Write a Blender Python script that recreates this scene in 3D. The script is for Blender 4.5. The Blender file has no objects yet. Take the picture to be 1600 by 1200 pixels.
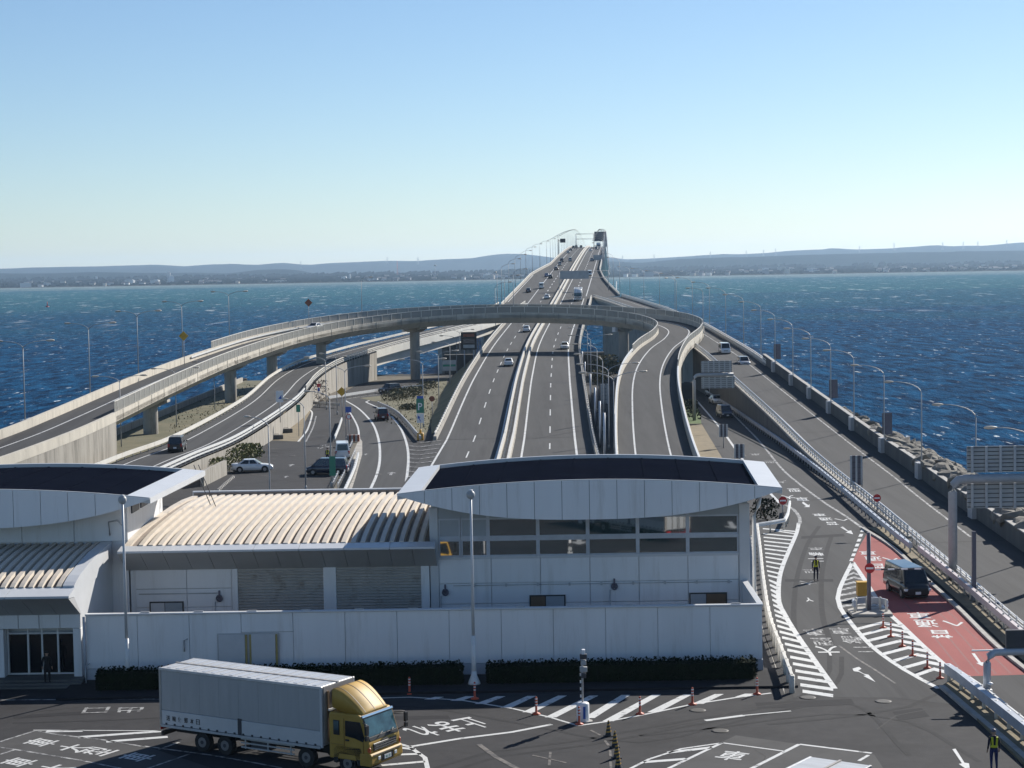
import bpy, bmesh, math, random
from mathutils import Vector, Matrix
R = random.Random(11)
sc = bpy.context.scene
rad = math.radians

# ------------------------------------------------------------------ camera, sky, sun, exposure
FPX, CAMH = 3000.0, 22.0
_p, _r = math.atan(180 / FPX), rad(1.0)
CF = Vector((0, math.cos(_p), -math.sin(_p)))
_u0 = Vector((0, math.sin(_p), math.cos(_p)))
CU = _u0 * math.cos(_r) + Vector((1, 0, 0)) * math.sin(_r)
CR = Vector((1, 0, 0)) * math.cos(_r) - _u0 * math.sin(_r)
CC = Vector((0, 0, CAMH))
cam = bpy.data.objects.new('camera', bpy.data.cameras.new('camera'))
sc.collection.objects.link(cam)
cam.data.sensor_width = 36.0
cam.data.lens = 36.0 * FPX / 1600.0
cam.data.clip_start = 1.0
cam.data.clip_end = 60000.0
cam.matrix_world = Matrix(((CR.x, CU.x, -CF.x, 0), (CR.y, CU.y, -CF.y, 0), (CR.z, CU.z, -CF.z, CAMH), (0, 0, 0, 1)))
sc.camera = cam

SUN_EL, SUN_AZ = rad(29.5), rad(38.0)          # azimuth measured from +Y towards +X
world = bpy.data.worlds.new('World'); sc.world = world; world.use_nodes = True
wn = world.node_tree.nodes; wl = world.node_tree.links
sky = wn.new('ShaderNodeTexSky'); sky.sky_type = 'NISHITA'; sky.sun_disc = False
sky.sun_elevation = SUN_EL; sky.sun_rotation = SUN_AZ
sky.altitude = 0; sky.air_density = 0.90; sky.dust_density = 0.15; sky.ozone_density = 4.6
wn['Background'].inputs[1].default_value = 0.075
wl.new(sky.outputs[0], wn['Background'].inputs[0])
sun = bpy.data.objects.new('sun', bpy.data.lights.new('sun', 'SUN'))
sc.collection.objects.link(sun)
sun.data.energy = 5.0; sun.data.angle = rad(0.5); sun.data.color = (1.0, 0.95, 0.87)
_s = Vector((math.sin(SUN_AZ) * math.cos(SUN_EL), math.cos(SUN_AZ) * math.cos(SUN_EL), math.sin(SUN_EL)))
sun.rotation_euler = _s.to_track_quat('Z', 'Y').to_euler()
sc.view_settings.view_transform = 'Standard'; sc.view_settings.look = 'None'
sc.view_settings.exposure = 0.5; sc.view_settings.gamma = 1.0
sc.view_settings.use_curve_mapping = False
sc.render.engine = 'CYCLES'
sc.cycles.use_denoising = True
sc.cycles.max_bounces = 6; sc.cycles.diffuse_bounces = 2; sc.cycles.glossy_bounces = 3
sc.cycles.transmission_bounces = 4; sc.cycles.volume_bounces = 1; sc.cycles.transparent_max_bounces = 8
sc.cycles.caustics_reflective = False; sc.cycles.caustics_refractive = False

# ------------------------------------------------------------------ surveying helpers (photo direction -> point on a known level)
def _ray(x, y): return CF + CR * ((x - 800) / FPX) + CU * ((600 - y) / FPX)
def P(x, y, z=0.0):
    d = _ray(x, y); return CC + d * ((z - CAMH) / d.z)
def PD(x, y, D):
    d = _ray(x, y); return CC + d * (D / d.y)

# ------------------------------------------------------------------ materials
MATS = {}
def mat(name, col, rough=0.6, var=0.12, scale=1.5, bump=0.0, bscale=20.0, metal=0.0, col2=None, spec=0.5, stretch=(1, 1, 1),
        stain=None, stain_scale=0.4, stain_lo=0.55, stain_hi=0.75, emit=None, coat=0.0):
    m = bpy.data.materials.new(name); m.use_nodes = True
    nt = m.node_tree; n = nt.nodes; l = nt.links; b = n['Principled BSDF']
    b.inputs['Roughness'].default_value = rough; b.inputs['Metallic'].default_value = metal
    b.inputs['Specular IOR Level'].default_value = spec
    if coat: b.inputs['Coat Weight'].default_value = coat; b.inputs['Coat Roughness'].default_value = 0.08
    tc = n.new('ShaderNodeTexCoord'); mp = n.new('ShaderNodeMapping'); mp.inputs['Scale'].default_value = stretch
    l.new(tc.outputs['Object'], mp.inputs[0])
    nz = n.new('ShaderNodeTexNoise'); nz.inputs['Scale'].default_value = scale; nz.inputs['Detail'].default_value = 6; nz.inputs['Roughness'].default_value = 0.65
    l.new(mp.outputs[0], nz.inputs['Vector'])
    c2 = col2 if col2 else tuple(max(0, c * (1 - 2 * var)) for c in col)
    c1 = col if col2 else tuple(min(1, c * (1 + var)) for c in col)
    rp = n.new('ShaderNodeValToRGB'); rp.color_ramp.elements[0].position = 0.3; rp.color_ramp.elements[1].position = 0.7
    rp.color_ramp.elements[0].color = (*c2, 1); rp.color_ramp.elements[1].color = (*c1, 1)
    l.new(nz.outputs['Fac'], rp.inputs[0]); out = rp.outputs[0]
    if stain:
        n2 = n.new('ShaderNodeTexNoise'); n2.inputs['Scale'].default_value = stain_scale; n2.inputs['Detail'].default_value = 8; n2.inputs['Roughness'].default_value = 0.7
        l.new(mp.outputs[0], n2.inputs['Vector'])
        mr = n.new('ShaderNodeMapRange'); mr.inputs[1].default_value = stain_lo; mr.inputs[2].default_value = stain_hi
        l.new(n2.outputs['Fac'], mr.inputs[0])
        mx = n.new('ShaderNodeMix'); mx.data_type = 'RGBA'; mx.inputs[7].default_value = (*stain, 1)
        l.new(mr.outputs[0], mx.inputs[0]); l.new(out, mx.inputs[6]); out = mx.outputs[2]
    l.new(out, b.inputs['Base Color'])
    if bump:
        n3 = n.new('ShaderNodeTexNoise'); n3.inputs['Scale'].default_value = bscale; n3.inputs['Detail'].default_value = 4
        l.new(tc.outputs['Object'], n3.inputs['Vector'])
        bp = n.new('ShaderNodeBump'); bp.inputs['Strength'].default_value = 0.5; bp.inputs['Distance'].default_value = bump
        l.new(n3.outputs['Fac'], bp.inputs['Height']); l.new(bp.outputs[0], b.inputs['Normal'])
    if emit:
        b.inputs['Emission Color'].default_value = (*emit, 1); b.inputs['Emission Strength'].default_value = 1.0
    MATS[name] = m; return m

mat('asphalt', (0.040, 0.039, 0.041), 0.9, col2=(0.024, 0.024, 0.027), scale=0.9, bump=0.015, bscale=18, spec=0.25, stain=(0.018, 0.018, 0.020), stain_scale=0.13, stain_lo=0.50, stain_hi=0.66)
mat('asphalt_lane', (0.059, 0.059, 0.060), 0.9, col2=(0.037, 0.037, 0.039), scale=0.75, bump=0.012, bscale=20, spec=0.25, stretch=(1, 0.035, 1), stain=(0.027, 0.027, 0.030), stain_scale=0.45, stain_lo=0.52, stain_hi=0.70)
mat('asphalt_pale', (0.080, 0.078, 0.077), 0.9, col2=(0.058, 0.057, 0.057), scale=0.5, spec=0.25, stain=(0.045, 0.043, 0.043), stain_scale=0.3)
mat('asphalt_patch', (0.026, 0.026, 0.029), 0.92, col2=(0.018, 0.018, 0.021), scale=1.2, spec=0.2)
mat('tyre_mark', (0.020, 0.020, 0.022), 0.9, col2=(0.034, 0.034, 0.036), scale=2.5, spec=0.2)
mat('red_streak', (0.20, 0.06, 0.055), 0.85, col2=(0.27, 0.078, 0.07), scale=1.5)
mat('manhole', (0.05, 0.045, 0.04), 0.7, var=0.2, scale=8)
mat('bank_ground', (0.17, 0.145, 0.085), 0.95, col2=(0.075, 0.078, 0.035), scale=0.25, bump=0.1, bscale=3)
mat('parapet_concrete', (0.60, 0.55, 0.46), 0.8, col2=(0.48, 0.44, 0.37), scale=0.7, stretch=(1, 1, 0.2), stain=(0.27, 0.24, 0.195), stain_scale=0.8, stain_lo=0.52, stain_hi=0.78)
mat('red_asphalt', (0.36, 0.105, 0.095), 0.88, spec=0.2, col2=(0.28, 0.08, 0.072), scale=0.7, stain=(0.20, 0.075, 0.07), stain_scale=0.5, stain_lo=0.56, stain_hi=0.8, stretch=(1, 0.15, 1))
mat('paint', (0.62, 0.62, 0.60), 0.6, var=0.05, scale=3, stain=(0.10, 0.098, 0.098), stain_scale=1.6, stain_lo=0.56, stain_hi=0.66)
mat('paint_worn', (0.46, 0.46, 0.45), 0.7, var=0.05, scale=3, stain=(0.07, 0.068, 0.068), stain_scale=2.2, stain_lo=0.44, stain_hi=0.56)
mat('paint_old', (0.17, 0.15, 0.13), 0.7, var=0.05, scale=3, stain=(0.05, 0.047, 0.046), stain_scale=2.2, stain_lo=0.42, stain_hi=0.56)
mat('concrete', (0.45, 0.42, 0.37), 0.85, col2=(0.32, 0.30, 0.265), scale=0.6, stretch=(1, 1, 0.2), bump=0.01, bscale=8, stain=(0.17, 0.155, 0.135), stain_scale=0.8, stain_lo=0.50, stain_hi=0.74)
mat('concrete_wall', (0.40, 0.37, 0.32), 0.9, col2=(0.27, 0.25, 0.215), scale=0.9, stretch=(1, 1, 0.10), stain=(0.13, 0.118, 0.10), stain_scale=1.1, stain_lo=0.48, stain_hi=0.70)
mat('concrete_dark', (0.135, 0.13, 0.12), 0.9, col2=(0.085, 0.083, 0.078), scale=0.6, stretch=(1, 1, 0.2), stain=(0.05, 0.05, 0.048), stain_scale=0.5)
mat('kerb', (0.40, 0.38, 0.35), 0.85, var=0.15, scale=1.2)
mat('verge', (0.25, 0.20, 0.125), 0.95, col2=(0.155, 0.125, 0.075), scale=0.8, bump=0.05, bscale=6)
mat('dry_grass', (0.30, 0.235, 0.12), 0.95, col2=(0.15, 0.135, 0.06), scale=0.35, bump=0.12, bscale=3)
mat('green_grass', (0.085, 0.14, 0.03), 0.95, col2=(0.05, 0.09, 0.02), scale=0.8, bump=0.08, bscale=4)
mat('soil', (0.12, 0.10, 0.07), 0.95, var=0.2, scale=0.5, bump=0.05, bscale=4)
mat('white_panel', (0.80, 0.80, 0.80), 0.45, var=0.03, scale=0.5, stain=(0.58, 0.56, 0.53), stain_scale=1.6, stain_lo=0.52, stain_hi=0.85, stretch=(1, 1, 0.10))
mat('white_trim', (0.60, 0.61, 0.62), 0.4, var=0.03, scale=0.7)
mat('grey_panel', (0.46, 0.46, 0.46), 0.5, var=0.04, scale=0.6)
mat('joint', (0.10, 0.105, 0.11), 0.8, var=0.05)
mat('roof_dark', (0.0075, 0.0100, 0.0185), 0.95, col2=(0.0050, 0.0068, 0.0135), scale=0.3, spec=0.0)
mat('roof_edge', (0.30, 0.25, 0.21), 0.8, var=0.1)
mat('roof_valley', (0.30, 0.25, 0.20), 0.8, col2=(0.20, 0.165, 0.13), scale=0.8)  # weathered brown, also darkened to stand in for shade between the ribs
mat('cream_metal', (0.66, 0.585, 0.485), 0.6, col2=(0.58, 0.50, 0.41), scale=0.6, stain=(0.42, 0.35, 0.27), stain_scale=0.5, stain_lo=0.58, stain_hi=0.85)
mat('shutter', (0.44, 0.42, 0.39), 0.55, col2=(0.38, 0.36, 0.33), scale=0.6, stain=(0.22, 0.18, 0.14), stain_scale=0.9, stain_lo=0.54, stain_hi=0.72)
mat('door_panel', (0.58, 0.59, 0.60), 0.45, var=0.03)
mat('ochre_trim', (0.42, 0.33, 0.12), 0.6)
mat('brown_trim', (0.16, 0.10, 0.055), 0.6)
mat('dark_frame', (0.035, 0.032, 0.03), 0.5)
mat('galvanised', (0.48, 0.49, 0.50), 0.5, var=0.08, scale=3, metal=0.25)
mat('white_metal', (0.74, 0.74, 0.72), 0.45, var=0.06, scale=3)
mat('rail_white', (0.74, 0.71, 0.64), 0.5, col2=(0.60, 0.57, 0.51), scale=0.8, stain=(0.38, 0.30, 0.22), stain_scale=0.7, stain_lo=0.6, stain_hi=0.8)
mat('rail_blue', (0.50, 0.53, 0.58), 0.45, var=0.1, scale=0.8, metal=0.2)
mat('rail_pink', (0.60, 0.53, 0.53), 0.5, var=0.08, scale=0.8)
mat('lamp_grey', (0.40, 0.41, 0.42), 0.55, var=0.08, scale=2)
mat('lamp_head', (0.60, 0.52, 0.42), 0.4, var=0.1, scale=3)
mat('sign_grey', (0.42, 0.43, 0.43), 0.5, var=0.08, scale=1)
mat('sign_green', (0.02, 0.22, 0.14), 0.4, var=0.04)
mat('sign_blue', (0.03, 0.11, 0.42), 0.4, var=0.04)
mat('sign_red', (0.50, 0.02, 0.025), 0.4, var=0.06)
mat('sign_yellow', (0.65, 0.36, 0.02), 0.5, var=0.08)
mat('sign_brown', (0.26, 0.07, 0.03), 0.5, var=0.08)
mat('white_flat', (0.80, 0.80, 0.80), 0.5, var=0.02)
mat('black_flat', (0.012, 0.012, 0.014), 0.5, var=0.05)
mat('dark_metal', (0.05, 0.052, 0.06), 0.5, var=0.1)
mat('purple_grey', (0.13, 0.12, 0.15), 0.5, var=0.1)
mat('orange_plastic', (0.70, 0.13, 0.03), 0.5, var=0.1)
mat('orange_red', (0.55, 0.09, 0.035), 0.55, var=0.1)
mat('gold_box', (0.60, 0.33, 0.05), 0.5, var=0.1)
mat('rubber', (0.018, 0.018, 0.019), 0.85, var=0.15)
mat('rim', (0.30, 0.30, 0.31), 0.35, metal=0.7, var=0.05)
mat('chrome', (0.72, 0.72, 0.72), 0.14, metal=1.0, var=0.02)
mat('head_lens', (0.75, 0.77, 0.78), 0.12, var=0.05)
mat('tail_lens', (0.45, 0.01, 0.01), 0.15, var=0.05)
mat('plate', (0.75, 0.76, 0.76), 0.4, var=0.04)
mat('plate_green', (0.03, 0.22, 0.12), 0.4)
mat('car_glass', (0.012, 0.016, 0.020), 0.06, var=0.02, spec=0.8)
mat('screen_glass', (0.05, 0.12, 0.14), 0.05, var=0.3, scale=1.6, spec=0.8)
mat('under', (0.02, 0.02, 0.021), 0.8)
for nm, c in dict(car_white=(0.78, 0.78, 0.77), car_silver=(0.45, 0.46, 0.47), car_black=(0.010, 0.011, 0.013), car_navy=(0.015, 0.02, 0.045), car_red=(0.06, 0.007, 0.012),
                  car_grey=(0.12, 0.125, 0.13), car_blue=(0.12, 0.16, 0.30)).items():
    mat(nm, c, 0.3, var=0.03, coat=0.6)
mat('truck_yellow', (0.50, 0.31, 0.065), 0.55, col2=(0.40, 0.235, 0.042), scale=1.2, coat=0.0, spec=0.35, stain=(0.22, 0.15, 0.05), stain_scale=1.3, stain_lo=0.58, stain_hi=0.9)
mat('truck_dark_yellow', (0.28, 0.16, 0.03), 0.5, var=0.06)
mat('alu_side', (0.44, 0.45, 0.46), 0.42, col2=(0.37, 0.38, 0.39), scale=0.8, stretch=(3, 1, 0.3), metal=0.25, stain=(0.28, 0.27, 0.26), stain_scale=0.6, stain_lo=0.6, stain_hi=0.85)
mat('alu_gate', (0.60, 0.61, 0.62), 0.38, var=0.05, scale=0.8, metal=0.2, stain=(0.40, 0.39, 0.38), stain_scale=0.8, stain_lo=0.58, stain_hi=0.85)
mat('alu_roof', (0.66, 0.66, 0.65), 0.4, col2=(0.50, 0.49, 0.47), scale=1.2, stretch=(2.2, 0.3, 1), metal=0.2)
mat('alu_front', (0.42, 0.38, 0.34), 0.5, var=0.1, scale=1.5)
mat('rock', (0.25, 0.225, 0.19), 0.95, col2=(0.13, 0.12, 0.10), scale=1.2, bump=0.08, bscale=5)
mat('rock_dark', (0.10, 0.095, 0.09), 0.95, col2=(0.05, 0.05, 0.05), scale=1.2, bump=0.08, bscale=5)
mat('leaf_dark', (0.010, 0.020, 0.008), 0.9, col2=(0.006, 0.011, 0.005), scale=3, spec=0.1)
mat('leaf_olive', (0.17, 0.16, 0.035), 0.8, col2=(0.085, 0.095, 0.02), scale=1.5)
mat('leaf_scrub', (0.17, 0.145, 0.07), 0.9, col2=(0.07, 0.075, 0.03), scale=1.0)
mat('leaf_bare', (0.20, 0.15, 0.11), 0.9, var=0.2)
mat('skin', (0.42, 0.26, 0.18), 0.6, var=0.04)
mat('navy_cloth', (0.012, 0.015, 0.035), 0.9, var=0.15, scale=6)
mat('navy_cloth2', (0.018, 0.024, 0.10), 0.9, var=0.15, scale=6)
mat('vest_yellow', (0.62, 0.62, 0.03), 0.7, var=0.08, scale=6)
mat('black_cloth', (0.010, 0.010, 0.011), 0.9)
mat('steel_white', (0.78, 0.76, 0.70), 0.4, col2=(0.68, 0.66, 0.60), scale=0.3)
mat('bridge_steel', (0.42, 0.46, 0.44), 0.5, var=0.06, scale=0.2)
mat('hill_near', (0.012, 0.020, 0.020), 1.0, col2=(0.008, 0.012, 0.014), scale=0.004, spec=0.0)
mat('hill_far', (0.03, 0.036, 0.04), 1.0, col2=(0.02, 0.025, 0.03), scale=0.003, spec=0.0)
mat('shore', (0.05, 0.047, 0.04), 1.0, var=0.2, scale=0.01, spec=0.0)
mat('trees_far', (0.010, 0.014, 0.010), 1.0, var=0.25, scale=0.03, spec=0.0)
mat('house_white', (0.70, 0.69, 0.66), 0.7, var=0.05)
mat('house_cream', (0.46, 0.42, 0.36), 0.7, var=0.08)
mat('house_grey', (0.30, 0.30, 0.31), 0.7, var=0.08)
mat('house_roof', (0.12, 0.10, 0.10), 0.8, var=0.1)
mat('pylon', (0.30, 0.31, 0.33), 0.6)
mat('mast_red', (0.42, 0.09, 0.06), 0.6)
mat('buoy_red', (0.45, 0.03, 0.03), 0.5)
def glass_pane(name, tint):
    m = mat(name, tint, 0.025, var=0.02, spec=1.0)
    m.node_tree.nodes['Principled BSDF'].inputs['IOR'].default_value = 2.4
    return m
glass_pane('window_glass', (0.030, 0.066, 0.070)); mat('door_glass', (0.008, 0.009, 0.011), 0.06, var=0.02, spec=0.7)
mat('window_film', (0.36, 0.40, 0.43), 0.25, var=0.03)

# fence glazing (smoked, see-through)
m = bpy.data.materials.new('fence_panel'); m.use_nodes = True; _n = m.node_tree.nodes; _l = m.node_tree.links
_t = _n.new('ShaderNodeBsdfTransparent'); _t.inputs[0].default_value = (0.80, 0.83, 0.84, 1); _x = _n.new('ShaderNodeMixShader'); _x.inputs[0].default_value = 0.58
_n['Principled BSDF'].inputs['Base Color'].default_value = (0.34, 0.33, 0.30, 1); _n['Principled BSDF'].inputs['Roughness'].default_value = 0.5
_l.new(_t.outputs[0], _x.inputs[1]); _l.new(_n['Principled BSDF'].outputs[0], _x.inputs[2]); _l.new(_x.outputs[0], _n['Material Output'].inputs[0]); MATS['fence_panel'] = m

# ------------------------------------------------------------------ mesh building
class MB:
    def __init__(s): s.v = []; s.f = []; s.sm = []; s.mi = []
    def add(s, vs, fs, smooth=False, mi=0):
        o = len(s.v); s.v += [tuple(v) for v in vs]; s.f += [tuple(i + o for i in f) for f in fs]; s.sm += [smooth] * len(fs); s.mi += [mi] * len(fs); return s
    def box(s, c, sz, rz=0.0, mi=0):
        hx, hy, hz = sz[0] / 2, sz[1] / 2, sz[2] / 2; ca, sa = math.cos(rz), math.sin(rz); vs = []
        for z in (-hz, hz):
            for x, y in ((-hx, -hy), (hx, -hy), (hx, hy), (-hx, hy)): vs.append((c[0] + x * ca - y * sa, c[1] + x * sa + y * ca, c[2] + z))
        return s.add(vs, [(3, 2, 1, 0), (4, 5, 6, 7), (0, 1, 5, 4), (1, 2, 6, 5), (2, 3, 7, 6), (3, 0, 4, 7)], False, mi)
    def bb(s, x0, x1, y0, y1, z0, z1, mi=0): return s.box(((x0 + x1) / 2, (y0 + y1) / 2, (z0 + z1) / 2), (x1 - x0, y1 - y0, z1 - z0), 0, mi)
    def prism(s, pts, z0, z1, mi=0):
        a = sum(pts[i][0] * pts[(i + 1) % len(pts)][1] - pts[(i + 1) % len(pts)][0] * pts[i][1] for i in range(len(pts)))
        if a < 0: pts = pts[::-1]
        n = len(pts); vs = [(p[0], p[1], z0) for p in pts] + [(p[0], p[1], z1) for p in pts]
        return s.add(vs, [tuple(range(n))[::-1], tuple(range(n, 2 * n))] + [(i, (i + 1) % n, n + (i + 1) % n, n + i) for i in range(n)], False, mi)
    def sheet(s, pts, z=None):
        pts = [Vector((p[0], p[1], p[2] if z is None else z)) for p in pts]
        a = sum(pts[i].x * pts[(i + 1) % len(pts)].y - pts[(i + 1) % len(pts)].x * pts[i].y for i in range(len(pts)))
        if a < 0: pts = pts[::-1]
        return s.add(pts, [tuple(range(len(pts)))])
    def extr(s, pts, axis, a, b, mi=0):
        "polygon in the plane across `axis`, extruded from a to b; pts are the two other coordinates in order"
        n = len(pts); mk = {'x': lambda p, t: (t, p[0], p[1]), 'y': lambda p, t: (p[0], t, p[1]), 'z': lambda p, t: (p[0], p[1], t)}[axis]
        return s.add([mk(p, a) for p in pts] + [mk(p, b) for p in pts], [tuple(range(n))[::-1], tuple(range(n, 2 * n))] + [(i, (i + 1) % n, n + (i + 1) % n, n + i) for i in range(n)], False, mi)
    def tube(s, path, r, n=8, r2=None, mi=0):
        path = [Vector(p) for p in path]; k = len(path); vs = []; r2 = r if r2 is None else r2
        for i, p in enumerate(path):
            t = (path[min(i + 1, k - 1)] - path[max(i - 1, 0)]).normalized()
            a = t.orthogonal().normalized() if abs(t.z) < 0.95 else Vector((1, 0, 0)); a = (a - t * a.dot(t)).normalized()
            if abs(t.z) < 0.95: a = Vector((0, 0, 1)) - t * t.z; a.normalize()
            b = t.cross(a); rr = r + (r2 - r) * i / max(1, k - 1)
            for j in range(n): an = 2 * math.pi * j / n; vs.append(p + (a * math.cos(an) + b * math.sin(an)) * rr)
        s.add(vs, [(i * n + j, i * n + (j + 1) % n, (i + 1) * n + (j + 1) % n, (i + 1) * n + j) for i in range(k - 1) for j in range(n)], True, mi)
        o = len(s.v) - k * n
        s.f += [tuple(o + j for j in range(n))[::-1], tuple(o + (k - 1) * n + j for j in range(n))]; s.sm += [False] * 2; s.mi += [mi] * 2; return s
    def lathe(s, prof, c=(0, 0, 0), n=12, mi=0, smooth=True):
        vs = []; k = len(prof)
        for r, z in prof:
            for j in range(n): an = 2 * math.pi * j / n; vs.append((c[0] + r * math.cos(an), c[1] + r * math.sin(an), c[2] + z))
        fs = [(i * n + j, i * n + (j + 1) % n, (i + 1) * n + (j + 1) % n, (i + 1) * n + j) for i in range(k - 1) for j in range(n)]
        s.add(vs, fs, smooth, mi); o = len(s.v) - k * n
        s.f += [tuple(o + j for j in range(n))[::-1], tuple(o + (k - 1) * n + j for j in range(n))]; s.sm += [False] * 2; s.mi += [mi] * 2; return s
    def disc(s, c, r, axis, t, n=20, mi=0):
        "short cylinder centred at c, axis 'x' or 'y', thickness t"
        pts = [(r * math.cos(2 * math.pi * i / n), r * math.sin(2 * math.pi * i / n)) for i in range(n)]
        if axis == 'y': return s.extr([(c[0] + a, c[2] + b) for a, b in pts], 'y', c[1] - t / 2, c[1] + t / 2, mi)
        return s.extr([(c[1] + a, c[2] + b) for a, b in pts], 'x', c[0] - t / 2, c[0] + t / 2, mi)
    def sweep(s, path, prof, closed=True, caps=True, smooth=False, mi=0):
        "profile points (lateral to the right of travel, height) carried along a path"
        path = [Vector(p) for p in path]; k = len(path); n = len(prof); vs = []
        for i, p in enumerate(path):
            t = path[min(i + 1, k - 1)] - path[max(i - 1, 0)]; t.z = 0; t.normalize(); rt = Vector((t.y, -t.x, 0))
            for a, h in prof: vs.append(p + rt * a + Vector((0, 0, h)))
        m_ = n if closed else n - 1
        s.add(vs, [(i * n + j, i * n + (j + 1) % n, (i + 1) * n + (j + 1) % n, (i + 1) * n + j) for i in range(k - 1) for j in range(m_)], smooth, mi)
        if closed and caps:
            o = len(s.v) - k * n; s.f += [tuple(o + j for j in range(n))[::-1], tuple(o + (k - 1) * n + j for j in range(n))]; s.sm += [False] * 2; s.mi += [mi] * 2
        return s
    def loft(s, A, B, smooth=False):
        "strip between two point lists of equal length (A left, B right)"
        n = len(A); return s.add(list(A) + list(B), [(i, n + i, n + i + 1, i + 1) for i in range(n - 1)], smooth)
    def mesh(s, name, mats, bevel=0.0, segs=2, weld=False):
        me = bpy.data.meshes.new(name); me.from_pydata(s.v, [], s.f)
        for p, q, mi in zip(me.polygons, s.sm, s.mi): p.use_smooth = q; p.material_index = mi
        bm = bmesh.new(); bm.from_mesh(me)
        if bevel or weld: bmesh.ops.remove_doubles(bm, verts=bm.verts, dist=1e-4)
        bmesh.ops.recalc_face_normals(bm, faces=bm.faces)
        if bevel:
            r_ = bmesh.ops.bevel(bm, geom=list(bm.edges), offset=bevel, segments=segs, affect='EDGES', profile=0.6, clamp_overlap=True)
        bm.to_mesh(me); bm.free()
        for m_ in (mats if isinstance(mats, (list, tuple)) else [mats]): me.materials.append(MATS[m_])
        return me
    def build(s, name, mats, parent=None, bevel=0.0, segs=2, loc=None, rz=None, weld=False):
        o = bpy.data.objects.new(name, s.mesh(name, mats, bevel, segs, weld)); sc.collection.objects.link(o)
        if parent: o.parent = parent
        if loc is not None: o.location = loc
        if rz is not None: o.rotation_euler = (0, 0, rz)
        return o
def flat(s_pts, name, mt, parent, z=None):
    "a painted or paved sheet, faces up"
    b = MB()
    for pts in s_pts: b.sheet(pts, z)
    me = bpy.data.meshes.new(name); me.from_pydata(b.v, [], b.f); me.materials.append(MATS[mt])
    bm = bmesh.new(); bm.from_mesh(me)
    for f_ in bm.faces:
        if f_.normal.z < 0: f_.normal_flip()
    bmesh.ops.triangulate(bm, faces=[f_ for f_ in bm.faces if len(f_.verts) > 4]); bm.to_mesh(me); bm.free()
    o = bpy.data.objects.new(name, me); sc.collection.objects.link(o)
    if parent: o.parent = parent
    return o
def inst(name, me, parent=None, loc=(0, 0, 0), rz=0.0, scale=None, rot=None):
    o = bpy.data.objects.new(name, me); sc.collection.objects.link(o); o.location = loc; o.rotation_euler = rot if rot else (0, 0, rz)
    if scale: o.scale = scale
    if parent: o.parent = parent
    return o
def empty(name, loc=(0, 0, 0), rz=0.0):
    o = bpy.data.objects.new(name, None); sc.collection.objects.link(o); o.location = loc; o.rotation_euler = (0, 0, rz); o.empty_display_size = 0.3; return o
def tag(o, label=None, cat=None, group=None, kind=None):
    if label: o['label'] = label
    if cat: o['category'] = cat
    if group: o['group'] = group
    if kind: o['kind'] = kind
    return o
def struct(o): o['kind'] = 'structure'; return o
def thing(name, label, cat, loc=(0, 0, 0), rz=0.0, group=None): return tag(empty(name, loc, rz), label, cat, group)
def crom(pts, step=3.0):
    pts = [Vector(p) for p in pts]; out = []
    for i in range(len(pts) - 1):
        p0, p1, p2, p3 = pts[max(i - 1, 0)], pts[i], pts[i + 1], pts[min(i + 2, len(pts) - 1)]
        if i == 0: p0 = p1 * 2 - p2
        if i == len(pts) - 2: p3 = p2 * 2 - p1
        n = max(1, int((p2 - p1).length / step))
        for j in range(n):
            t = j / n; out.append(0.5 * ((2 * p1) + (p2 - p0) * t + (2 * p0 - 5 * p1 + 4 * p2 - p3) * t * t + (3 * p1 - p0 - 3 * p2 + p3) * t ** 3))
    out.append(pts[-1]); return out
def off(path, d, dz=0.0):
    out = []; k = len(path)
    for i, p in enumerate(path):
        t = path[min(i + 1, k - 1)] - path[max(i - 1, 0)]; t.z = 0; t.normalize(); dd = d(i) if callable(d) else d
        out.append(p + Vector((t.y, -t.x, 0)) * dd + Vector((0, 0, dz)))
    return out
def along(path, spacing, start=0.0):
    "points and headings at equal distances along a path"
    out = []; acc = -start; 
    for i in range(len(path) - 1):
        a, b = path[i], path[i + 1]; L = (b - a).length; t = 0.0
        while acc + (L - t) >= spacing if acc >= 0 else acc + (L - t) >= 0:
            need = spacing - acc if acc >= 0 else -acc
            t += need; q = a.lerp(b, t / L) if L else a; d = b - a; out.append((q.copy(), math.atan2(d.y, d.x))); acc = 0.0
        acc += L - t
    return out
def lerp_tab(tab, x):
    if x <= tab[0][0]: return tab[0][1]
    for (a, u), (b, v) in zip(tab, tab[1:]):
        if x <= b: return u + (v - u) * (x - a) / (b - a)
    return tab[-1][1]
ORD = ['first', 'second', 'third', 'fourth', 'fifth', 'sixth', 'seventh', 'eighth', 'ninth', 'tenth', 'eleventh', 'twelfth', 'thirteenth', 'fourteenth', 'fifteenth', 'sixteenth', 'seventeenth', 'eighteenth', 'nineteenth', 'twentieth']
_TXT = {}
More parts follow.
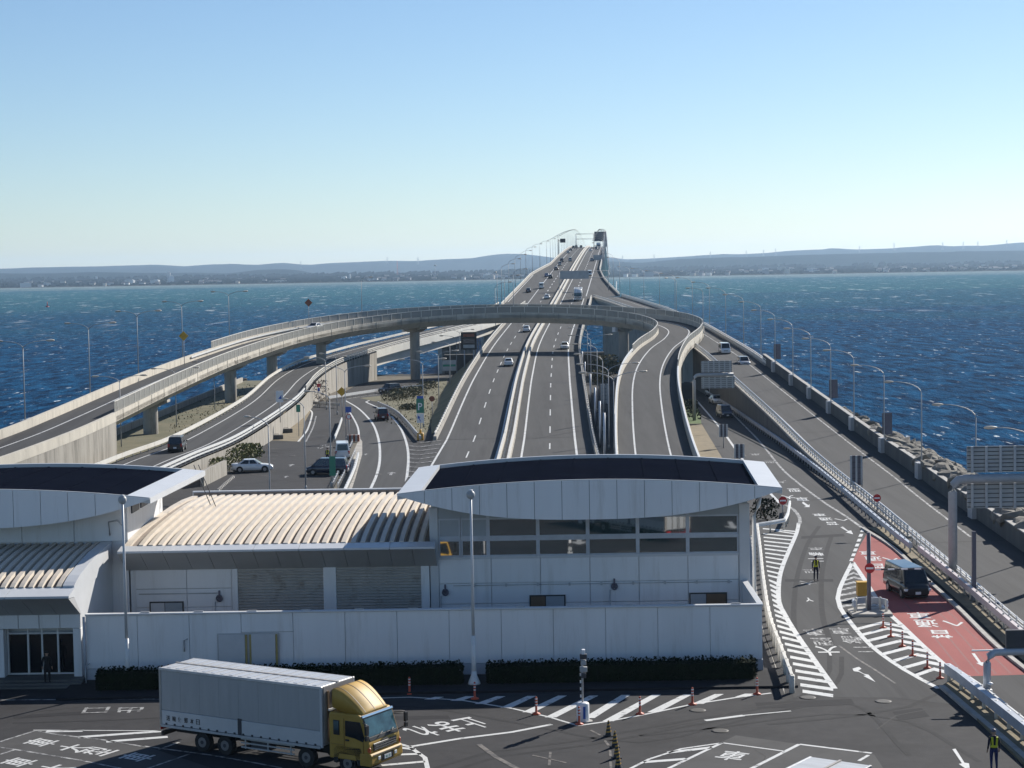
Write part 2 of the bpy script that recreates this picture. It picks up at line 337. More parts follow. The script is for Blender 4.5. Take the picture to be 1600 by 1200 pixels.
def text_mesh(ch, mt):
    if (ch, mt) in _TXT: return _TXT[(ch, mt)]
    cu = bpy.data.curves.new('glyph', 'FONT'); cu.body = ch; cu.size = 1.0; cu.align_x = 'CENTER'; cu.align_y = 'CENTER'; cu.offset = 0.012; cu.resolution_u = 3
    o = bpy.data.objects.new('glyph', cu); sc.collection.objects.link(o)
    dg = bpy.context.evaluated_depsgraph_get(); me = bpy.data.meshes.new_from_object(o.evaluated_get(dg)); bpy.data.objects.remove(o)
    if me.vertices:
        xs = [v.co.x for v in me.vertices]; ys = [v.co.y for v in me.vertices]; cx, cy = (min(xs) + max(xs)) / 2, (min(ys) + max(ys)) / 2; w = max(max(xs) - min(xs), 1e-3); h = max(max(ys) - min(ys), 1e-3)
        if len(ch) == 1:
            for v in me.vertices: v.co.x = (v.co.x - cx) / max(w, 0.45 * h); v.co.y = (v.co.y - cy) / max(h, 0.25 * w)
        else:
            for v in me.vertices: v.co.x = (v.co.x - cx) / h; v.co.y = (v.co.y - cy) / h
    me.materials.clear(); me.materials.append(MATS[mt]); _TXT[(ch, mt)] = me; return me
def road_text(ch, c, size, ang, mt='paint', parent=None, z=0.009, name='road_lettering'):
    "one painted character on level ground; c centre, size (w, h), ang turns its upright direction from +Y"
    return inst(name, text_mesh(ch, mt), parent, (c[0], c[1], c[2] + z if len(c) > 2 else z), ang, (size[0], size[1], 1))
def stripe(a, b, w):
    "painted quad between two ground points"
    a, b = Vector(a), Vector(b); t = (b - a); t.z = 0; t.normalize(); n = Vector((t.y, -t.x, 0)) * (w / 2); return [a + n, b + n, b - n, a - n]
def ribbon(path, w, dz=0.006):
    A, B = off(path, -w / 2, dz), off(path, w / 2, dz); return [[A[i], B[i], B[i + 1], A[i + 1]] for i in range(len(path) - 1)]
# ------------------------------------------------------------------ sea
SEA = -6.0
def sea_material():
    m = bpy.data.materials.new('sea_water'); m.use_nodes = True; n = m.node_tree.nodes; l = m.node_tree.links; b = n['Principled BSDF']
    tc = n.new('ShaderNodeTexCoord'); g = n.new('ShaderNodeSeparateXYZ'); l.new(tc.outputs['Object'], g.inputs[0])
    def noise(sc_, det, stretch, rough=0.6):
        mp = n.new('ShaderNodeMapping'); mp.inputs['Scale'].default_value = stretch; mp.inputs['Rotation'].default_value = (0, 0, rad(14)); l.new(tc.outputs['Object'], mp.inputs[0])
        t = n.new('ShaderNodeTexNoise'); t.inputs['Scale'].default_value = sc_; t.inputs['Detail'].default_value = det; t.inputs['Roughness'].default_value = rough; l.new(mp.outputs[0], t.inputs['Vector']); return t.outputs['Fac']
    def ramp(src, a, b_, lo=0.0, hi=1.0):
        r_ = n.new('ShaderNodeMapRange'); r_.inputs[1].default_value = a; r_.inputs[2].default_value = b_; r_.inputs[3].default_value = lo; r_.inputs[4].default_value = hi; l.new(src, r_.inputs[0]); return r_.outputs[0]
    def mix(f, c1, c2):
        x = n.new('ShaderNodeMix'); x.data_type = 'RGBA'; l.new(f, x.inputs[0])
        for s_, c in ((6, c1), (7, c2)):
            if isinstance(c, tuple): x.inputs[s_].default_value = (*c, 1)
            else: l.new(c, x.inputs[s_])
        return x.outputs[2]
    def math_(op, a, b_):
        q = n.new('ShaderNodeMath'); q.operation = op
        for i, v in enumerate((a, b_)):
            if isinstance(v, (int, float)): q.inputs[i].default_value = v
            else: l.new(v, q.inputs[i])
        return q.outputs[0]
    patch = noise(0.004, 5, (0.35, 1.0, 1)); ripple = noise(0.30, 7, (1.0, 0.22, 1), 0.72)
    # the bay shoals towards the far coast: deep blue, then green-blue, then silty tidal flat
    shoal = math_('ADD', ramp(g.outputs['Y'], 500, 2300), ramp(patch, 0.3, 0.7, -0.25, 0.25))
    deep = mix(ramp(ripple, 0.40, 0.62), (0.0005, 0.014, 0.050), (0.010, 0.092, 0.210))  # ripple tones put the light and shade of waves into the water colour
    green = mix(ramp(ripple, 0.38, 0.62), (0.006, 0.056, 0.088), (0.034, 0.150, 0.185))
    c = mix(ramp(shoal, 0.15, 0.95), deep, green)
    silt = ramp(math_('ADD', g.outputs['Y'], ramp(patch, 0.3, 0.7, -500, 500)), 3600, 4700)
    c = mix(silt, c, (0.16, 0.20, 0.20))
    # white horses
    foam_big = ramp(noise(0.014, 3, (0.5, 1.2, 1)), 0.45, 0.62); foam_n = noise(0.55, 4, (1.0, 0.20, 1), 0.62)
    foam = math_('MULTIPLY', ramp(foam_n, 0.640, 0.685), ramp(foam_big, 0.0, 1.0, 0.35, 1.0))
    far = math_('MULTIPLY', ramp(noise(0.10, 4, (0.8, 0.14, 1), 0.68), 0.605, 0.66), ramp(g.outputs['Y'], 700, 1600, 0.0, 0.55))
    foam = math_('MAXIMUM', foam, far)
    c = mix(foam, c, (0.72, 0.76, 0.78)); l.new(c, b.inputs['Base Color'])
    b.inputs['IOR'].default_value = 1.33; b.inputs['Specular IOR Level'].default_value = 0.0012
    l.new(ramp(foam, 0, 1, 0.34, 0.8), b.inputs['Roughness'])
    h = math_('ADD', math_('MULTIPLY', noise(0.22, 6, (1, 0.30, 1), 0.7), 1.0), math_('MULTIPLY', noise(0.9, 4, (1, 0.4, 1)), 0.3))
    bp = n.new('ShaderNodeBump'); bp.inputs['Strength'].default_value = 0.9; bp.inputs['Distance'].default_value = 2.2
    l.new(h, bp.inputs['Height']); l.new(bp.outputs[0], b.inputs['Normal']); MATS['sea_water'] = m
sea_material()
struct(flat([[(-9000, -300), (9000, -300), (9000, 16000), (-9000, 16000)]], 'sea', 'sea_water', None, SEA))

# ------------------------------------------------------------------ far coast: ridges, low wooded shore, towns, pylons
def _hash(i, j): return (math.sin(i * 127.1 + j * 311.7) * 43758.5453) % 1.0
def _vn(x, y):
    i, j = math.floor(x), math.floor(y); u, v = x - i, y - j; u, v = u * u * (3 - 2 * u), v * v * (3 - 2 * v)
    return (_hash(i, j) * (1 - u) + _hash(i + 1, j) * u) * (1 - v) + (_hash(i, j + 1) * (1 - u) + _hash(i + 1, j + 1) * u) * v
def fbm(x, y, o=4): return sum(_vn(x * 2 ** k, y * 2 ** k) * 0.5 ** k for k in range(o)) / (2 - 0.5 ** (o - 1))
SKY1 = [(-900, 417), (-400, 421), (0, 420), (50, 418), (100, 417), (160, 416), (240, 413.5), (290, 416), (330, 413), (360, 412.5), (400, 414), (440, 410.5), (480, 414), (520, 411), (600, 407.5), (650, 408), (700, 405), (740, 403), (775, 397.5), (800, 396), (830, 398), (860, 402), (900, 406), (955, 402), (975, 405),
        (1010, 404.5), (1050, 402), (1100, 399), (1130, 397), (1150, 397.5), (1200, 395), (1232, 392), (1250, 391), (1290, 389.5), (1296, 387.5), (1304, 389), (1318, 387.5), (1330, 390), (1380, 388.5), (1430, 386), (1460, 382.8), (1490, 385), (1540, 384), (1570, 381), (1600, 378.5), (2000, 376), (2500, 380)]
SKY2 = [(-900, 432), (-200, 430), (0, 427), (60, 427.5), (150, 425), (250, 427), (300, 426), (360, 427), (385, 424), (405, 421.8), (440, 420.8), (468, 422), (490, 427.5), (560, 428), (640, 426), (700, 427), (760, 424), (800, 420), (850, 417), (955, 408), (1000, 411), (1060, 405), (1130, 402.5), (1230, 399.5), (1330, 396), (1450, 394), (1600, 391.5), (2000, 388), (2500, 392)]
def ridge(name, tab, D, depth, mt, amp):
    b = MB(); xs = [x for x in range(-900, 2501, 14)]; n = len(xs); rows = [(-0.5, 0.0), (-0.36, 0.35), (-0.2, 0.72), (-0.07, 0.94), (0, 1.0), (0.12, 0.9), (0.3, 0.5), (0.5, 0.0)]; vs = []
    for k, (t, hf) in enumerate(rows):
        for i, x in enumerate(xs):
            top = PD(x, lerp_tab(tab, x), D); h = top.z + amp * (fbm(x * 0.05, 3.1) - 0.5)
            hh = hf if hf in (0.0, 1.0) else min(1.0, max(0.05, hf + 0.35 * (fbm(x * 0.022, k * 1.7) - 0.5)))
            y = D + depth * t; vs.append((top.x * y / D, y, (SEA - 1) + (h - SEA + 1) * hh))
    b.add(vs, [(k * n + i, k * n + i + 1, (k + 1) * n + i + 1, (k + 1) * n + i) for k in range(len(rows) - 1) for i in range(n - 1)], True)
    return struct(b.build(name, mt))
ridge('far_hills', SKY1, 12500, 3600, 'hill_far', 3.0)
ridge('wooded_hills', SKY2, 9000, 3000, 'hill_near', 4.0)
lb = MB(); ds = [5080, 5120, 5250, 5600, 6200, 7000, 7600]; zs = [SEA - 0.5, SEA + 1.2, SEA + 2.5, SEA + 3.5, SEA + 5, SEA + 8, SEA + 11]; xs = list(range(-3600, 3700, 300))
lb.add([(x * (1 + 0.35 * (d - 5080) / 2500), d + 60 * math.sin(x * 0.0031), z) for d, z in zip(ds, zs) for x in xs], [(k * len(xs) + i, k * len(xs) + i + 1, (k + 1) * len(xs) + i + 1, (k + 1) * len(xs) + i) for k in range(len(ds) - 1) for i in range(len(xs) - 1)], True)
coast = struct(lb.build('far_shore', 'shore'))
wb = MB()
for d, hmax, st in ((5200, 4, 5), (5300, 5, 5), (5450, 6, 6), (5700, 7, 7), (6000, 8, 8), (6400, 10, 9), (6900, 12, 11), (7500, 18, 13)):
    x = -0.66 * d
    while x < 0.66 * d:
        g = fbm(x * 0.004, d * 0.01, 3)
        if g > 0.22:
            h = hmax * (0.5 + 0.9 * fbm(x * 0.03, d)) ; w = st * (0.8 + 0.9 * R.random()); yy = d + 60 * math.sin(x * 0.0031) + R.uniform(-60, 60); z0 = SEA + 1 + 8 * max(0, (d - 5200) / 2300)
            wb.add([(x - w, yy - 5, z0), (x + w, yy - 5, z0), (x + w, yy + 8, z0), (x - w, yy + 8, z0), (x - w * .6, yy, z0 + h * .8), (x + w * R.uniform(.1, .6), yy, z0 + h), (x + w * .5, yy + 6, z0 + h * .7), (x - w * .6, yy + 6, z0 + h * .75)],
                   [(0, 1, 5, 4), (1, 2, 6, 5), (2, 3, 7, 6), (3, 0, 4, 7), (4, 5, 6, 7)])
        x += st * R.uniform(0.9, 1.7)
tag(wb.build('coastal_woods', 'trees_far'), 'dark band of low woods along the far shore', 'woods', kind='stuff')
HM = {}
def house_mesh(k, mt):
    if (k, mt) in HM: return HM[(k, mt)]
    b = MB(); b.box((0, 0, 0.5), (1, 1, 1), mi=0)
    b2 = MB()
    if k == 0: b2.extr([(-0.55, 1.0), (0.55, 1.0), (0, 1.45)], 'x', -0.55, 0.55)
    else: b2.box((0.1, 0.1, 1.06), (0.5, 0.5, 0.12))
    HM[(k, mt)] = (b.mesh('house_wall', mt), b2.mesh('house_roof', 'house_roof' if k == 0 else mt)); return HM[(k, mt)]
def far_house(px, d, w, dp, h, mt, k, label, cat='house', group=None):
    X = (px - 800) / 3000.0 * d; z0 = SEA + 1.0 + 8 * max(0, (d - 5200) / 2300)
    t = thing('far_building', label, cat, (X, d, z0), R.uniform(-0.4, 0.4), group); a, b_ = house_mesh(k, mt)
    inst('wall', a, t, (0, 0, 0), 0, (w, dp, h)); inst('roof', b_, t, (0, 0, 0), 0, (w, dp, h)); return t
cl = []
for c0, sd, n_ in ((150, 30, 6), (215, 25, 16), (330, 30, 14), (420, 30, 4), (640, 40, 12), (700, 50, 14), (755, 28, 12), (560, 40, 6), (985, 18, 10), (1060, 35, 14), (1120, 30, 10), (1180, 40, 10), (1260, 30, 10), (1400, 25, 12), (1500, 30, 10), (1560, 25, 8), (40, 40, 6)):
    cl += [R.gauss(c0, sd) for _ in range(n_)]
for px in cl:
    d = R.choice((5160, 5300, 5500, 5800, 6100, 6600)) + R.uniform(-60, 60); big = R.random() < 0.12
    far_house(px, d, R.uniform(8, 16) * (1.8 if big else 1), R.uniform(8, 12), R.uniform(5, 8) * (1.7 if big else 1), R.choice(('house_white', 'house_white', 'house_cream', 'house_grey')), 1 if big else 0,
              'small pale building of the far town across the bay', 'building', 'buildings of the far town')
far_house(268, 6000, 10, 12, 30, 'house_white', 1, 'tall white tower block in the far town at left', 'tower block')
far_house(271.5, 5990, 16, 12, 20, 'house_white', 1, 'white block beside the tall far tower block', 'building')
far_house(155, 7200, 9, 9, 18, 'house_white', 1, 'lone white block high among the left far woods', 'building')
far_house(438, 5300, 48, 20, 5, 'house_white', 1, 'long low white shed on the far shore below the dark wooded knoll', 'shed')
far_house(541, 5800, 14, 12, 10, 'house_white', 1, 'bright white block on the far shore left of the red mast', 'building')
far_house(550, 5850, 6, 6, 16, 'house_white', 1, 'slim white tower on the far shore left of the red mast', 'tower')
far_house(783, 5300, 55, 25, 8, 'house_white', 1, 'wide white hall on the far shore just left of the bridge', 'hall')
def lattice_mesh(h, w, n=6, arms=True):
    b = MB()
    for sx in (-1, 1):
        for sy in (-1, 1): b.tube([(sx * w, sy * w, 0), (sx * w * 0.12, sy * w * 0.12, h)], 0.35, 4)
    for k in range(n):
        z0, z1 = h * k / n, h * (k + 1) / n; a, c = w * (1 - 0.88 * k / n), w * (1 - 0.88 * (k + 1) / n)
        for sy in (-1, 1): b.tube([(-a, sy * a, z0), (c, sy * c, z1)], 0.22, 3); b.tube([(a, sy * a, z0), (-c, sy * c, z1)], 0.22, 3)
    if arms:
        for t in (0.68, 0.80, 0.92): b.tube([(-w * 1.6, 0, h * t), (w * 1.6, 0, h * t)], 0.3, 4)
    return b
pm = lattice_mesh(52, 5).mesh('pylon', 'pylon')
for i, (px, py) in enumerate(((470, 411), (605, 404), (653, 404), (973, 402), (1022, 400), (1110, 396), (1166, 394), (1193, 393), (1212, 391), (1343, 387), (1397, 382), (1473, 381), (1505, 380), (1528, 379), (1573, 377))):
    q = PD(px, py, 11000); tag(inst('power_pylon', pm, None, (q.x, q.y, q.z - 34), R.uniform(-.5, .5), (1.0, 1.0, 0.85)), 'thin steel power pylon rising above the far ridge line', 'pylon', 'power pylons on the far ridge')
q = PD(621, 430, 6500); t = thing('radio_mast', 'red lattice mast in the far town left of the bridge', 'mast', (q.x, q.y, SEA + 4)); lattice_mesh(58, 2.6, 8, False).build('lattice', 'mast_red', t)
q = PD(680, 430, 6500); t = thing('radio_mast', 'dark lattice mast with round top right of the red far mast', 'mast', (q.x, q.y, SEA + 4)); lattice_mesh(44, 2.6, 8, False).build('lattice', 'pylon', t); MB().lathe([(1.5, 0), (5, 1), (5, 4), (1.5, 5)], (0, 0, 38), 8).build('platform', 'pylon', t)
q = P(74, 480, SEA); t = thing('buoy', 'red channel buoy in the sea at far left', 'buoy', (q.x, q.y, SEA)); MB().lathe([(1.6, -0.5), (1.8, 0.6), (0.5, 1.2)], (0, 0, 0), 10).build('float', 'buoy_red', t); MB().tube([(0, 0, 1), (0, 0, 5)], 0.45, 6, 0.3).build('mast', 'buoy_red', t)
# far left boat-like lantern poles are part of the ramp lamps; nothing else floats here

# ------------------------------------------------------------------ haze
hz = MB(); hz.bb(-8900, 8900, -280, 15900, SEA - 1, 175); h_o = hz.build('haze', 'sea_water'); h_o.data.materials.clear()
m = bpy.data.materials.new('haze_air'); m.use_nodes = True; m.node_tree.nodes.clear(); _o = m.node_tree.nodes.new('ShaderNodeOutputMaterial'); _v = m.node_tree.nodes.new('ShaderNodeVolumePrincipled')
_v.inputs['Color'].default_value = (0.55, 0.76, 1.0, 1); _v.inputs['Density'].default_value = 4.6e-5; _v.inputs['Anisotropy'].default_value = 0.35
m.node_tree.links.new(_v.outputs[0], _o.inputs['Volume']); h_o.data.materials.append(m); tag(h_o, 'thin pale sea haze lying over the whole bay', 'haze', kind='stuff')

# ------------------------------------------------------------------ the artificial island
def isl(y): return 44.0 if y > 100 else 44.0
ib = MB(); ib.prism([(-60, -60), (43.5, -60), (43.5, 330), (43.5, 352), (26, 372), (20, 408), (-30, 408), (-53, 380), (-53, 190), (-64, 150), (-64, -60)], SEA - 0.9, -0.002)
ground = struct(ib.build('island_ground', 'asphalt'))
lg = [P(x, y) for x, y in ((0, 1158), (55, 1140), (228, 1166), (330, 1200), (420, 1235), (-40, 1262), (-60, 1175))]
flat([lg], 'parking_pavement', 'asphalt_pale', ground, 0.002)
rg = [P(x, y) for x, y in ((1066, 1188), (1150, 1149), (1366, 1179), (1420, 1260), (1100, 1300), (1000, 1230))]
flat([rg], 'parking_pavement', 'asphalt_pale', ground, 0.002)
# grass and soil areas
verge_l = struct(MB().prism([(-53, 200), (-41.2, 205), (-41.5, 240), (-40.7, 285), (-42.6, 335), (-40.5, 362), (-46, 380), (-53, 380)], -0.5, 0.8).build('left_bank', 'bank_ground'))
for nm, pts, mt, zz in (('shrub_bank', [(562, 622), (598, 618), (700, 590), (690, 640), (664, 680), (652, 682), (630, 655), (606, 632)], 'bank_ground', 0.01), ('grass_patch', [(1066, 628), (1085, 622), (1094, 648), (1096, 662), (1072, 662)], 'green_grass', 0.01),
                        ('soil_strip', [(1072, 662), (1096, 662), (1122, 705), (1140, 735), (1090, 740), (1078, 700)], 'verge', 0.008), ('under_loop_ground', [(560, 600), (700, 588), (560, 588), (480, 595), (470, 622), (510, 628)], 'soil', 0.004)):
    struct(flat([[P(*a) for a in pts]], nm, mt, None, zz))

# ------------------------------------------------------------------ main expressway: median line (x, y, z)
MAINP = [(-3.2, 120, 0.05), (-2.4, 150, 0.05), (-0.9, 226, 0.05), (-0.45, 246, 0.12), (0.1, 270, 1.0), (0.8, 300, 2.2), (1.8, 340, 3.4), (4.2, 420, 5.2), (8.2, 495, 8.0), (12.6, 567, 11.0), (20.3, 700, 16.8), (29, 852, 23.2), (40.2, 1060, 30.0), (50.6, 1254, 35.0), (55.7, 1350, 36.2), (61.0, 1450, 36.2), (69, 1600, 34.5), (90, 2000, 26.5), (117, 2500, 16), (144, 3000, 11), (196, 4000, 9), (255, 5120, 5)]
MAIN = crom(MAINP, 12.0)
offL_t = [(0, -9.9), (565, -9.9), (566, -15.7), (755, -15.7), (860, -11.6), (9999, -11.6)]
offR_t = [(0, 11.0), (604, 11.0), (605, 20.0), (660, 16.8), (715, 14.0), (790, 11.6), (9999, 11.6)]
offL = [lerp_tab(offL_t, p.y) for p in MAIN]; offR = [lerp_tab(offR_t, p.y) for p in MAIN]
def mz(y): 
    for a, b in zip(MAIN, MAIN[1:]):
        if y <= b.y: return a.z + (b.z - a.z) * (y - a.y) / (b.y - a.y)
    return MAIN[-1].z
def mx_(y):
    for a, b in zip(MAIN, MAIN[1:]):
        if y <= b.y: return a.x + (b.x - a.x) * (y - a.y) / (b.y - a.y)
    return MAIN[-1].x
ML = off(MAIN, lambda i: offL[i]); MR = off(MAIN, lambda i: offR[i])
mb = MB(); mb.loft([p + Vector((0, 0, 0.01)) for p in ML], [p + Vector((0, 0, 0.01)) for p in MR])
main_road = struct(mb.build('main_road', 'asphalt_lane'))
iG = next(i for i, p in enumerate(MAIN) if p.y > 405)
gb = MB(); n_ = len(MAIN) - iG
def deck_prism(b, A, B, t0, t1, inset):
    n = len(A); C_, D_ = [], []
    vs = [p + Vector((0, 0, -0.02)) for p in A] + [p + Vector((0, 0, -0.02)) for p in B] + [b_ + (a_ - b_).normalized() * inset + Vector((0, 0, -t1)) for a_, b_ in zip(A, B)] + [a_ + (b_ - a_).normalized() * inset + Vector((0, 0, -t1)) for a_, b_ in zip(A, B)]
    vs += [p + Vector((0, 0, -t0)) for p in A] + [p + Vector((0, 0, -t0)) for p in B]
    fs = []
    for i in range(n - 1):
        for u, v in ((1, 0), (5, 1), (2, 5), (3, 2), (4, 3), (0, 4)): fs.append((u * n + i, v * n + i, v * n + i + 1, u * n + i + 1))
    fs += [(0, n, 5 * n, 2 * n, 3 * n, 4 * n), (n - 1, 5 * n - 1, 4 * n - 1, 3 * n - 1, 6 * n - 1, 2 * n - 1)]
    return b.add(vs, fs)
deck_prism(gb, ML[iG:], MR[iG:], 0.4, 3.2, 2.8); gb.build('girder', 'bridge_steel', main_road)
for d in list(range(430, 1400, 70)) + list(range(1450, 5000, 120)):
    x, z = mx_(d), mz(d); MB().bb(-4.5, 4.5, -1.4, 1.4, SEA - 2, z - 3.1).build('pier', 'concrete', main_road, 0, 2, (x, d, 0))
# approach embankment between ground and road level
k0 = MAIN[:iG + 1]; nL = len(k0)
def bank(name, A, run, mt):
    b = MB(); n = len(A); B = off(A, (lambda i: lerp_tab(run, A[i].y))); B = [Vector((p.x, p.y, -0.1)) for p in B]; b.add([p + Vector((0, 0, -0.02)) for p in A] + B, [(i, i + 1, n + i + 1, n + i) for i in range(n - 1)], True); return struct(b.build(name, mt))
iw = [i for i in range(nL) if k0[i].y > 250]
bank('embankment', [ML[i] for i in iw], [(250, -.5), (300, -4.0), (400, -6)], 'dry_grass')
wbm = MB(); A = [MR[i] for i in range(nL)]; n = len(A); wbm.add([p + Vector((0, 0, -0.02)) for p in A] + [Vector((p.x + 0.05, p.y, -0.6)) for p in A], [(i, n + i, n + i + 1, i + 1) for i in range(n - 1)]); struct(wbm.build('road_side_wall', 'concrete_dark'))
MB().bb(-18, 16, -1, 1, SEA, 4.0).build('abutment', 'concrete_dark', main_road, 0, 2, (mx_(407), 408.5, 0))
# markings
def main_line(o_, y0, y1, w, name, mt='paint', dz=0.022):
    path = [p for p in off(MAIN, o_) if y0 <= p.y <= y1]; return flat(ribbon(path, w, dz), name, mt, main_road)
main_line(-8.1, 200, 1420, 0.25, 'edge_line'); main_line(-1.1, 180, 1420, 0.22, 'edge_line'); main_line(1.9, 180, 1420, 0.25, 'edge_line'); main_line(8.4, 180, 600, 0.28, 'edge_line'); main_line(8.9, 600, 1420, 0.28, 'edge_line')
main_line(-14.6, 585, 760, 0.25, 'edge_line'); main_line(18.4, 615, 700, 0.25, 'edge_line', dz=0.03)
for o_, ph in ((-4.55, 0.0), (5.2, 9.0)):
    pts = [p for p in off(MAIN, o_) if 190 < p.y < 1400]; fine = []
    for q, a in along(pts, 20.0, ph): 
        e = Vector((math.cos(a), math.sin(a), 0)); w_ = 0.17 if q.y < 600 else 0.3
        z1 = mz(q.y) + 0.03; z2 = mz(q.y + 7.5) + 0.03; s_ = stripe(Vector((q.x, q.y, z1)), Vector((q.x, q.y, z2)) + e * 7.5, w_)
        flat([s_], 'lane_dash', 'paint', main_road)
for y in (247, 300, 372, 405):      # resurfacing joints across the carriageways
    for a, b_ in ((-9.6, -0.9), (1.0, 10.6)): flat([stripe((mx_(y) + a, y, mz(y) + 0.018), (mx_(y) + b_, y + 0.1, mz(y) + 0.018), 0.35)], 'deck_joint', 'asphalt', main_road)
# barriers
JB = [(-0.28, 0), (-0.28, 0.18), (-0.10, 0.85), (0.10, 0.85), (0.28, 0.18), (0.28, 0)]
def barrier(name, path, prof, mt, label, cat='barrier', group=None): return tag(MB().sweep(path, prof).build(name, mt), label, cat, group)
mid = [p for p in MAIN if p.y > 130]
t = thing('median_barrier', 'pale twin rail median barrier running up the middle of the expressway', 'barrier')
MB().sweep(off(mid, 0), [(-0.75, 0), (-0.75, 0.22), (0.75, 0.22), (0.75, 0)]).build('kerb', 'concrete', t)
for s_ in (-0.55, 0.55): MB().sweep(off(mid, s_, 0.2), [(-0.12, 0.12), (-0.12, 0.8), (0.12, 0.8), (0.12, 0.12)]).build('rail', 'rail_white', t)
pmesh = MB().box((0, 0, 0.5), (0.14, 0.14, 0.75)).mesh('post', 'galvanised')
for q, a in along([p for p in off(mid, 0) if p.y < 700], 4.0):
    inst('post', pmesh, t, q + Vector((0, 0, 0.1)), a)
for nm, path, lab in (('left', [p for p in ML if p.y > 238], 'pale parapet along the left edge of the expressway'), ('right', [p for p in MR if p.y > 130], 'pale parapet along the right edge of the expressway')):
    s_ = 1 if nm == 'left' else -1
    t = thing('road_parapet', lab, 'parapet'); i0 = next((i for i, (a, b_) in enumerate(zip(path, path[1:])) if abs(b_.x - a.x) > 4), None)
    segs_ = [path] if i0 is None else [path[:i0 + 1], path[i0 + 1:]]
    for sg in segs_:
        MB().sweep(off(sg, s_ * 0.3), [(-0.22, -0.1), (-0.22, 0.55), (0.22, 0.55), (0.22, -0.1)]).build('wall', 'concrete', t)
        MB().sweep(off(sg, s_ * 0.3, 0.55), [(-0.08, 0.22), (-0.08, 0.5), (0.08, 0.5), (0.08, 0.22)]).build('rail', 'rail_white', t)
        for q, a in along([p for p in off(sg, s_ * 0.3, 0.5) if p.y < 560], 3.0): inst('post', pmesh, t, q - Vector((0, 0, 0.1)), a)
# ------------------------------------------------------------------ guardrails and lamps
RAILPOST = {}
def guardrail(path, label, rails=((0.50, 0.80),), mt='rail_white', pmt='rail_white', spacing=2.5, th=0.07, ph=0.85, pw=0.13, cat='guardrail', kerb=None, group=None):
    t = thing('guardrail', label, cat, group=group)
    for a, b in rails:
        mdd = (a + b) / 2; MB().sweep(path, [(-th, a), (-th * 1.6, a + (b - a) * .25), (-th, mdd), (-th * 1.6, a + (b - a) * .75), (-th, b), (th, b), (th, a)]).build('rail', mt, t)
    if kerb: MB().sweep(path, [(-kerb, -0.2), (-kerb, 0.18), (kerb, 0.18), (kerb, -0.2)]).build('kerb', 'concrete', t)
    k = (round(ph, 2), pmt, pw)
    if k not in RAILPOST: RAILPOST[k] = MB().lathe([(pw / 2, -0.1), (pw / 2, ph - 0.03), (pw / 3, ph)], (0, 0, 0), 8).mesh('post', pmt)
    for q, a in along(path, spacing, 0.3): inst('post', RAILPOST[k], t, q, a)
    return t
LAMPC = {}
def lamp(loc, h, dirs, reach, label, group=None, r=0.078, mt='lamp_grey', rise=0.9, n=7, hs=1.0):
    t = thing('street_lamp', label, 'street lamp', loc, 0, group); k = (round(h, 1), round(reach, 1), round(r, 2), mt, n, hs, round(rise, 1))
    if k not in LAMPC:
        arm = [Vector((reach * (1 - math.cos(u)), 0, h - rise + rise * math.sin(u))) for u in (0, .25, .5, .8, 1.1, 1.35, 1.5707)]
        hd = MB()
        for i, (xx, rr) in enumerate(((0, 0.0),)): pass
        secs = [(-.12, .05), (0.0, .10), (.25, .17), (.6, .17), (.8, .10), (.86, .02)]; nn = 8; vs = []
        for xx, rr in secs:
            for j in range(nn): an = 2 * math.pi * j / nn; vs.append((reach + xx * hs, math.cos(an) * rr * 1.25 * hs, h + math.sin(an) * rr * 0.7 * hs))
        hd.add(vs, [(i * nn + j, i * nn + (j + 1) % nn, (i + 1) * nn + (j + 1) % nn, (i + 1) * nn + j) for i in range(len(secs) - 1) for j in range(nn)], True)
        LAMPC[k] = (MB().tube([(0, 0, 0), (0, 0, h * .5), (0, 0, h - rise)], r, n, r * .6).mesh('pole', mt), MB().tube(arm, r * .6, 6, r * .4).mesh('arm', mt), hd.mesh('lamp_head', 'lamp_head'), MB().lathe([(r * 1.5, 0), (r * 1.5, .5), (r, .6)], (0, 0, 0), 8).mesh('base', mt))
    p, a, hd, bs = LAMPC[k]; inst('pole', p, t)
    if n > 5: inst('base', bs, t)
    for d in dirs: inst('arm', a, t, (0, 0, 0), d); inst('lamp_head', hd, t, (0, 0, 0), d)
    return t

# ------------------------------------------------------------------ loop ramp
LOOPP = [(13.6, 165, 0.05), (15, 195, .45), (16.3, 222, 1.4), (18, 252, 3.1), (19.9, 280, 5.0), (22.4, 305, 6.4), (26.5, 335, 7.6), (31, 358, 8.7), (32.6, 374, 9.7), (29.6, 390, 10.7), (22, 399.5, 11.5), (12, 403.8, 12.1), (2, 404, 12.4),
         (-8, 399.5, 12.5), (-19.5, 388, 12.3), (-28, 377, 11.8), (-36, 363, 11.0), (-42.5, 342, 9.9), (-46.3, 314, 8.7), (-47.8, 285, 7.9), (-48.5, 252, 7.0), (-49.2, 220, 5.9), (-51, 202, 4.9), (-55, 180, 3.7), (-62, 155, 2.4)]
LOOP = crom(LOOPP, 3.0); nl = len(LOOP)
cum = [0.0]
for a, b in zip(LOOP, LOOP[1:]): cum.append(cum[-1] + (b - a).length)
hw = [lerp_tab([(0, 4.1), (220, 4.1), (300, 4.0), (380, 3.3), (999, 3.1)], c) for c in cum]
LI, LO = off(LOOP, lambda i: -hw[i]), off(LOOP, lambda i: hw[i])
lp = thing('loop_ramp_bridge', 'curved concrete loop ramp bridge swinging over the expressway on round piers', 'bridge')
MB().loft([p + Vector((0, 0, .01)) for p in LI], [p + Vector((0, 0, .01)) for p in LO]).build('roadway', 'asphalt_lane', lp)
ja = next(i for i, p in enumerate(LOOP) if p.y > 304); jb = next(i for i in range(nl // 2, nl) if LOOP[i].y < 222)
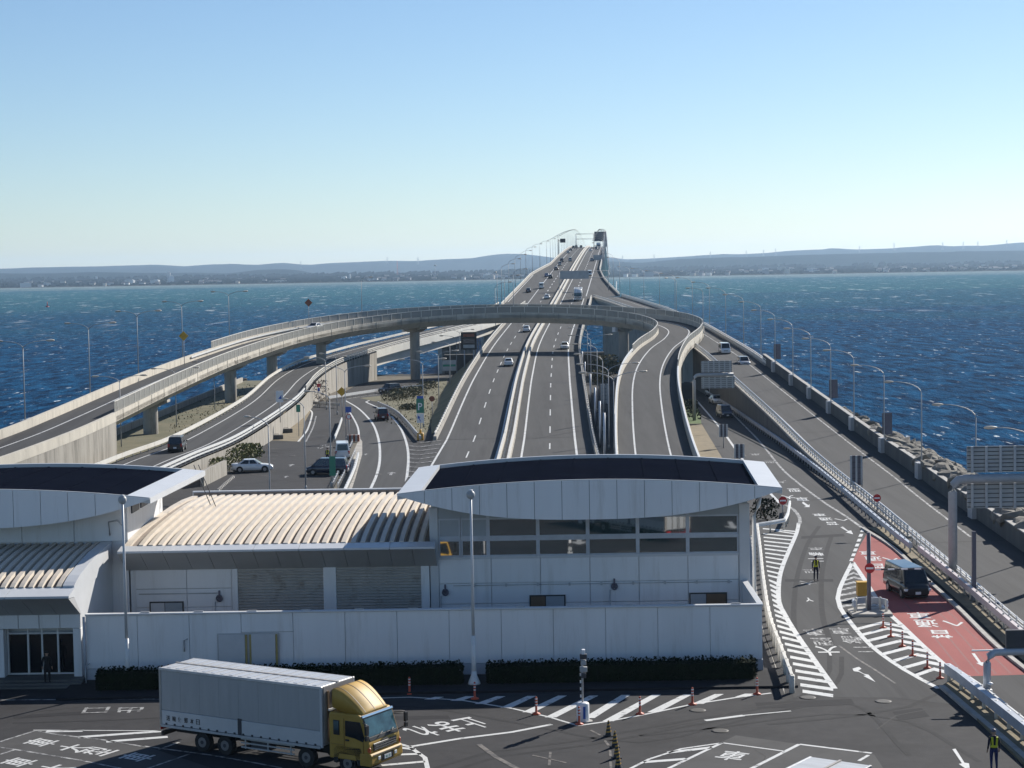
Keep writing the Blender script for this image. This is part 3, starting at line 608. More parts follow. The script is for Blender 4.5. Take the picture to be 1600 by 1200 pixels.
gb = MB(); deck_prism(gb, off(LI, -.45)[ja:jb + 1], off(LO, .45)[ja:jb + 1], 0.55, 1.75, 1.5); gb.build('girder', 'parapet_concrete', lp)
def ramp_wall(A, B, zb, mt, parent, name='retaining_wall'):
    b = MB(); n = len(A); vs = [p + Vector((0, 0, -.01)) for p in A] + [p + Vector((0, 0, -.01)) for p in B] + [Vector((p.x, p.y, zb)) for p in A] + [Vector((p.x, p.y, zb)) for p in B]
    fs = [(i, 2 * n + i, 2 * n + i + 1, i + 1) for i in range(n - 1)] + [(n + i, n + i + 1, 3 * n + i + 1, 3 * n + i) for i in range(n - 1)] + [(0, n, 3 * n, 2 * n), (n - 1, 3 * n - 1, 4 * n - 1, 2 * n - 1)]
    return b.add(vs, fs).build(name, mt, parent)
ramp_wall(off(LI, -.42)[:ja + 1], off(LO, .42)[:ja + 1], -0.6, 'concrete_wall', lp); ramp_wall(off(LI, -.42)[jb:], off(LO, .42)[jb:], -0.8, 'concrete_wall', lp)
MB().sweep(off(LO, .25), [(-.2, -.5), (-.2, .95), (.2, .95), (.2, -.5)]).build('outer_parapet', 'parapet_concrete', lp)
MB().sweep(off(LI, -.25)[ja - 20:], [(-.2, -.6), (-.2, .45), (.2, .45), (.2, -.6)]).build('inner_parapet', 'parapet_concrete', lp)
MB().sweep(off(LI, -.25)[:ja - 19], [(-.2, -.3), (-.2, .8), (.2, .8), (.2, -.3)]).build('inner_parapet', 'parapet_concrete', lp)
for nm, pth, z0, z1 in (('outer', off(LO, .25)[ja - 4:jb - 30], .95, 2.0), ('inner', off(LI, -.25)[ja + 6:jb + 1], .45, 1.65)):
    MB().sweep(pth, [(-.015, z0), (-.015, z1), (.015, z1), (.015, z0)]).build('fence_panel', 'fence_panel', lp)
    MB().sweep(pth, [(-.06, z1), (-.06, z1 + .09), (.06, z1 + .09), (.06, z1)]).build('top_rail', 'rail_white', lp)
    pmx = MB().box((0, 0, (z0 + z1) / 2), (0.12, 0.12, z1 - z0)).mesh('fence_post', 'rail_white')
    for q, a in along(pth, 3.0): inst('fence_post', pmx, lp, q, a)
for pth in (off(LO, .25)[:ja - 3], off(LI, -.25)[:ja + 7]): MB().sweep(pth, [(-.1, .8), (-.1, 1.08), (.1, 1.08), (.1, .8)]).build('top_rail', 'white_metal', lp)
MB().sweep(off(LO, -.15)[jb - 60:jb - 25], [(-.05, .55), (-.05, .8), (.05, .8), (.05, .55)]).build('inner_rail', 'white_metal', lp)
flat(ribbon(off(LOOP, lambda i: -hw[i] + (1.9 if cum[i] < 300 else 0.7)), .2, .02), 'edge_line', 'paint', lp); flat(ribbon(off(LOOP, lambda i: hw[i] - (2.4 if cum[i] < 300 else 2.6)), .2, .02), 'edge_line', 'paint', lp)
for i_, (x, y, w) in enumerate(((-48.4, 256, 2.0), (-46.4, 316, 2.0), (-42.6, 341, 1.9), (-36, 363, 1.9), (-19.5, 388, 2.0), (23.4, 398.5, 2.0), (31.5, 362, 1.9))):
    j = min(range(nl), key=lambda i: (LOOP[i].x - x) ** 2 + (LOOP[i].y - y) ** 2); zt = LOOP[j].z - 1.7; d_ = LOOP[min(j + 1, nl - 1)] - LOOP[j - 1]; a = math.atan2(d_.y, d_.x)
    b = MB(); n_ = 20; pts = [((w / 2) * math.cos(u), (w / 2) * math.sin(u)) for u in [2 * math.pi * k / n_ for k in range(n_)]]; b.prism(pts, SEA if y > 380 and x > 0 else -1.0, zt - .9)
    o = b.build('pier', 'concrete', lp, 0, 2, (x, y, 0)); hb = MB(); hb.extr([(-w / 2, zt - 1.0), (w / 2, zt - 1.0), (2.5, zt - .35), (2.5, zt), (-2.5, zt), (-2.5, zt - .35)], 'x', -w * .55, w * .55); h2 = hb.build('pier_head', 'concrete', lp, 0, 2, (x, y, 0), a)
    MB().box((0, -2.9 if x < 0 else 2.9, zt - .5), (.9, .7, 1.0)).build('drain_box', 'white_flat', lp, 0, 2, (x, y, 0), a)

jm = MB().box((0, 0, -.15), (.05, .06, 1.3)).mesh('segment_joint', 'concrete_dark')
for pth in (off(LI, -.455)[ja:jb], off(LO, .455)[ja:jb]):
    for q, a in along(pth, 8.0): inst('segment_joint', jm, lp, q, a)
# ------------------------------------------------------------------ left on-ramp (beside the car park, then a white steel bridge)
RC = crom([(-44, 150, 0.3), (-41, 180, 1.4), (-38.5, 205, 2.0), (-36.6, 231, 2.1), (-36.0, 283, 2.8), (-37.6, 330, 3.7), (-36.6, 358, 4.6), (-33.8, 378, 5.2), (-28.6, 403, 6.1), (-18.8, 435, 7.6), (-10.0, 475, 8.7), (-4.2, 520, 9.7), (0.4, 576, 11.35)], 3.0)
CL, CR_ = off(RC, -4.1), off(RC, 4.1)
rc = struct(MB().loft([p + Vector((0, 0, .008)) for p in CL], [p + Vector((0, 0, .008)) for p in CR_]).build('left_ramp_road', 'asphalt_lane'))
jc = next(i for i, p in enumerate(RC) if p.y > 388)
ramp_wall(off(CL, -.3)[:jc + 1], off(CR_, .3)[:jc + 1], -0.7, 'concrete_wall', rc)
gb = MB(); deck_prism(gb, CL[jc:], CR_[jc:], 0.5, 0.9, 0.9); gb.build('deck_slab', 'steel_white', rc)
for s_ in (-2.6, 2.9): MB().sweep(off(RC, s_)[jc:], [(-.25, -3.2), (-.25, -.9), (.25, -.9), (.25, -3.2)]).build('girder', 'steel_white', rc)
MB().sweep(off(CR_, .22)[jc:], [(-.1, -1.2), (-.1, .25), (.1, .25), (.1, -1.2)]).build('fascia', 'steel_white', rc)
MB().bb(-4.6, 4.6, -1.5, 1.5, SEA, 4.6).build('abutment', 'concrete_dark', rc, 0, 2, (-32.4, 388.5, 0), 0.35); MB().bb(-4.6, 4.6, -1.1, 1.1, SEA - 2, 5.6).build('pier', 'concrete', rc, 0, 2, (-13, 459, 0), 0.5); MB().bb(-4.6, 4.6, -1.1, 1.1, SEA - 2, 6.6).build('pier', 'concrete', rc, 0, 2, (-3.5, 526, 0), 0.3)
flat(ribbon(off(RC, -2.6), .18, .02), 'edge_line', 'paint', rc); flat(ribbon(off(RC, 1.1), .18, .02), 'edge_line', 'paint', rc)
guardrail(off(CL, .15)[6:], 'white guardrail on the sea side of the left ramp under the loop', rails=((.38, .82),), mt='rail_white', spacing=3.0, th=.09)
jr = next(i for i, p in enumerate(RC) if p.y > 300)
guardrail(off(CR_, -.1)[12:jr], 'white guardrail on top of the car park retaining wall', rails=((.30, .45), (.65, .9)), mt='white_metal', spacing=2.0, th=.06)
guardrail(off(CR_, -.1)[jr:], 'white three bar railing on the steel girder ramp bridge', rails=((.25, .36), (.55, .66), (.88, 1.05)), mt='rail_white', spacing=2.0, th=.05, ph=1.0)

# ------------------------------------------------------------------ right off-ramp along the sea wall (outer road)
DL_t = [(40, 27.0), (90, 28.6), (114, 29.5), (129, 30.3), (175, 32.3), (245, 33.3), (330, 33.3), (403, 33.0), (480, 31), (560, 28), (602, 25.9)]
DR_t = [(40, 32.5), (80, 35), (110, 36.6), (140, 38.2), (162, 39.5), (192, 41.1), (215, 41.5), (330, 41.5), (403, 41), (480, 39), (560, 36.5), (602, 34.8)]
DZ_t = [(40, 0.0), (182, 0.0), (213, .75), (250, 2.5), (283, 4.1), (307, 5.3), (330, 6.4), (403, 8.9), (480, 10.8), (560, 12.0), (602, 12.6)]
ys = list(range(40, 600, 4)) + [602]
def smooth_tab(tab, y): return (lerp_tab(tab, y - 10) + lerp_tab(tab, y) * 2 + lerp_tab(tab, y + 10)) / 4
DLp = [Vector((smooth_tab(DL_t, y), y, smooth_tab(DZ_t, y))) for y in ys]; DRp = [Vector((smooth_tab(DR_t, y), y, smooth_tab(DZ_t, y))) for y in ys]
rd = struct(MB().loft([p + Vector((0, 0, .012)) for p in DLp], [p + Vector((0, 0, .012)) for p in DRp]).build('outer_road', 'asphalt_lane'))
jd = next(i for i, p in enumerate(DLp) if p.y > 346)
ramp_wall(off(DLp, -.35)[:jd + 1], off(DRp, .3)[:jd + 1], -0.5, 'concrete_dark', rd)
gb = MB(); deck_prism(gb, DLp[jd:], DRp[jd:], 0.5, 2.2, 1.4); gb.build('girder', 'bridge_steel', rd)
for y in (380, 430, 480, 530, 580): MB().bb(-3.6, 3.6, -1.1, 1.1, SEA - 2, lerp_tab(DZ_t, y) - 2.1).build('pier', 'concrete', rd, 0, 2, ((lerp_tab(DL_t, y) + lerp_tab(DR_t, y)) / 2, y, 0))
flat(ribbon(off(DLp, 1.15), .2, .018), 'edge_line', 'paint', rd); flat(ribbon([p for p in off(DRp, -2.55) if p.y > 150], .2, .018), 'edge_line', 'paint_worn', rd)
for y in (150, 178, 205, 232, 262, 292, 322): flat([stripe(Vector((lerp_tab(DL_t, y) + .4, y - .8, lerp_tab(DZ_t, y - .8) + .02)), Vector((lerp_tab(DR_t, y) - .3, y, lerp_tab(DZ_t, y) + .02)), .22)], 'road_joint', 'asphalt', rd)
# balustrade on the retaining wall, kerb below
bl = [p for p in off(DLp, .05) if 150 < p.y < 350]
guardrail(bl, 'pale post and rail balustrade on the retaining wall of the outer road', rails=((.45, .55), (.95, 1.08)), mt='galvanised', pmt='rail_white', spacing=1.6, th=.05, ph=1.0, kerb=.32)
guardrail([p for p in off(DLp, .05) if p.y >= 346], 'pale railing on the outer road bridge beyond the loop', rails=((.3, .45), (.7, .95)), mt='rail_white', spacing=4, th=.06, ph=.95, kerb=.3)
guardrail([p for p in off(DRp, -.05) if p.y >= 312], 'pale sea side railing on the outer road bridge', rails=((.25, .75), (.9, 1.05)), mt='rail_white', spacing=4, th=.08, ph=1.05, kerb=.3)
sw = thing('sea_wall', 'shaded concrete sea wall along the outer road', 'sea wall')  # face colour darkened to carry its shade, coping left light
swp = [p for p in off(DRp, .1) if 60 <= p.y <= 316]
wl_len = 0; seg = [swp[0]]
for a, b in zip(swp, swp[1:]):
    seg.append(b)
    if (seg[-1] - seg[0]).length > 11 or b is swp[-1]:
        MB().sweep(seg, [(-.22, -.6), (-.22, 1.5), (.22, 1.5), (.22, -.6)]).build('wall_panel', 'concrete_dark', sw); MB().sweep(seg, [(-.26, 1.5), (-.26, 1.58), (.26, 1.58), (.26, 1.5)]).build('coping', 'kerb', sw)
        d_ = (seg[-1] - seg[-2]).normalized(); seg = [seg[-1] + d_ * 0.03]
# lamps on the sea wall
LX = (302, 283, 266, 249.5, 232.7, 213.5, 192, 163.5, 140)
for i, y in enumerate(LX):
    x, z = smooth_tab(DR_t, y), smooth_tab(DZ_t, y)
    t = lamp((x, y, z), 9.8, (math.pi,), 2.9, 'sea wall street lamp, %s from the far end of the dark wall' % ORD[i], 'street lamps on the sea wall', rise=1.2)
    MB().bb(-.55, .1, -.8, .8, 0, 1.62).build('pedestal', 'grey_panel', t)
    if i in (0, 3, 5): MB().bb(-.75, .35, -.05, .05, 2.0, 4.4).build('panel', 'purple_grey', t, 0, 2, (0.55, .1, 0))
for i, y in enumerate((322, 345, 372, 400, 430, 465, 500, 540, 580)):
    x, z = smooth_tab(DR_t, y), smooth_tab(DZ_t, y); lamp((x + .4, y, z), 9.8, (math.pi,), 2.9, 'sea side street lamp on the outer road bridge, %s beyond the dark wall' % ORD[i], 'street lamps on the outer road bridge', rise=1.2, n=6)
# rock revetment outside the wall
rocks = []
for k in range(6):
    bm = bmesh.new(); bmesh.ops.create_icosphere(bm, subdivisions=2 if k < 3 else 1, radius=1.0)
    for v in bm.verts:
        f_ = 0.72 + 0.5 * fbm(v.co.x * 1.3 + k * 7, v.co.y * 1.3 + v.co.z * 2.1 + k, 2); v.co *= f_; v.co.z *= 0.55
    me = bpy.data.meshes.new('rock'); bm.to_mesh(me); bm.free(); me.materials.append(MATS['rock']); rocks.append(me)
def rock_field(name, cells, label, mt=None):
    t = struct(empty(name)); cells = sorted(cells, key=lambda c: -c[3]); meshes = rocks
    if mt: meshes = [m_.copy() for m_ in rocks]; [(m_.materials.clear(), m_.materials.append(MATS[mt])) for m_ in meshes]
    jb_ = MB()
    for i, (x, y, z, _) in enumerate(cells):
        me = meshes[R.randrange(6)]; s_ = R.uniform(.55, 1.2); rot = (R.uniform(-.5, .5), R.uniform(-.5, .5), R.uniform(0, 6.28)); sca = (s_ * R.uniform(.9, 1.5), s_, s_ * R.uniform(.8, 1.3))
        if i < 290: inst('rock', me, t, (x, y, z), 0, sca, rot)
        else:
            M_ = Matrix.LocRotScale(Vector((x, y, z)), __import__('mathutils').Euler(rot), Vector(sca)); jb_.add([M_ @ v.co for v in me.vertices], [tuple(p.vertices) for p in me.polygons])
    if jb_.v: o = jb_.build('rubble', mt or 'rock', t); o['kind'] = 'stuff'
    return t
cells = []
y = 120.0
while y < 335:
    u = 0.0
    while u < 15.5:
        x = smooth_tab(DR_t, y) + .9 + u + R.uniform(-.4, .4); yy = y + R.uniform(-.6, .6); z = 1.25 - 7.2 * u / 15.5 + R.uniform(-.25, .35) + min(smooth_tab(DZ_t, yy), 1.2) * (1 - u / 15)
        cells.append((x, yy, z, (100 if 150 < y < 275 and u < 8 else 0) - yy * .1 - u)); u += 1.55
    y += 1.6
rock_field('rock_revetment', cells, '')
bs = MB(); bp_ = [Vector((smooth_tab(DR_t, y), y, 0)) for y in range(60, 345, 6)]; bs.loft([p + Vector((.3, 0, .9)) for p in bp_], [p + Vector((16, 0, SEA - 1)) for p in bp_]); struct(bs.build('revetment_core', 'rock_dark'))
cells = []
for yy in range(205, 385, 2):
    for u in (0, 1.6, 3.2, 4.8, 6.4): cells.append((-53.6 - u + R.uniform(-.4, .4), yy + R.uniform(-.6, .6), .2 - u * .85 + R.uniform(-.2, .3), -u))
rock_field('left_revetment', cells, '', 'rock_dark')
MB().sweep([Vector((-52.8, y, .8)) for y in range(205, 380, 5)], [(-.2, -.4), (-.2, .9), (.2, .9), (.2, -.4)]).build('coast_wall', 'concrete').update_tag()
tag(bpy.data.objects['coast_wall'], 'low pale sea wall on the left shore beneath the loop ramp', 'sea wall')
cells = [(x + R.uniform(-.5, .5), 409 + u + R.uniform(-.5, .5), -.6 - u * .8, -u) for x in range(-34, 24, 2) for u in (0, 1.7, 3.4, 5.0)]
rock_field('tip_revetment', cells, '', 'rock_dark')

# ------------------------------------------------------------------ lamps elsewhere
lft = [(45, 657, 4.6), (145, 607, 6.4), (224, 572, 7.3), (293, 543, 8.4), (366, 517, 9.6)]
for i, (px, py, z) in enumerate(lft):
    j = min(range(nl // 2, nl), key=lambda k: abs(800 + 3000 * LO[k].x / LO[k].y - px)); q = off(LO, .5)[j]
    lamp((q.x, q.y, q.z + .3), 9.3, (0.35, math.pi - .35), 2.6, 'twin arm street lamp on the sea side of the loop ramp, %s from the left' % ORD[i], 'street lamps on the outside of the loop ramp', rise=.8)
for i, (j_) in enumerate((0.56, 0.50, 0.44, 0.385)):
    q = off(LO, .5)[int(nl * j_)]; lamp((q.x, q.y, q.z + .3), 8.6, (math.atan2(360 - q.y, -6 - q.x),), 2.4, 'street lamp behind the top of the loop ramp, %s from the left' % ORD[i], 'street lamps behind the loop ramp crest', rise=.8, n=6)
park = [((190, 708), 9.6, (0.3, math.pi), 'by the left abutment of the loop'), ((276, 676), 9.0, (0.3, math.pi), 'beside the first loop pier'), ((336, 648), 8.4, (0.3, math.pi), 'beside the second loop pier'),
        ((510, 640), 8.5, (0, math.pi), 'in front of the thick loop pier'), ((527, 648), 9.4, (math.pi * .8,), 'behind the yellow diamond sign'), ((541, 690), 9.8, (0, math.pi), 'above the parked white van'), ((518, 762), 9.8, (math.pi * .8,), 'rising from the chain fence by the black car'), ((478, 768), 9.2, (math.pi * .75,), 'in the middle of the car park'), ((423, 815), 9.2, (math.pi * .75,), 'just behind the corrugated roof'),
        ((662, 668), 9.6, (0.2, math.pi - .2), 'next to the green parking sign'), ((686, 636), 9.0, (0.3, math.pi), 'beside the round brown sign'), ((704, 606), 8.6, (math.pi,), 'on the shrub bank'), ((714, 590), 8.6, (0.2, math.pi), 'left of the dark message board'), ((719, 580), 9.0, (0.3, math.pi), 'under the dark message board'), ((748, 560), 9.0, (0.3,), 'right of the dark message board')]
for (px, py), h, dr, lab in park:
    q = P(px, py); lamp((q.x, q.y, 0), h, dr, 2.6, 'grey street lamp ' + lab, 'street lamps around the car park', rise=.8)
for i, y in enumerate((212, 231, 258, 292, 330, 372)):
    x = mx_(y) + 12.4 + (0 if i < 4 else -.3); lamp((x, y, 0.0), 10.4, ((math.pi, 0.15) if i in (0, 1, 4) else (math.pi,)), 3.0, 'street lamp in the gap right of the expressway, %s from the building' % ORD[i], 'street lamps between expressway and loop ramp', rise=1.0)
    MB().tube([(0, 0, 0), (0, 0, 5.6)], .13, 8).build('cable_pipe', 'rail_blue', None, loc=(x - .9, y + 4, 0)).name = 'utility_column'
for i, o in enumerate([o for o in sc.objects if o.name.startswith('utility_column')]): tag(o, 'thick blue grey column right of the expressway, %s from the building' % ORD[i], 'column', 'blue grey columns beside the expressway')
q = P(733, 558, 2.5)
for i, y in enumerate(range(470, 3000, 38)):
    for s_, o_ in ((-1, lerp_tab(offL_t, y) - .6), (1, lerp_tab(offR_t, y) + .6)):
        if s_ > 0 and y < 610: continue
        lamp((mx_(y) + o_, y, mz(y) + .3), 11.5, (0 if s_ < 0 else math.pi,), 3.2, 'tall street lamp along the %s side of the long bridge' % ('left' if s_ < 0 else 'right'), 'street lamps on the %s side of the bridge' % ('left' if s_ < 0 else 'right'), r=.10, n=5, rise=1.6, hs=1.2)
# ------------------------------------------------------------------ ground level roads: surfaces and markings (all on the island ground)
def gp(*pts, z=0.0): return [P(x, y, z) for x, y in pts]
def line_mark(pts, w, name='road_line', mt='paint', z=0.008, step=2.0): return flat(ribbon(crom(gp(*pts), step), w, z), name, mt, ground)
flat([gp((1066, 640), (1088, 620), (1128, 618), (1150, 640), (1225, 705), (1268, 748), (1345, 812), (1400, 860), (1450, 905), (1500, 952), (1600, 1048), (1700, 1140), (1480, 1100), (1400, 1090), (1240, 1090), (1212, 1000), (1190, 900), (1182, 822), (1225, 812), (1222, 775), (1150, 735))], 'road_surface', 'asphalt_lane', ground, 0.002)
flat([gp((536, 765), (556, 725), (562, 690), (556, 655), (538, 628), (545, 620), (600, 612), (640, 607), (640, 615), (600, 620), (574, 627), (600, 641), (622, 664), (640, 695), (644, 770))], 'road_surface', 'asphalt_lane', ground, 0.002)
# left road with the red minivan
line_mark([(632.6, 770), (638, 721), (635.4, 693.5), (625.8, 668.8), (612, 651), (597, 640), (579, 631.6), (572, 628), (577, 625.6), (594, 623)], .3)
line_mark([(577, 768), (588.6, 741.6), (593.5, 717), (592, 689.4), (584.5, 666), (573.5, 651), (558.4, 637), (540, 626)], .3)
line_mark([(561, 700), (561, 681), (558.4, 666), (549, 648), (540, 636)], .25); line_mark([(538, 624), (562, 620), (592, 616)], .25, mt='paint_worn')
line_mark([(466, 690), (480, 672), (487, 651), (487, 643), (480, 639), (470, 640)], .25); line_mark([(478, 690), (489, 668), (494, 650)], .2, mt='paint_worn')
for x0, y0, x1, y1, x2, y2 in ((637.5, 696.3, 657.4, 698, 689.7, 693.5), (638, 702.5, 656, 703.9, 685.6, 700.4), (639, 709, 656.8, 710.3, 682, 707), (639, 715.3, 656.8, 717, 678.8, 713.5), (639, 721.7, 656, 723.4, 674.6, 720.8), (639, 728.6, 655, 730.5, 670, 728), (638.5, 736, 652, 738, 666, 736), (637.5, 744, 648, 746, 660, 744), (656, 691.9, 675, 689.5, 692.5, 687.3)):
    flat(ribbon(gp((x0, y0), (x1, y1), (x2, y2), z=.16), .28, .0), 'chevron_marking', 'paint_worn', ground)

for cx, cy, s_ in ((611.5, 740, 1.0), (571.5, 710, .6), (455, 727, .8), (447, 745, .6)):
    c = P(cx, cy); flat([[c + Vector(v) * s_ for v in ((-.15, -1.6, .008), (.15, -1.6, .008), (.15, .4, .008), (.5, .4, .008), (0, 1.6, .008), (-.5, .4, .008), (-.15, .4, .008))]], 'arrow_marking', 'paint_worn', ground)
for ch, px, py in (('止', 505, 696), ('ま', 513, 698), ('れ', 500, 700)): road_text(ch, P(px, py), (.9, 1.8), math.pi, 'paint_worn', ground)
for k in range(9): line_mark([(405 + k * 1.5 - k * 3, 700 + k * 5.2), (438 - k * 2, 701 + k * 5.4)], .12, 'parking_line', 'paint_old')
# inner right road lines
line_mark([(1087, 624), (1123, 666), (1148, 700), (1180, 745), (1218, 786)], .28); line_mark([(1128, 630), (1160, 662), (1187, 690), (1220, 730.5), (1247, 754.5), (1287, 784.5), (1322, 807), (1350, 827)], .25, mt='paint_worn')
line_mark([(1228, 789), (1240, 796), (1249, 808), (1250, 818)], .3, mt='paint_worn')
bound = [(1248, 817), (1245, 832), (1233, 860), (1222, 887), (1217, 910), (1217, 940), (1225, 958), (1240, 984), (1270, 1028), (1304, 1076)]
line_mark(bound, .32)
def x_at(tab, y):
    for (xa, ya), (xb, yb) in zip(tab, tab[1:]):
        if ya <= y <= yb: return xa + (xb - xa) * (y - ya) / (yb - ya)
    return tab[-1][0] if y > tab[-1][1] else tab[0][0]
left_e = [(1192, 826), (1194, 850), (1198, 890), (1203, 915), (1209, 950), (1215, 980), (1228, 1010), (1240, 1040), (1254, 1080)]
ysr = [826, 829.5, 834, 839.5, 845.5, 851.5, 857.5, 864, 870.5, 877.5, 884.5, 892, 899, 906.5, 914, 921.5, 929, 937, 945, 953.5, 961, 969.5, 978, 987, 996, 1006, 1015.5, 1026.5, 1037, 1048, 1058.5, 1070, 1080]
for i, y in enumerate(ysr):
    xl = x_at(left_e, y) + (20 if i == 1 else 0); sl = 5 if y < 900 else 8; xr = x_at(bound, min(1075, y + sl)) - 1.5; hwid = .85 + (y - 826) * .0062
    flat([gp((xl, y - hwid), (xr, y + sl * (xr - xl) / max(20, xr - xl) * .9 - hwid), (xr, y + sl * .9 + hwid), (xl, y + hwid))], 'hatch_stripe', 'paint', ground, .006)
# chevron island between the grey and the red lane
chL = [(1332, 878), (1321, 900), (1312, 920), (1309, 935), (1313, 950), (1330, 974), (1362, 1010), (1412, 1046), (1467, 1076)]; chR = [(1332, 878), (1349, 903), (1366, 930), (1380, 950), (1410, 978), (1440, 1007), (1484, 1046)]
line_mark(chL, .3); line_mark(chR, .32)
for ya in (881, 888, 895, 902, 909.5, 917, 925.5, 934, 943, 973, 982, 991.5, 1001.5, 1012, 1023, 1034, 1045.5, 1056.5):
    lowr = ya > 960; sl = 10 if lowr else 5; yl = ya + sl; xl = x_at(chL, yl) + 1; yr = ya + (6 if lowr else 4); xr = x_at(chR, yr) - 1; xm = (xl * .45 + xr * .55) if lowr else (xl + xr) / 2; h_ = 1.3 + (ya - 881) * .007
    if ya < 1050: flat([gp((xl, yl - h_), (xm, ya - h_), (xm, ya + h_), (xl, yl + h_)), gp((xm, ya - h_), (xr, yr - h_), (xr, yr + h_), (xm, ya + h_))], 'chevron_marking', 'paint' if lowr else 'paint_worn', ground, .006)
flat([gp((1357, 830), (1400, 862), (1448, 907), (1500, 954), (1560, 1012), (1612, 1054), (1506, 1057), (1484, 1046), (1440, 1007), (1410, 978), (1380, 950), (1366, 930), (1332, 878), (1344, 852))], 'red_lane', 'red_asphalt', ground, .0045)
for i in range(7):
    y = 829 + i * 7.6; x = 1347.5 - i * 2.85; flat([gp((x - 3.5, y + 2.2), (x - 1.2, y - 2.2), (x + 4.2, y - 2.2), (x + 2.2, y + 2.2))], 'lane_dash', 'paint', ground, .01)
flat([gp((1518, 1021), (1523, 1021), (1533, 1035), (1537, 1035), (1535, 1041), (1525, 1036), (1529, 1036))], 'arrow_marking', 'paint', ground, .01)
flat([gp((1488, 1171), (1493, 1170), (1507, 1192), (1514, 1193), (1516, 1206), (1498, 1194), (1503, 1193))], 'arrow_marking', 'paint', ground, .01)
flat([gp((1332, 1045), (1342, 1042), (1346, 1045), (1341, 1048), (1350, 1053), (1357, 1054.5), (1368, 1066), (1349, 1056.5), (1353, 1055.5), (1342, 1050), (1334, 1049))], 'arrow_marking', 'paint', ground, .01)
for ch, px, py, w, h in (('普', 1470, 991, 1.9, 4.2), ('通', 1447, 974, 1.9, 4.0), ('車', 1436, 962, 1.9, 3.4), ('へ', 1490, 974, 1.7, 3.0), ('普', 1371, 884.5, 1.7, 3.6), ('通', 1364, 873, 1.7, 3.6), ('車', 1356, 864, 1.7, 3.4), ('へ', 1391, 873.5, 1.6, 2.6)): road_text(ch, P(px, py), (w * .72, h * .62), math.pi - .12, 'paint', ground, .011)
for ch, px, py, w, h, mt in (('大', 1294, 1017, 1.7, 4.0, 'paint'), ('型', 1285, 1003, 1.6, 3.4, 'paint_worn'), ('車', 1272, 988, 1.6, 3.2, 'paint_worn'), ('二', 1350, 1015, 1.4, 2.2, 'paint_worn'), ('輪', 1331, 1000, 1.6, 3.4, 'paint_worn'), ('車', 1313, 986, 1.6, 3.2, 'paint_worn'),
                             ('大', 1263, 911, 1.5, 2.6, 'paint_worn'), ('型', 1268, 893, 1.5, 2.4, 'paint_worn'), ('二', 1276, 875, 1.5, 2.2, 'paint'), ('輪', 1275, 866, 1.5, 2.4, 'paint'), ('車', 1275, 857.5, 1.5, 2.2, 'paint_worn'), ('Y', 1264, 937, .7, 2.0, 'paint'),
                             ('普', 1300, 818, 1.5, 3.0, 'paint'), ('通', 1290, 811, 1.5, 2.8, 'paint'), ('車', 1280, 804.5, 1.5, 2.6, 'paint'), ('へ', 1315, 812, 1.5, 2.2, 'paint'), ('大', 1232, 777, 1.6, 4.4, 'paint'), ('型', 1241, 766, 1.6, 4.0, 'paint'), ('車', 1253, 780, 1.6, 4.4, 'paint'), ('車', 1180, 710, 1.5, 3.6, 'paint_worn'), ('型', 1203, 722, 1.5, 3.6, 'paint_worn'), ('大', 1222, 753, 1.4, 3.6, 'paint_worn')):
    road_text(ch, P(px, py), (w * .75, h * .68), math.pi - .05, mt, ground, .011)
for pts in (((1313, 824), (1317, 823), (1325, 829.5), (1330, 829), (1333, 835), (1321, 832), (1325, 831)), ((1253, 786), (1255, 784), (1263, 789.5), (1265, 788), (1265, 792.5), (1256, 792.5), (1259.5, 791))): flat([gp(*pts)], 'arrow_marking', 'paint', ground, .011)
line_mark([(1311, 1009), (1340, 1030), (1366, 1046), (1399, 1068)], .14, mt='paint_old')
# plaza in front of the building
plz = [(-20, 1094), (300, 1092), (430, 1091)]
line_mark(plz, .14, mt='paint_worn', z=.006)
arcL = [(560, 1092), (640, 1089.5), (720, 1094), (800, 1107), (860, 1121), (903, 1134)]; arcR = [(903, 1134), (945, 1128), (1000, 1118), (1080, 1101), (1150, 1090), (1205, 1083)]
line_mark(arcL, .16); line_mark(arcR, .18)
for x0, y0, x1, y1 in ((688, 1089, 671, 1093), (736, 1088, 712, 1095), (784, 1088, 750, 1100), (832, 1087.5, 790, 1106), (880, 1087, 825, 1113), (929, 1087, 860, 1121), (979, 1086, 920, 1122), (1027, 1085.5, 950, 1127), (1076, 1085, 1020, 1113), (1125, 1084.5, 1090, 1100), (1172, 1084, 1157, 1089)):
    flat([gp((x0 - 8, y0), (x0 + 6, y0), (x1 + 9, y1), (x1 - 9, y1))], 'hatch_stripe', 'paint', ground, .006)
line_mark([(640, 1167), (720, 1154), (800, 1144), (862, 1132)], .26); line_mark([(1102, 1126), (1162, 1118)], .3); line_mark([(1162, 1118), (1236, 1111)], .14)
line_mark([(605, 1157), (640, 1167), (664, 1184), (668, 1200), (655, 1215)], .22)
for a, b in (((606, 1166), (648, 1171)), ((600, 1180), (658, 1178)), ((596, 1196), (664, 1190)), ((612, 1206), (664, 1202))): flat([[v + Vector((0, 0, .008)) for v in stripe(P(*a), P(*b), .3)]], 'hatch_stripe', 'paint', ground)
for ch, px, py in (('止', 739, 1129.5), ('ま', 698, 1136), ('れ', 659, 1143)): road_text(ch, P(px, py), (1.1, 2.3), 3.757, 'paint', ground)
for ch, px in (('口', 150, ), ('出', 203, )): road_text(ch, P(px, 1109.5), (1.3, 1.25), math.pi + .06, 'paint_worn', ground)
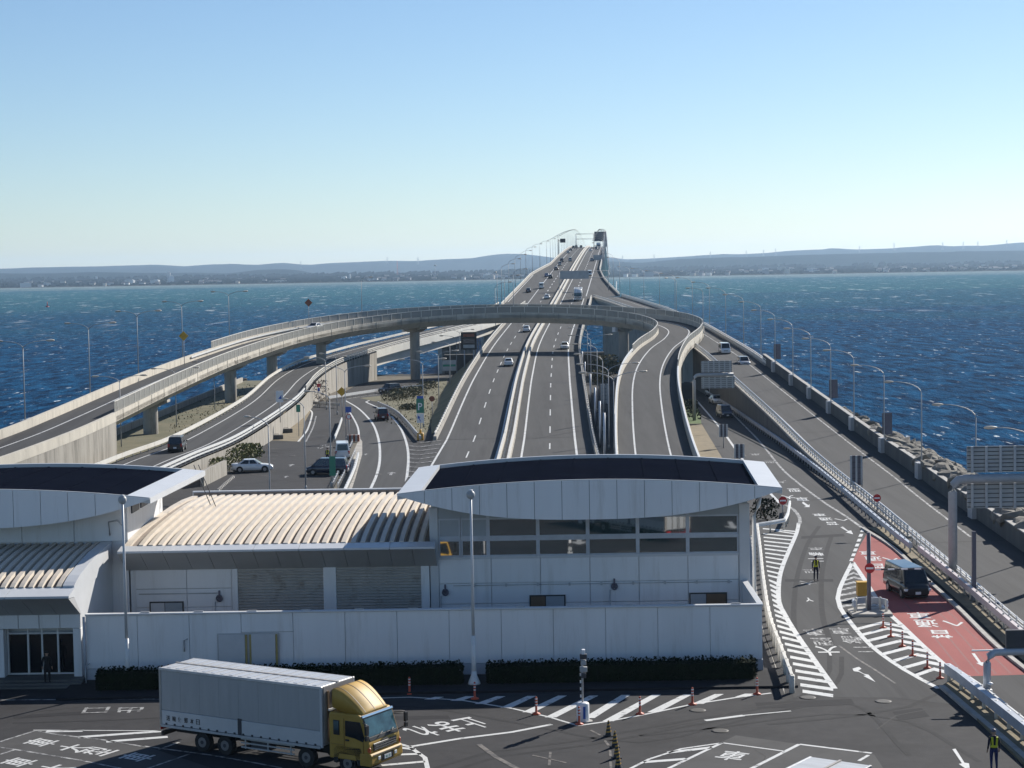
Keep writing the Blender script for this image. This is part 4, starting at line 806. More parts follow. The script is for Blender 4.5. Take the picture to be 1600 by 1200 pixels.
for pts, w in (([(0, 1159), (55, 1142), (90, 1148), (160, 1156), (226, 1167)], .14), ([(-10, 1166), (60, 1177), (125, 1188), (200, 1203)], .14), ([(22, 1172), (0, 1179)], .14), ([(225, 1166), (330, 1180), (440, 1200)], .14), ([(297, 1178), (230, 1201)], .14), ([(280, 1160), (248, 1171)], .14)): line_mark(pts, w, 'parking_line', 'paint_worn')
line_mark([(52, 1141), (150, 1141.5), (262, 1142)], .12, 'parking_line')
for a, b in (((72, 1143), (130, 1142)), ((122, 1152), (255, 1142.5)), ((166, 1159), (262, 1151.5))): flat([[v + Vector((0, 0, .008)) for v in stripe(P(*a), P(*b), .38)]], 'hatch_stripe', 'paint', ground)
for ch, px, py in (('車', 65, 1160), ('大', 115, 1169), ('型', 152, 1174), ('車', 30, 1191), ('大', 86, 1201), ('車', 215, 1183), ('車', 1144, 1181)): road_text(ch, P(px, py), (1.25, 1.65), 1.02 if px < 500 else -.5, 'paint', ground)
line_mark([(975, 1206), (1015, 1186), (1065, 1170), (1128, 1161)], .16); line_mark([(1128, 1161), (1100, 1174), (1040, 1203)], .18); line_mark([(1130, 1161), (1226, 1174)], .14); line_mark([(1249, 1163), (1362, 1177)], .2); line_mark([(1249, 1163), (1174, 1201)], .2); line_mark([(1357, 1180), (1342, 1189)], .16)
for a, b in (((1044, 1176), (1112, 1168)), ((1006, 1191), (1072, 1186))): flat([[v + Vector((0, 0, .008)) for v in stripe(P(*a), P(*b), .35)]], 'hatch_stripe', 'paint', ground)
for pts in ([(923, 1141), (938, 1149)], [(945, 1157), (951, 1165)], [(953, 1172), (954, 1182)], [(954, 1190), (955, 1203)]): line_mark(pts, .12, 'lane_dash', 'paint_old')
line_mark([(748, 1163), (775, 1183), (812, 1203)], .25, 'tyre_scuff', 'paint_old'); line_mark([(832, 1180), (885, 1192)], .12, 'road_line', 'paint_old'); line_mark([(860, 1175), (858, 1196)], .12, 'road_line', 'paint_old')
for y, x in ((68, 4.0), (56, 5.0), (62, -10), (60, 17)):      # lane arrows nearer the viewer, mirrored in the windows
    flat([[Vector((x + v[0], y + v[1], .008)) for v in ((-.2, -2.2), (.2, -2.2), (.2, .6), (.8, .6), (0, 2.2), (-.8, .6), (-.2, .6))]], 'arrow_marking', 'paint', ground)

# repairs, tyre marks, drain covers
for pts in (((560, 1120), (700, 1118), (704, 1123), (562, 1126)), ((1180, 1098), (1330, 1092), (1336, 1101), (1184, 1107)), ((1395, 1112), (1440, 1106), (1452, 1119), (1404, 1126)), ((20, 1118), (160, 1110), (166, 1114), (22, 1123)), ((1252, 838), (1318, 834), (1320, 838), (1252, 842)), ((1226, 905), (1302, 905), (1302, 909), (1227, 909))): flat([gp(*pts)], 'asphalt_patch', 'asphalt_patch', ground, .004)
for pts, w in (([(680, 1200), (760, 1176), (900, 1158), (1060, 1128), (1220, 1100), (1290, 1060), (1296, 1020)], .28), ([(700, 1206), (780, 1182), (920, 1164), (1080, 1133), (1236, 1106), (1308, 1066), (1315, 1026)], .28), ([(20, 1130), (200, 1124), (420, 1112), (640, 1104), (820, 1132), (1000, 1160), (1180, 1120), (1330, 1100), (1420, 1180)], .25), ([(1000, 1150), (1130, 1136), (1290, 1116), (1420, 1128), (1530, 1190)], .25), ([(1246, 1010), (1240, 960), (1246, 900), (1262, 850), (1280, 822)], .35), ([(1300, 1010), (1285, 960), (1284, 900), (1292, 860), (1300, 836)], .35), ([(1465, 1084), (1420, 1104), (1340, 1118), (1200, 1132)], .3)): line_mark(pts, w, 'tyre_mark', 'tyre_mark', .0035)
for pts in ([(1376, 905), (1432, 962), (1505, 1052)], [(1392, 905), (1452, 962), (1530, 1053)], [(1408, 905), (1470, 960), (1556, 1053)], [(1420, 905), (1484, 958), (1580, 1053)]): line_mark(pts, .12, 'tyre_mark', 'red_streak', .0052)
mh = MB().lathe([(.42, 0), (.42, .012), (.30, .014)], (0, 0, 0), 18).mesh('manhole_cover', 'manhole')
for px, py in ((1125, 1142), (620, 1112), (1380, 1096), (1262, 1090), (470, 1110), (590, 741), (456, 712), (1160, 712), (1090, 1110)): inst('manhole_cover', mh, ground, P(px, py) + Vector((0, 0, .002)))
for pts in ([(1030, 1138), (1120, 1122), (1150, 1108), (1240, 1098)], [(1180, 1172), (1196, 1182), (1190, 1198)], [(1370, 1140), (1400, 1118), (1452, 1108)], [(1306, 940), (1290, 948), (1240, 952)], [(0, 1131), (60, 1112), (150, 1102)]): line_mark(pts, .06, 'tar_seam', 'rubber', .0055)
# kerbs, verges and guardrails at ground level
kb = crom(gp((1350, 826), (1400, 858), (1448, 904), (1500, 951), (1560, 1010), (1625, 1062)), 2); tag(MB().sweep(kb, [(0, -.1), (0, .14), (.28, .14), (.28, -.1)]).build('kerb', 'kerb'), 'grey kerb along the right edge of the red lane', 'kerb')
vg = [P(1352, 826), P(1402, 859), P(1450, 904), P(1502, 951), P(1562, 1010), P(1640, 1075)]; gl = [Vector((lerp_tab(DL_t, p.y) - .5, p.y, 0)) for p in vg]
struct(flat([[a + Vector((.25, 0, 0)) for a in vg] + gl[::-1]], 'verge_strip', 'verge', None, .1))
g1 = crom([(33.0, 318, 0), (32.9, 290, 0), (32.6, 250, 0), (32.4, 229, 0), (31.6, 195, 0), (30.5, 165, 0), (30.0, 150, 0), (29.5, 131, 0), (28.9, 116, 0), (28.2, 100, 0), (27.4, 84, 0)], 2)
ga = [p for p in g1 if p.y > 142]; gb_ = [p for p in g1 if p.y <= 143]
guardrail(ga, 'blue grey guardrail curving beside the inner road below the retaining wall', rails=((.45, .85),), mt='rail_blue', pmt='rail_blue', spacing=2.2, th=.12, ph=.95)
guardrail([p + Vector((.25, 0, .1)) for p in gb_], 'pinkish guardrail between the red lane and the outer road', rails=((.45, .85),), mt='rail_pink', pmt='rail_white', spacing=2.0, th=.12, ph=.95)
g2 = [Vector((lerp_tab(DL_t, y) + .1, y, .05)) for y in range(84, 176, 3)]
guardrail(g2, 'thin white wire fence at the left edge of the outer road', rails=((.3, .36), (.6, .66), (.9, .96)), mt='white_metal', pmt='white_metal', spacing=2.0, th=.03, ph=1.0, pw=.1)
# second median: brown verge with big blue rail, nearest the viewer on the right
md = gp((1473, 1074), (1488, 1064), (1530, 1090), (1600, 1145), (1680, 1210), (1640, 1235), (1560, 1158), (1510, 1110)); struct(MB().prism([(p.x, p.y) for p in md], -.1, .13).build('median_verge', 'verge'))
mk = crom(gp((1467, 1075), (1510, 1112), (1555, 1150), (1602, 1192), (1650, 1240)), 2); tag(MB().sweep(mk, [(-.3, -.1), (-.3, .15), (0, .15), (0, -.1)]).build('kerb', 'kerb'), 'grey kerb along the brown median verge at lower right', 'kerb')
guardrail(crom(gp((1480, 1066), (1500, 1080), (1540, 1113), (1580, 1146), (1640, 1196)), 2), 'broad blue grey guardrail on the brown median verge at lower right', rails=((.5, 1.0),), mt='rail_blue', pmt='rail_white', spacing=2.1, th=.16, ph=1.02, pw=.2)
guardrail(crom(gp((1492, 1062), (1530, 1088), (1570, 1120), (1640, 1176)), 2), 'thin white rail behind the broad blue guardrail at lower right', rails=((.55, .68),), mt='white_metal', pmt='white_metal', spacing=2.1, th=.05, ph=.72)
sg = [Vector((p.x, p.y, 0)) for p in (P(1234, 782, .95), P(1231, 800, .95), P(1226, 810, .95), P(1205, 814, .95), P(1182.5, 817.5, .95))]
guardrail(sg, 'white rail closing the top of the hatched area behind the building', rails=((.62, .95),), mt='white_metal', pmt='rail_white', spacing=2.0, th=.07, ph=.95)
sg = crom([Vector((p.x, p.y, 0)) for p in (P(1182.5, 817.5, .95), P(1187, 853, .95), P(1192, 900, .95), P(1202, 958, .95), P(1220, 1008, .95), P(1238, 1056, .95))], 2)
guardrail(sg, 'cream guardrail with square posts beside the hatched area', rails=((.66, .95),), mt='rail_white', pmt='rail_white', spacing=2.0, th=.07, ph=.95, pw=.3)
pv = [p + Vector((-.4, 0, 0)) for p in sg]; struct(flat([pv + [Vector((13.9, 99, 0)), Vector((14.6, 111, 0)), Vector((15.5, 124, 0)), Vector((17.5, 150, 0))]], 'side_path', 'kerb', None, .006))
# left side: low wall, rails, chain fences
guardrail(crom([Vector((p.x, p.y, 0)) for p in (P(590, 627, .8), P(617.5, 640, .8), P(635, 656, .8), P(648, 671, .8), P(657, 681, .8))], 2), 'grey guardrail curving round the shrub bank', rails=((.4, .8),), mt='galvanised', spacing=2.2, th=.08)
guardrail(crom([Vector((p.x, p.y, 0)) for p in (P(513, 619, .8), P(560, 612, .8), P(600, 606.5, .8), P(660, 601, .8))], 3), 'long white guardrail of the road passing under the expressway', rails=((.35, .8),), mt='white_metal', spacing=3, th=.08)
guardrail(crom([Vector((p.x, p.y, 0)) for p in (P(537.8, 764, .8), P(554, 728, .8), P(560, 706, .8))], 2), 'white guardrail left of the road with the red minivan', rails=((.4, .8),), mt='white_metal', spacing=2.2, th=.08)
guardrail(crom([Vector((p.x, p.y, 0)) for p in (P(458, 622, .8), P(490, 627, .8), P(530, 630, .8))], 2), 'grey guardrail across the end of the car park', rails=((.35, .8),), mt='galvanised', spacing=2.2, th=.08)
guardrail(crom([Vector((p.x, p.y, 0)) for p in (P(523, 681, .8), P(530, 664, .8), P(534, 652, .8))], 2), 'short white guardrail beside the blue sign pole', rails=((.35, .8),), mt='white_metal', spacing=2.2, th=.08)
for nm, pts in (('chain fence of short white posts between car park and planting strip', ((520, 762), (536, 728), (551, 694))), ('chain fence of short white posts on the far side of the planting strip', ((528, 764), (543, 735), (555, 710)))):
    guardrail(crom([Vector((p.x, p.y, 0)) for p in (P(*a) for a in pts)], 2), nm, rails=((.45, .5),), mt='white_metal', pmt='white_flat', spacing=2.4, th=.02, ph=.7, pw=.11, cat='fence')
struct(flat([gp((516, 770), (534, 728), (550, 690), (562, 690), (562, 706), (556, 730), (538, 770))], 'planting_strip', 'soil', None, .012)); struct(flat([gp((552, 706), (562, 684), (566, 690), (566, 710), (556, 745), (548, 770), (541, 770))], 'kerb_strip', 'concrete', None, .014))
for nm, pts in (('one of the small concrete wheel stops lined up at the foot of the retaining wall', ((430, 672), (412, 690), (392, 712), (375, 728))), ('one of the small concrete wheel stops lined up behind the corrugated roof', ((366, 745), (352, 757), (340, 768)))):
    me = MB().extr([(-.15, 0), (-.11, .2), (.11, .2), (.15, 0)], 'x', -.28, .28).mesh('wheel_stop', 'kerb')
    for q, a in along(crom(gp(*pts), 1), 1.1): tag(inst('wheel_stop', me, None, q, a), nm, 'wheel stop', nm.replace('one of the ', ''))
struct(flat([gp((424, 688), (470, 690), (476, 660), (486, 642), (446, 640), (440, 652))], 'soil_triangle', 'verge', None, .006))
# low concrete end wall left of the car park
ew = thing('planter_wall', 'low concrete wall holding the olive hedge beside the car park', 'wall'); MB().sweep([P(316, 760), P(352, 742)], [(-.2, -.2), (-.2, 1.6), (.2, 1.6), (.2, -.2)]).build('wall', 'concrete_wall', ew)
# ------------------------------------------------------------------ the service building (local frame: x along the front, y away from the viewer)
BO, BR = Vector((0, 111, 0)), rad(-0.8)
def bthing(name, label, cat): return thing(name, label, cat, BO, BR)
def panel_row(parent, xs, y, z0, z1, mt, th=.06, name='wall_panel', gap=.03):
    for a, b in zip(xs, xs[1:]): MB().bb(a + gap / 2, b - gap / 2, y - th, y, z0, z1).build(name, mt, parent, .012, 1)
def frange(a, b, n): return [a + (b - a) * i / n for i in range(n + 1)]
def canopy(t, x0, x1, yf, yb, dxb, ztip, rise, drop, n_pan, bz=.2):
    "lens shaped fascia, vaulted dark roof sunk between white rims"
    def top(u): return ztip + rise * (1 - (2 * u - 1) ** 2)
    def bot(u): return ztip - .06 - drop * (1 - abs(2 * u - 1) ** 2.6) 
    us = frange(0, 1, 44); W = x1 - x0
    # fascia panels, each its own sheet
    for i in range(n_pan):
        ua, ub = i / n_pan, (i + 1) / n_pan; q = frange(ua, ub, 5); g = .014 / W
        pts = [(x0 + W * min(max(u, ua + g), ub - g), top(u)) for u in q] + [(x0 + W * min(max(u, ua + g), ub - g), bot(u)) for u in q[::-1]]
        MB().extr(pts, 'y', yf, yf + .08).build('fascia_panel', 'white_panel', t)
    MB().extr([(x0 + W * u, top(u) - .02) for u in us] + [(x0 + W * u, bot(u) + .02) for u in us[::-1]], 'y', yf + .10, yf + .3).build('fascia_backing', 'joint', t)
    # soffit shell and dark roof
    def surf(zf, ya, yb_, name, mt, ua=0.0, ub=1.0, th=.1, dz=0.0):
        b = MB(); q = frange(ua, ub, 30); A = []; 
        for s_ in (0, 1):
            y = ya if s_ == 0 else yb_; sh = dxb * (y - yf) / (yb - yf); A.append([(x0 + W * u + sh, y, zf(u) + bz * (y - yf) / (yb - yf) + dz) for u in q])
        n = len(q); vs = A[0] + A[1] + [(a[0], a[1], a[2] - th) for a in A[0]] + [(a[0], a[1], a[2] - th) for a in A[1]]
        fs = [(i, i + 1, n + i + 1, n + i) for i in range(n - 1)] + [(2 * n + i, 3 * n + i, 3 * n + i + 1, 2 * n + i + 1) for i in range(n - 1)] + [(i, 2 * n + i, 2 * n + i + 1, i + 1) for i in range(n - 1)] + [(n + i, n + i + 1, 3 * n + i + 1, 3 * n + i) for i in range(n - 1)] + [(0, n, 3 * n, 2 * n), (n - 1, 3 * n - 1, 4 * n - 1, 2 * n - 1)]
        return b.add(vs, fs).build(name, mt, t)
    rw = 1.35 / W
    for k in range(1, 9): u0 = rw + (1 - 2 * rw) * k / 9; surf(top, yf + .2, yb - .3, 'membrane_seam', 'roof_dark', u0 - .002, u0 + .002, .05, -.18)
    surf(top, yf + .12, yb - .25, 'roof_membrane', 'roof_dark', rw, 1 - rw, .2, -.22)
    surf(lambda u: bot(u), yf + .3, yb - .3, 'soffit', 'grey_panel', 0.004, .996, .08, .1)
    surf(top, yb - .22, yb, 'back_rim', 'white_trim', 0, 1, .3, 0)
    surf(top, yf, yf + .1, 'front_cap', 'white_trim', 0, 1, .05, .045)
    for ua, ub in ((0.0, rw), (1 - rw, 1.0)): surf(lambda u: top(u) + .02, yf + .12, yb - .24, 'side_rim', 'white_trim', ua, ub, .34, 0)
# --- glazed hall at right
gh = bthing('glazed_hall', 'blue white hall with a band of mirror windows under a lens shaped canopy', 'building')
GX0, GX1 = -4.95, 13.65
MB().bb(GX0 + .1, GX1 - .1, .12, 11.0, 0, 8.6).build('core', 'white_panel', gh)
wx = [-4.6, -1.75, 1.1, 3.95, 6.85, 9.75, 12.95]
colx = [GX0 + .55, -1.45, 1.45, 4.35, 7.2, 10.05, 13.05]
ZW0, ZWm, ZW1 = 5.30, 6.36, 7.55
for z0, z1 in ((3.75, 5.18), (2.55, 3.72), (0, 2.52)): panel_row(gh, [GX0 + .5] + [-1.4, 1.47, 4.35, 7.2, 10.05] + [13.0], .06, z0, z1, 'white_panel', .07)
MB().bb(GX0, GX0 + .5, -.08, .12, 0, 8.2).build('corner_post', 'white_trim', gh, .02, 1); MB().bb(13.03, GX1, -.08, .12, 0, 8.2).build('corner_post', 'white_trim', gh, .02, 1)
px_w = [GX0 + .5, -1.55, 1.35, 4.25, 7.15, 10.05, 13.03]
for i, (a, b) in enumerate(zip(px_w, px_w[1:])):
    for z0, z1, up in ((ZW0, ZWm - .06, 0), (ZWm + .06, ZW1, 1)):
        cells_ = [(a, b)] if i else [(a, a + (b - a) * .45), (a + (b - a) * .45, b)]
        for ca, cb in cells_:
            t_w = MB(); fw = .09
            t_w.bb(ca + .02, cb - .02, .0, .06, z0, z0 + fw); t_w.bb(ca + .02, cb - .02, .0, .06, z1 - fw, z1); t_w.bb(ca + .02, ca + .02 + fw, .0, .06, z0 + fw, z1 - fw); t_w.bb(cb - .02 - fw, cb - .02, .0, .06, z0 + fw, z1 - fw)
            wf = t_w.build('window', 'rail_blue', gh); film = (i == 0 and up)
            MB().bb(ca + .1, cb - .1, .035, .05, z0 + fw, z1 - fw).build('pane', 'window_film' if film else 'window_glass', wf)
    if i: MB().bb(a - .1, a + .1, -.05, .05, ZW0 - .1, ZW1 + .2).build('mullion', 'rail_blue', gh)
MB().bb(GX0 + .5, 13.03, -.06, .05, ZW0 - .14, ZW0).build('window_sill', 'white_trim', gh); MB().bb(GX0 + .5, 13.03, -.04, .05, ZWm - .06, ZWm + .06).build('transom', 'rail_blue', gh); MB().bb(GX0 + .5, 13.03, -.02, .08, ZW1, 8.3).build('header', 'window_film', gh)
canopy(gh, -6.66, 15.32, -2.0, 11.0, .48, 9.25, .65, 1.55, 14)
def wall_door(t, x0, x1, z0, z1, y, a, b):
    d = MB().bb(x0, x1, y - .07, y - .03, z0, z1).build('door_frame', 'dark_frame', t); xm = x0 + (x1 - x0) * .45
    MB().bb(x0 + .08, xm - .02, y - .10, y - .075, z0 + .05, z1 - .08).build('leaf', a, d); MB().bb(xm + .02, x1 - .08, y - .10, y - .075, z0 + .05, z1 - .08).build('leaf', b, d)
wall_door(gh, .8, 2.9, .6, 3.0, .0, 'brown_trim', 'window_film'); wall_door(gh, 10.1, 12.3, .6, 3.0, .0, 'window_film', 'brown_trim')
def hose(t, x, z, y):
    h = MB()
    for k in range(10):
        a0, a1 = 2 * math.pi * k / 10, 2 * math.pi * (k + 1) / 10; h.tube([(x + .16 * math.cos(a0), y - .12, z + .18 * math.sin(a0)), (x + .16 * math.cos(a1), y - .12, z + .18 * math.sin(a1))], .05, 5)
    h.bb(x - .05, x + .05, y - .1, y, z - .05, z + .45); h.box((x, y - .06, z), (.2, .08, .22)); h.build('hose_reel', 'purple_grey', t); MB().tube([(x - .25, y - .06, z - .2), (x - .25, y - .06, 1.0)], .03, 5).build('drain_pipe', 'galvanised', t)
hose(gh, -4.1, 3.25, -.02); hose(gh, 5.75, 3.45, -.02)
cb = MB(); cb.tube([(-3.6, -.04, 3.62), (12.6, -.04, 3.62)], .022, 5)
for k in range(9): cb.box((-2.4 + k * 1.85, -.07, 3.62), (.12, .1, .16))
cb.build('cable_conduit', 'galvanised', gh)
MB().tube([(13.95, .4, 0), (13.95, .4, 7.4), (14.25, .7, 7.9), (14.4, 1, 8.4)], .11, 8).build('downpipe', 'white_metal', gh)
# --- garage hall in the middle with the corrugated vault
mg = bthing('garage_hall', 'garage hall with cream corrugated roof and two roller shutters', 'building')
MX0, MX1 = -22.6, -4.98
prof = [(-1.3, 6.38), (-.6, 6.46), (.4, 6.56), (2.3, 6.70), (5, 6.81), (9, 6.90), (13, 6.93), (17, 6.86), (21.2, 6.64)]
MB().bb(MX0 + .1, MX1 - .05, .1, 21.3, 0, 6.0).build('core', 'white_panel', mg)
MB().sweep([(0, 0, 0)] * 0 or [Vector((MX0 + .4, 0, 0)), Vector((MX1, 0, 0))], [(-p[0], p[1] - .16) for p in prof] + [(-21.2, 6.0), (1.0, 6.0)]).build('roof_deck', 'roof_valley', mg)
def rib_mesh(prof_, w, h):
    b = MB(); n = len(prof_); vs = []
    for y, z in prof_: vs += [(-w, y, z - .17), (-w * .74, y, z + h), (w * .74, y, z + h), (w, y, z - .17)]
    fs = [(i * 4 + j, i * 4 + j + 1, (i + 1) * 4 + j + 1, (i + 1) * 4 + j) for i in range(n - 1) for j in range(3)] + [(0, 3, 2, 1), (n * 4 - 4, n * 4 - 3, n * 4 - 2, n * 4 - 1)]
    return b.add(vs, fs).mesh('roof_rib', 'cream_metal')
rm = rib_mesh(prof, .18, .09); x = MX0 + 1.05
while x < MX1 - .15: inst('roof_rib', rm, mg, (x, 0, 0)); x += .557
MB().sweep([Vector((MX0 + .05, 0, 0)), Vector((MX0 + .42, 0, 0))], [(-p[0], p[1] + .04) for p in prof] + [(-21.2, 6.0), (1.2, 6.0)]).build('verge_curb', 'cream_metal', mg)
MB().sweep([Vector((MX0 + .42, 0, 0)), Vector((MX0 + .78, 0, 0))], [(-p[0], p[1] - .1) for p in prof] + [(-21.2, 6.0), (1.2, 6.0)]).build('gutter', 'roof_edge', mg)
MB().bb(MX0, MX1 + .1, 21.3, 21.7, 5.6, 6.95).build('back_parapet', 'white_trim', mg)
MB().bb(MX0 + .1, MX1 - .1, 21.2, 21.29, 6.1, 6.86).build('parapet_shade_face', 'roof_edge', mg)  # brown layer paints the shade on the face turned from the sun
for a, b in zip(frange(MX0 - .1, MX1 + .45, 7), frange(MX0 - .1, MX1 + .45, 7)[1:]): MB().extr([(-1.3, 6.42), (-2.4, 6.27), (-2.4, 6.15), (-1.3, 6.02)], 'x', a + .012, b - .012).build('eave_panel', 'white_trim', mg)
xs = frange(MX0 - .1, MX1 + .45, 14)
for a, b in zip(xs, xs[1:]): MB().extr([(-2.36, 6.13), (-1.4, 6.015), (.0, 4.84), (-.12, 4.82)], 'x', a + .012, b - .012).build('soffit_panel', 'grey_panel', mg)  # grey colour carries the shade of the downward tilted face
for a, b in ((-16.2, -11.2), (-10.45, -5.5)):
    s_ = MB(); z = .3
    while z < 4.7: s_.extr([(.0, z), (-.06, z + .06), (-.06, z + .11), (.0, z + .15)], 'x', a, b); z += .17
    s_.bb(a, b, .0, .06, .3, 4.8); s_.build('roller_shutter', 'shutter', mg)
for a, b in ((-16.55, -16.2), (-11.2, -10.45), (-5.5, -5.0)): MB().bb(a, b, -.12, .1, 0, 4.84).build('pilaster', 'white_panel', mg, .02, 1)
for z0, z1 in ((3.7, 4.84), (2.6, 3.67), (0, 2.57)): panel_row(mg, [-22.2, -19.2, -16.56], .06, z0, z1, 'white_panel', .07)
wall_door(mg, -21.4, -19.4, .6, 2.95, -.02, 'door_panel', 'window_film'); hose(mg, -17.3, 3.1, -.02); MB().tube([(-22, -.05, 3.4), (-17.4, -.05, 3.4)], .025, 5).build('cable_conduit', 'galvanised', mg)
for x in (-20.3, -20.0): MB().tube([(x + .4, 13.0, 6.9), (x - .55, 12.4, 9.7)], .03, 5).build('antenna_rod', 'dark_metal', mg)
MB().tube([(-20.8, 12.5, 9.2), (-20.2, 12.5, 9.25)], .03, 5).build('antenna_bar', 'dark_metal', mg)
# --- left hall with the twin canopy
lh = bthing('left_hall', 'left hall under a matching lens shaped canopy cut by the frame', 'building')
MB().bb(-41.2, -22.6, .1, 10.6, 0, 8.7).build('core', 'white_panel', lh)
panel_row(lh, frange(-41.0, -22.65, 6), .06, 6.55, 8.6, 'white_panel', .07)
for k in range(3): MB().bb(-22.64, -22.52, 1.2 + k * 2.6, 3.2 + k * 2.6, 8.0, 8.45).build('louvre', 'dark_metal', lh)
canopy(lh, -42.8, -20.82, -2.0, 11.0, .95, 9.25, .65, 1.55, 14)
MB().tube([(-23.6, -.1, 6.9), (-23.6, -.3, 7.7), (-23.1, -.3, 7.8), (-22.8, -.3, 7.5)], .05, 6).build('vent_pipe', 'galvanised', lh)
# --- entrance pavilion in front of it
ep = bthing('entrance_pavilion', 'entrance pavilion with ribbed roof, grey soffit and glass doors', 'building')
pr = [(-9.3, 5.36), (-8.9, 5.5), (-8, 5.72), (-5.6, 6.05), (-3, 6.3), (0, 6.42)]; EX0, EX1 = -44.0, -23.5
MB().bb(EX0, EX1 - .25, -7.0, -.02, .3, 5.3).build('core', 'white_panel', ep)
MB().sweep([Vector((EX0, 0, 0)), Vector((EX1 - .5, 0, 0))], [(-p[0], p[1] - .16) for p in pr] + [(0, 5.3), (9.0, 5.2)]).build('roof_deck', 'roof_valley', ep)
rm = rib_mesh(pr, .165, .09); x = EX1 - .85
while x > -33: inst('roof_rib', rm, ep, (x, 0, 0)); x -= .5
MB().sweep([Vector((EX1 - .62, 0, 0)), Vector((EX1, 0, 0))], [(-p[0], p[1] + .12) for p in pr] + [(0, 5.2), (9.3, 4.9)]).build('verge_trim', 'white_trim', ep)
MB().extr([(-9.25, 4.85), (-7.95, 3.72), (-7.9, .1), (0, .1), (0, 6.3), (-3, 6.25), (-5.6, 5.95), (-8, 5.6), (-9.25, 5.3)], 'x', EX1 - .24, EX1 - .05).build('side_wall', 'white_trim', ep)
xs = frange(EX0, EX1 + .05, 6)
for a, b in zip(xs, xs[1:]): MB().extr([(-9.3, 5.38), (-10.75, 5.15), (-10.75, 5.03), (-9.3, 4.88)], 'x', a + .012, b - .012).build('eave_panel', 'white_trim', ep)
xs = frange(EX0, EX1 + .02, 16)
for a, b in zip(xs, xs[1:]): MB().extr([(-10.7, 5.01), (-9.4, 4.86), (-7.98, 3.72), (-8.1, 3.7)], 'x', a + .012, b - .012).build('soffit_panel', 'grey_panel', ep)  # shade of the underside is put into this grey as well
panel_row(ep, [-44] + frange(-29.2, EX1 - .02, 5), -7.98, 2.95, 3.7, 'white_panel', .08)
MB().bb(EX0, -27.75, -8.1, -7.2, 0, 2.93).build('wall_end', 'white_panel', ep); MB().bb(-23.95, EX1 - .02, -8.1, -7.2, 0, 2.93).build('wall_end', 'white_panel', ep)
dr = MB(); 
for x in (-27.72, -26.62, -25.85, -24.98, -24.0): dr.bb(x, x + .09, -7.5, -7.4, .32, 2.93)
for z in (.32, 2.55, 2.84): dr.bb(-27.72, -23.95, -7.49, -7.41, z, z + .08)
de = dr.build('entrance_doors', 'white_metal', ep)
for a, b in ((-27.62, -26.62), (-26.52, -25.85), (-25.76, -24.98), (-24.88, -24.0)): MB().bb(a + .03, b - .03, -7.47, -7.43, .42, 2.52).build('pane', 'door_glass', de)
for k in range(3): MB().bb(-30.5, -23.3, -8.9 - k * .42 + .0, -7.2, 0.0, .30 - k * .10 - .002 * k).build('step', 'concrete_dark', ep)
MB().tube([(-23.3, -8.3, 0), (-23.3, -8.3, 3.6)], .07, 6).build('downpipe', 'rail_blue', ep)
hr = MB(); hr.tube([(-23.1, -9.0, 0), (-23.1, -9.0, 1.0), (-23.1, -8.1, 1.0), (-23.1, -8.1, 0)], .04, 6); hr.build('handrail', 'galvanised', ep)
# --- yard wall in front
yw = bthing('yard_wall', 'long blue white panel wall screening the yard in front of the building', 'wall')
xs = frange(-23.25, 13.4, 13)
for a, b in zip(xs, xs[1:]):
    if not (-16.2 < (a + b) / 2 < -12.6): MB().bb(a + .01, b - .01, -8.14, -8.0, .72, 3.62).build('wall_panel', 'white_panel', yw, .01, 1)
    else: MB().bb(a + .01, b - .01, -8.14, -8.0, 2.6, 3.62).build('wall_panel', 'white_panel', yw, .01, 1); MB().bb(a + .01, b - .01, -8.10, -8.0, .72, 2.58).build('wall_panel', 'white_panel', yw)
MB().bb(-23.25, 13.42, -8.18, -7.9, 0, .70).build('plinth', 'rail_blue', yw); MB().bb(-23.25, 13.45, -8.24, -7.84, 3.63, 3.72).build('coping', 'white_trim', yw, .02, 1); MB().bb(-23.2, 13.38, -8.0, -7.92, .7, 3.63).build('backing', 'grey_panel', yw)
MB().bb(13.2, 13.4, -7.83, -.1, 0, 3.62).build('side_wall', 'white_panel', yw); MB().bb(13.12, 13.48, -7.83, -.1, 3.63, 3.72).build('coping', 'white_trim', yw, .02, 1)
for x in frange(-20, 12, 11): MB().box((x, -8.04, 3.75), (.5, .1, .06)).build('cable_clip', 'galvanised', yw)
gd = MB().bb(-16.1, -12.75, -8.2, -8.12, .05, 2.55).build('gate', 'grey_panel', yw)
for a, b in ((-16.02, -14.6), (-14.25, -12.95)): MB().bb(a, b, -8.25, -8.2, .1, 2.48).build('gate_leaf', 'door_panel', gd)
for a in (-14.58, -14.35, -12.93): MB().bb(a, a + .10, -8.26, -8.2, .1, 2.48).build('gate_stile', 'ochre_trim', gd)
MB().tube([(-17.9, -8.2, 1.6), (-17.9, -8.25, 2.2), (-17.7, -8.25, 2.3)], .04, 6).build('wall_lamp', 'galvanised', yw)
st = struct(MB().prism([(-24, 98.7), (14.6, 98.7), (14.6, 103.2), (-24, 104)], -.1, .12).build('pavement', 'asphalt_patch'))  # dark asphalt colour stands in for the building's shadow on this strip

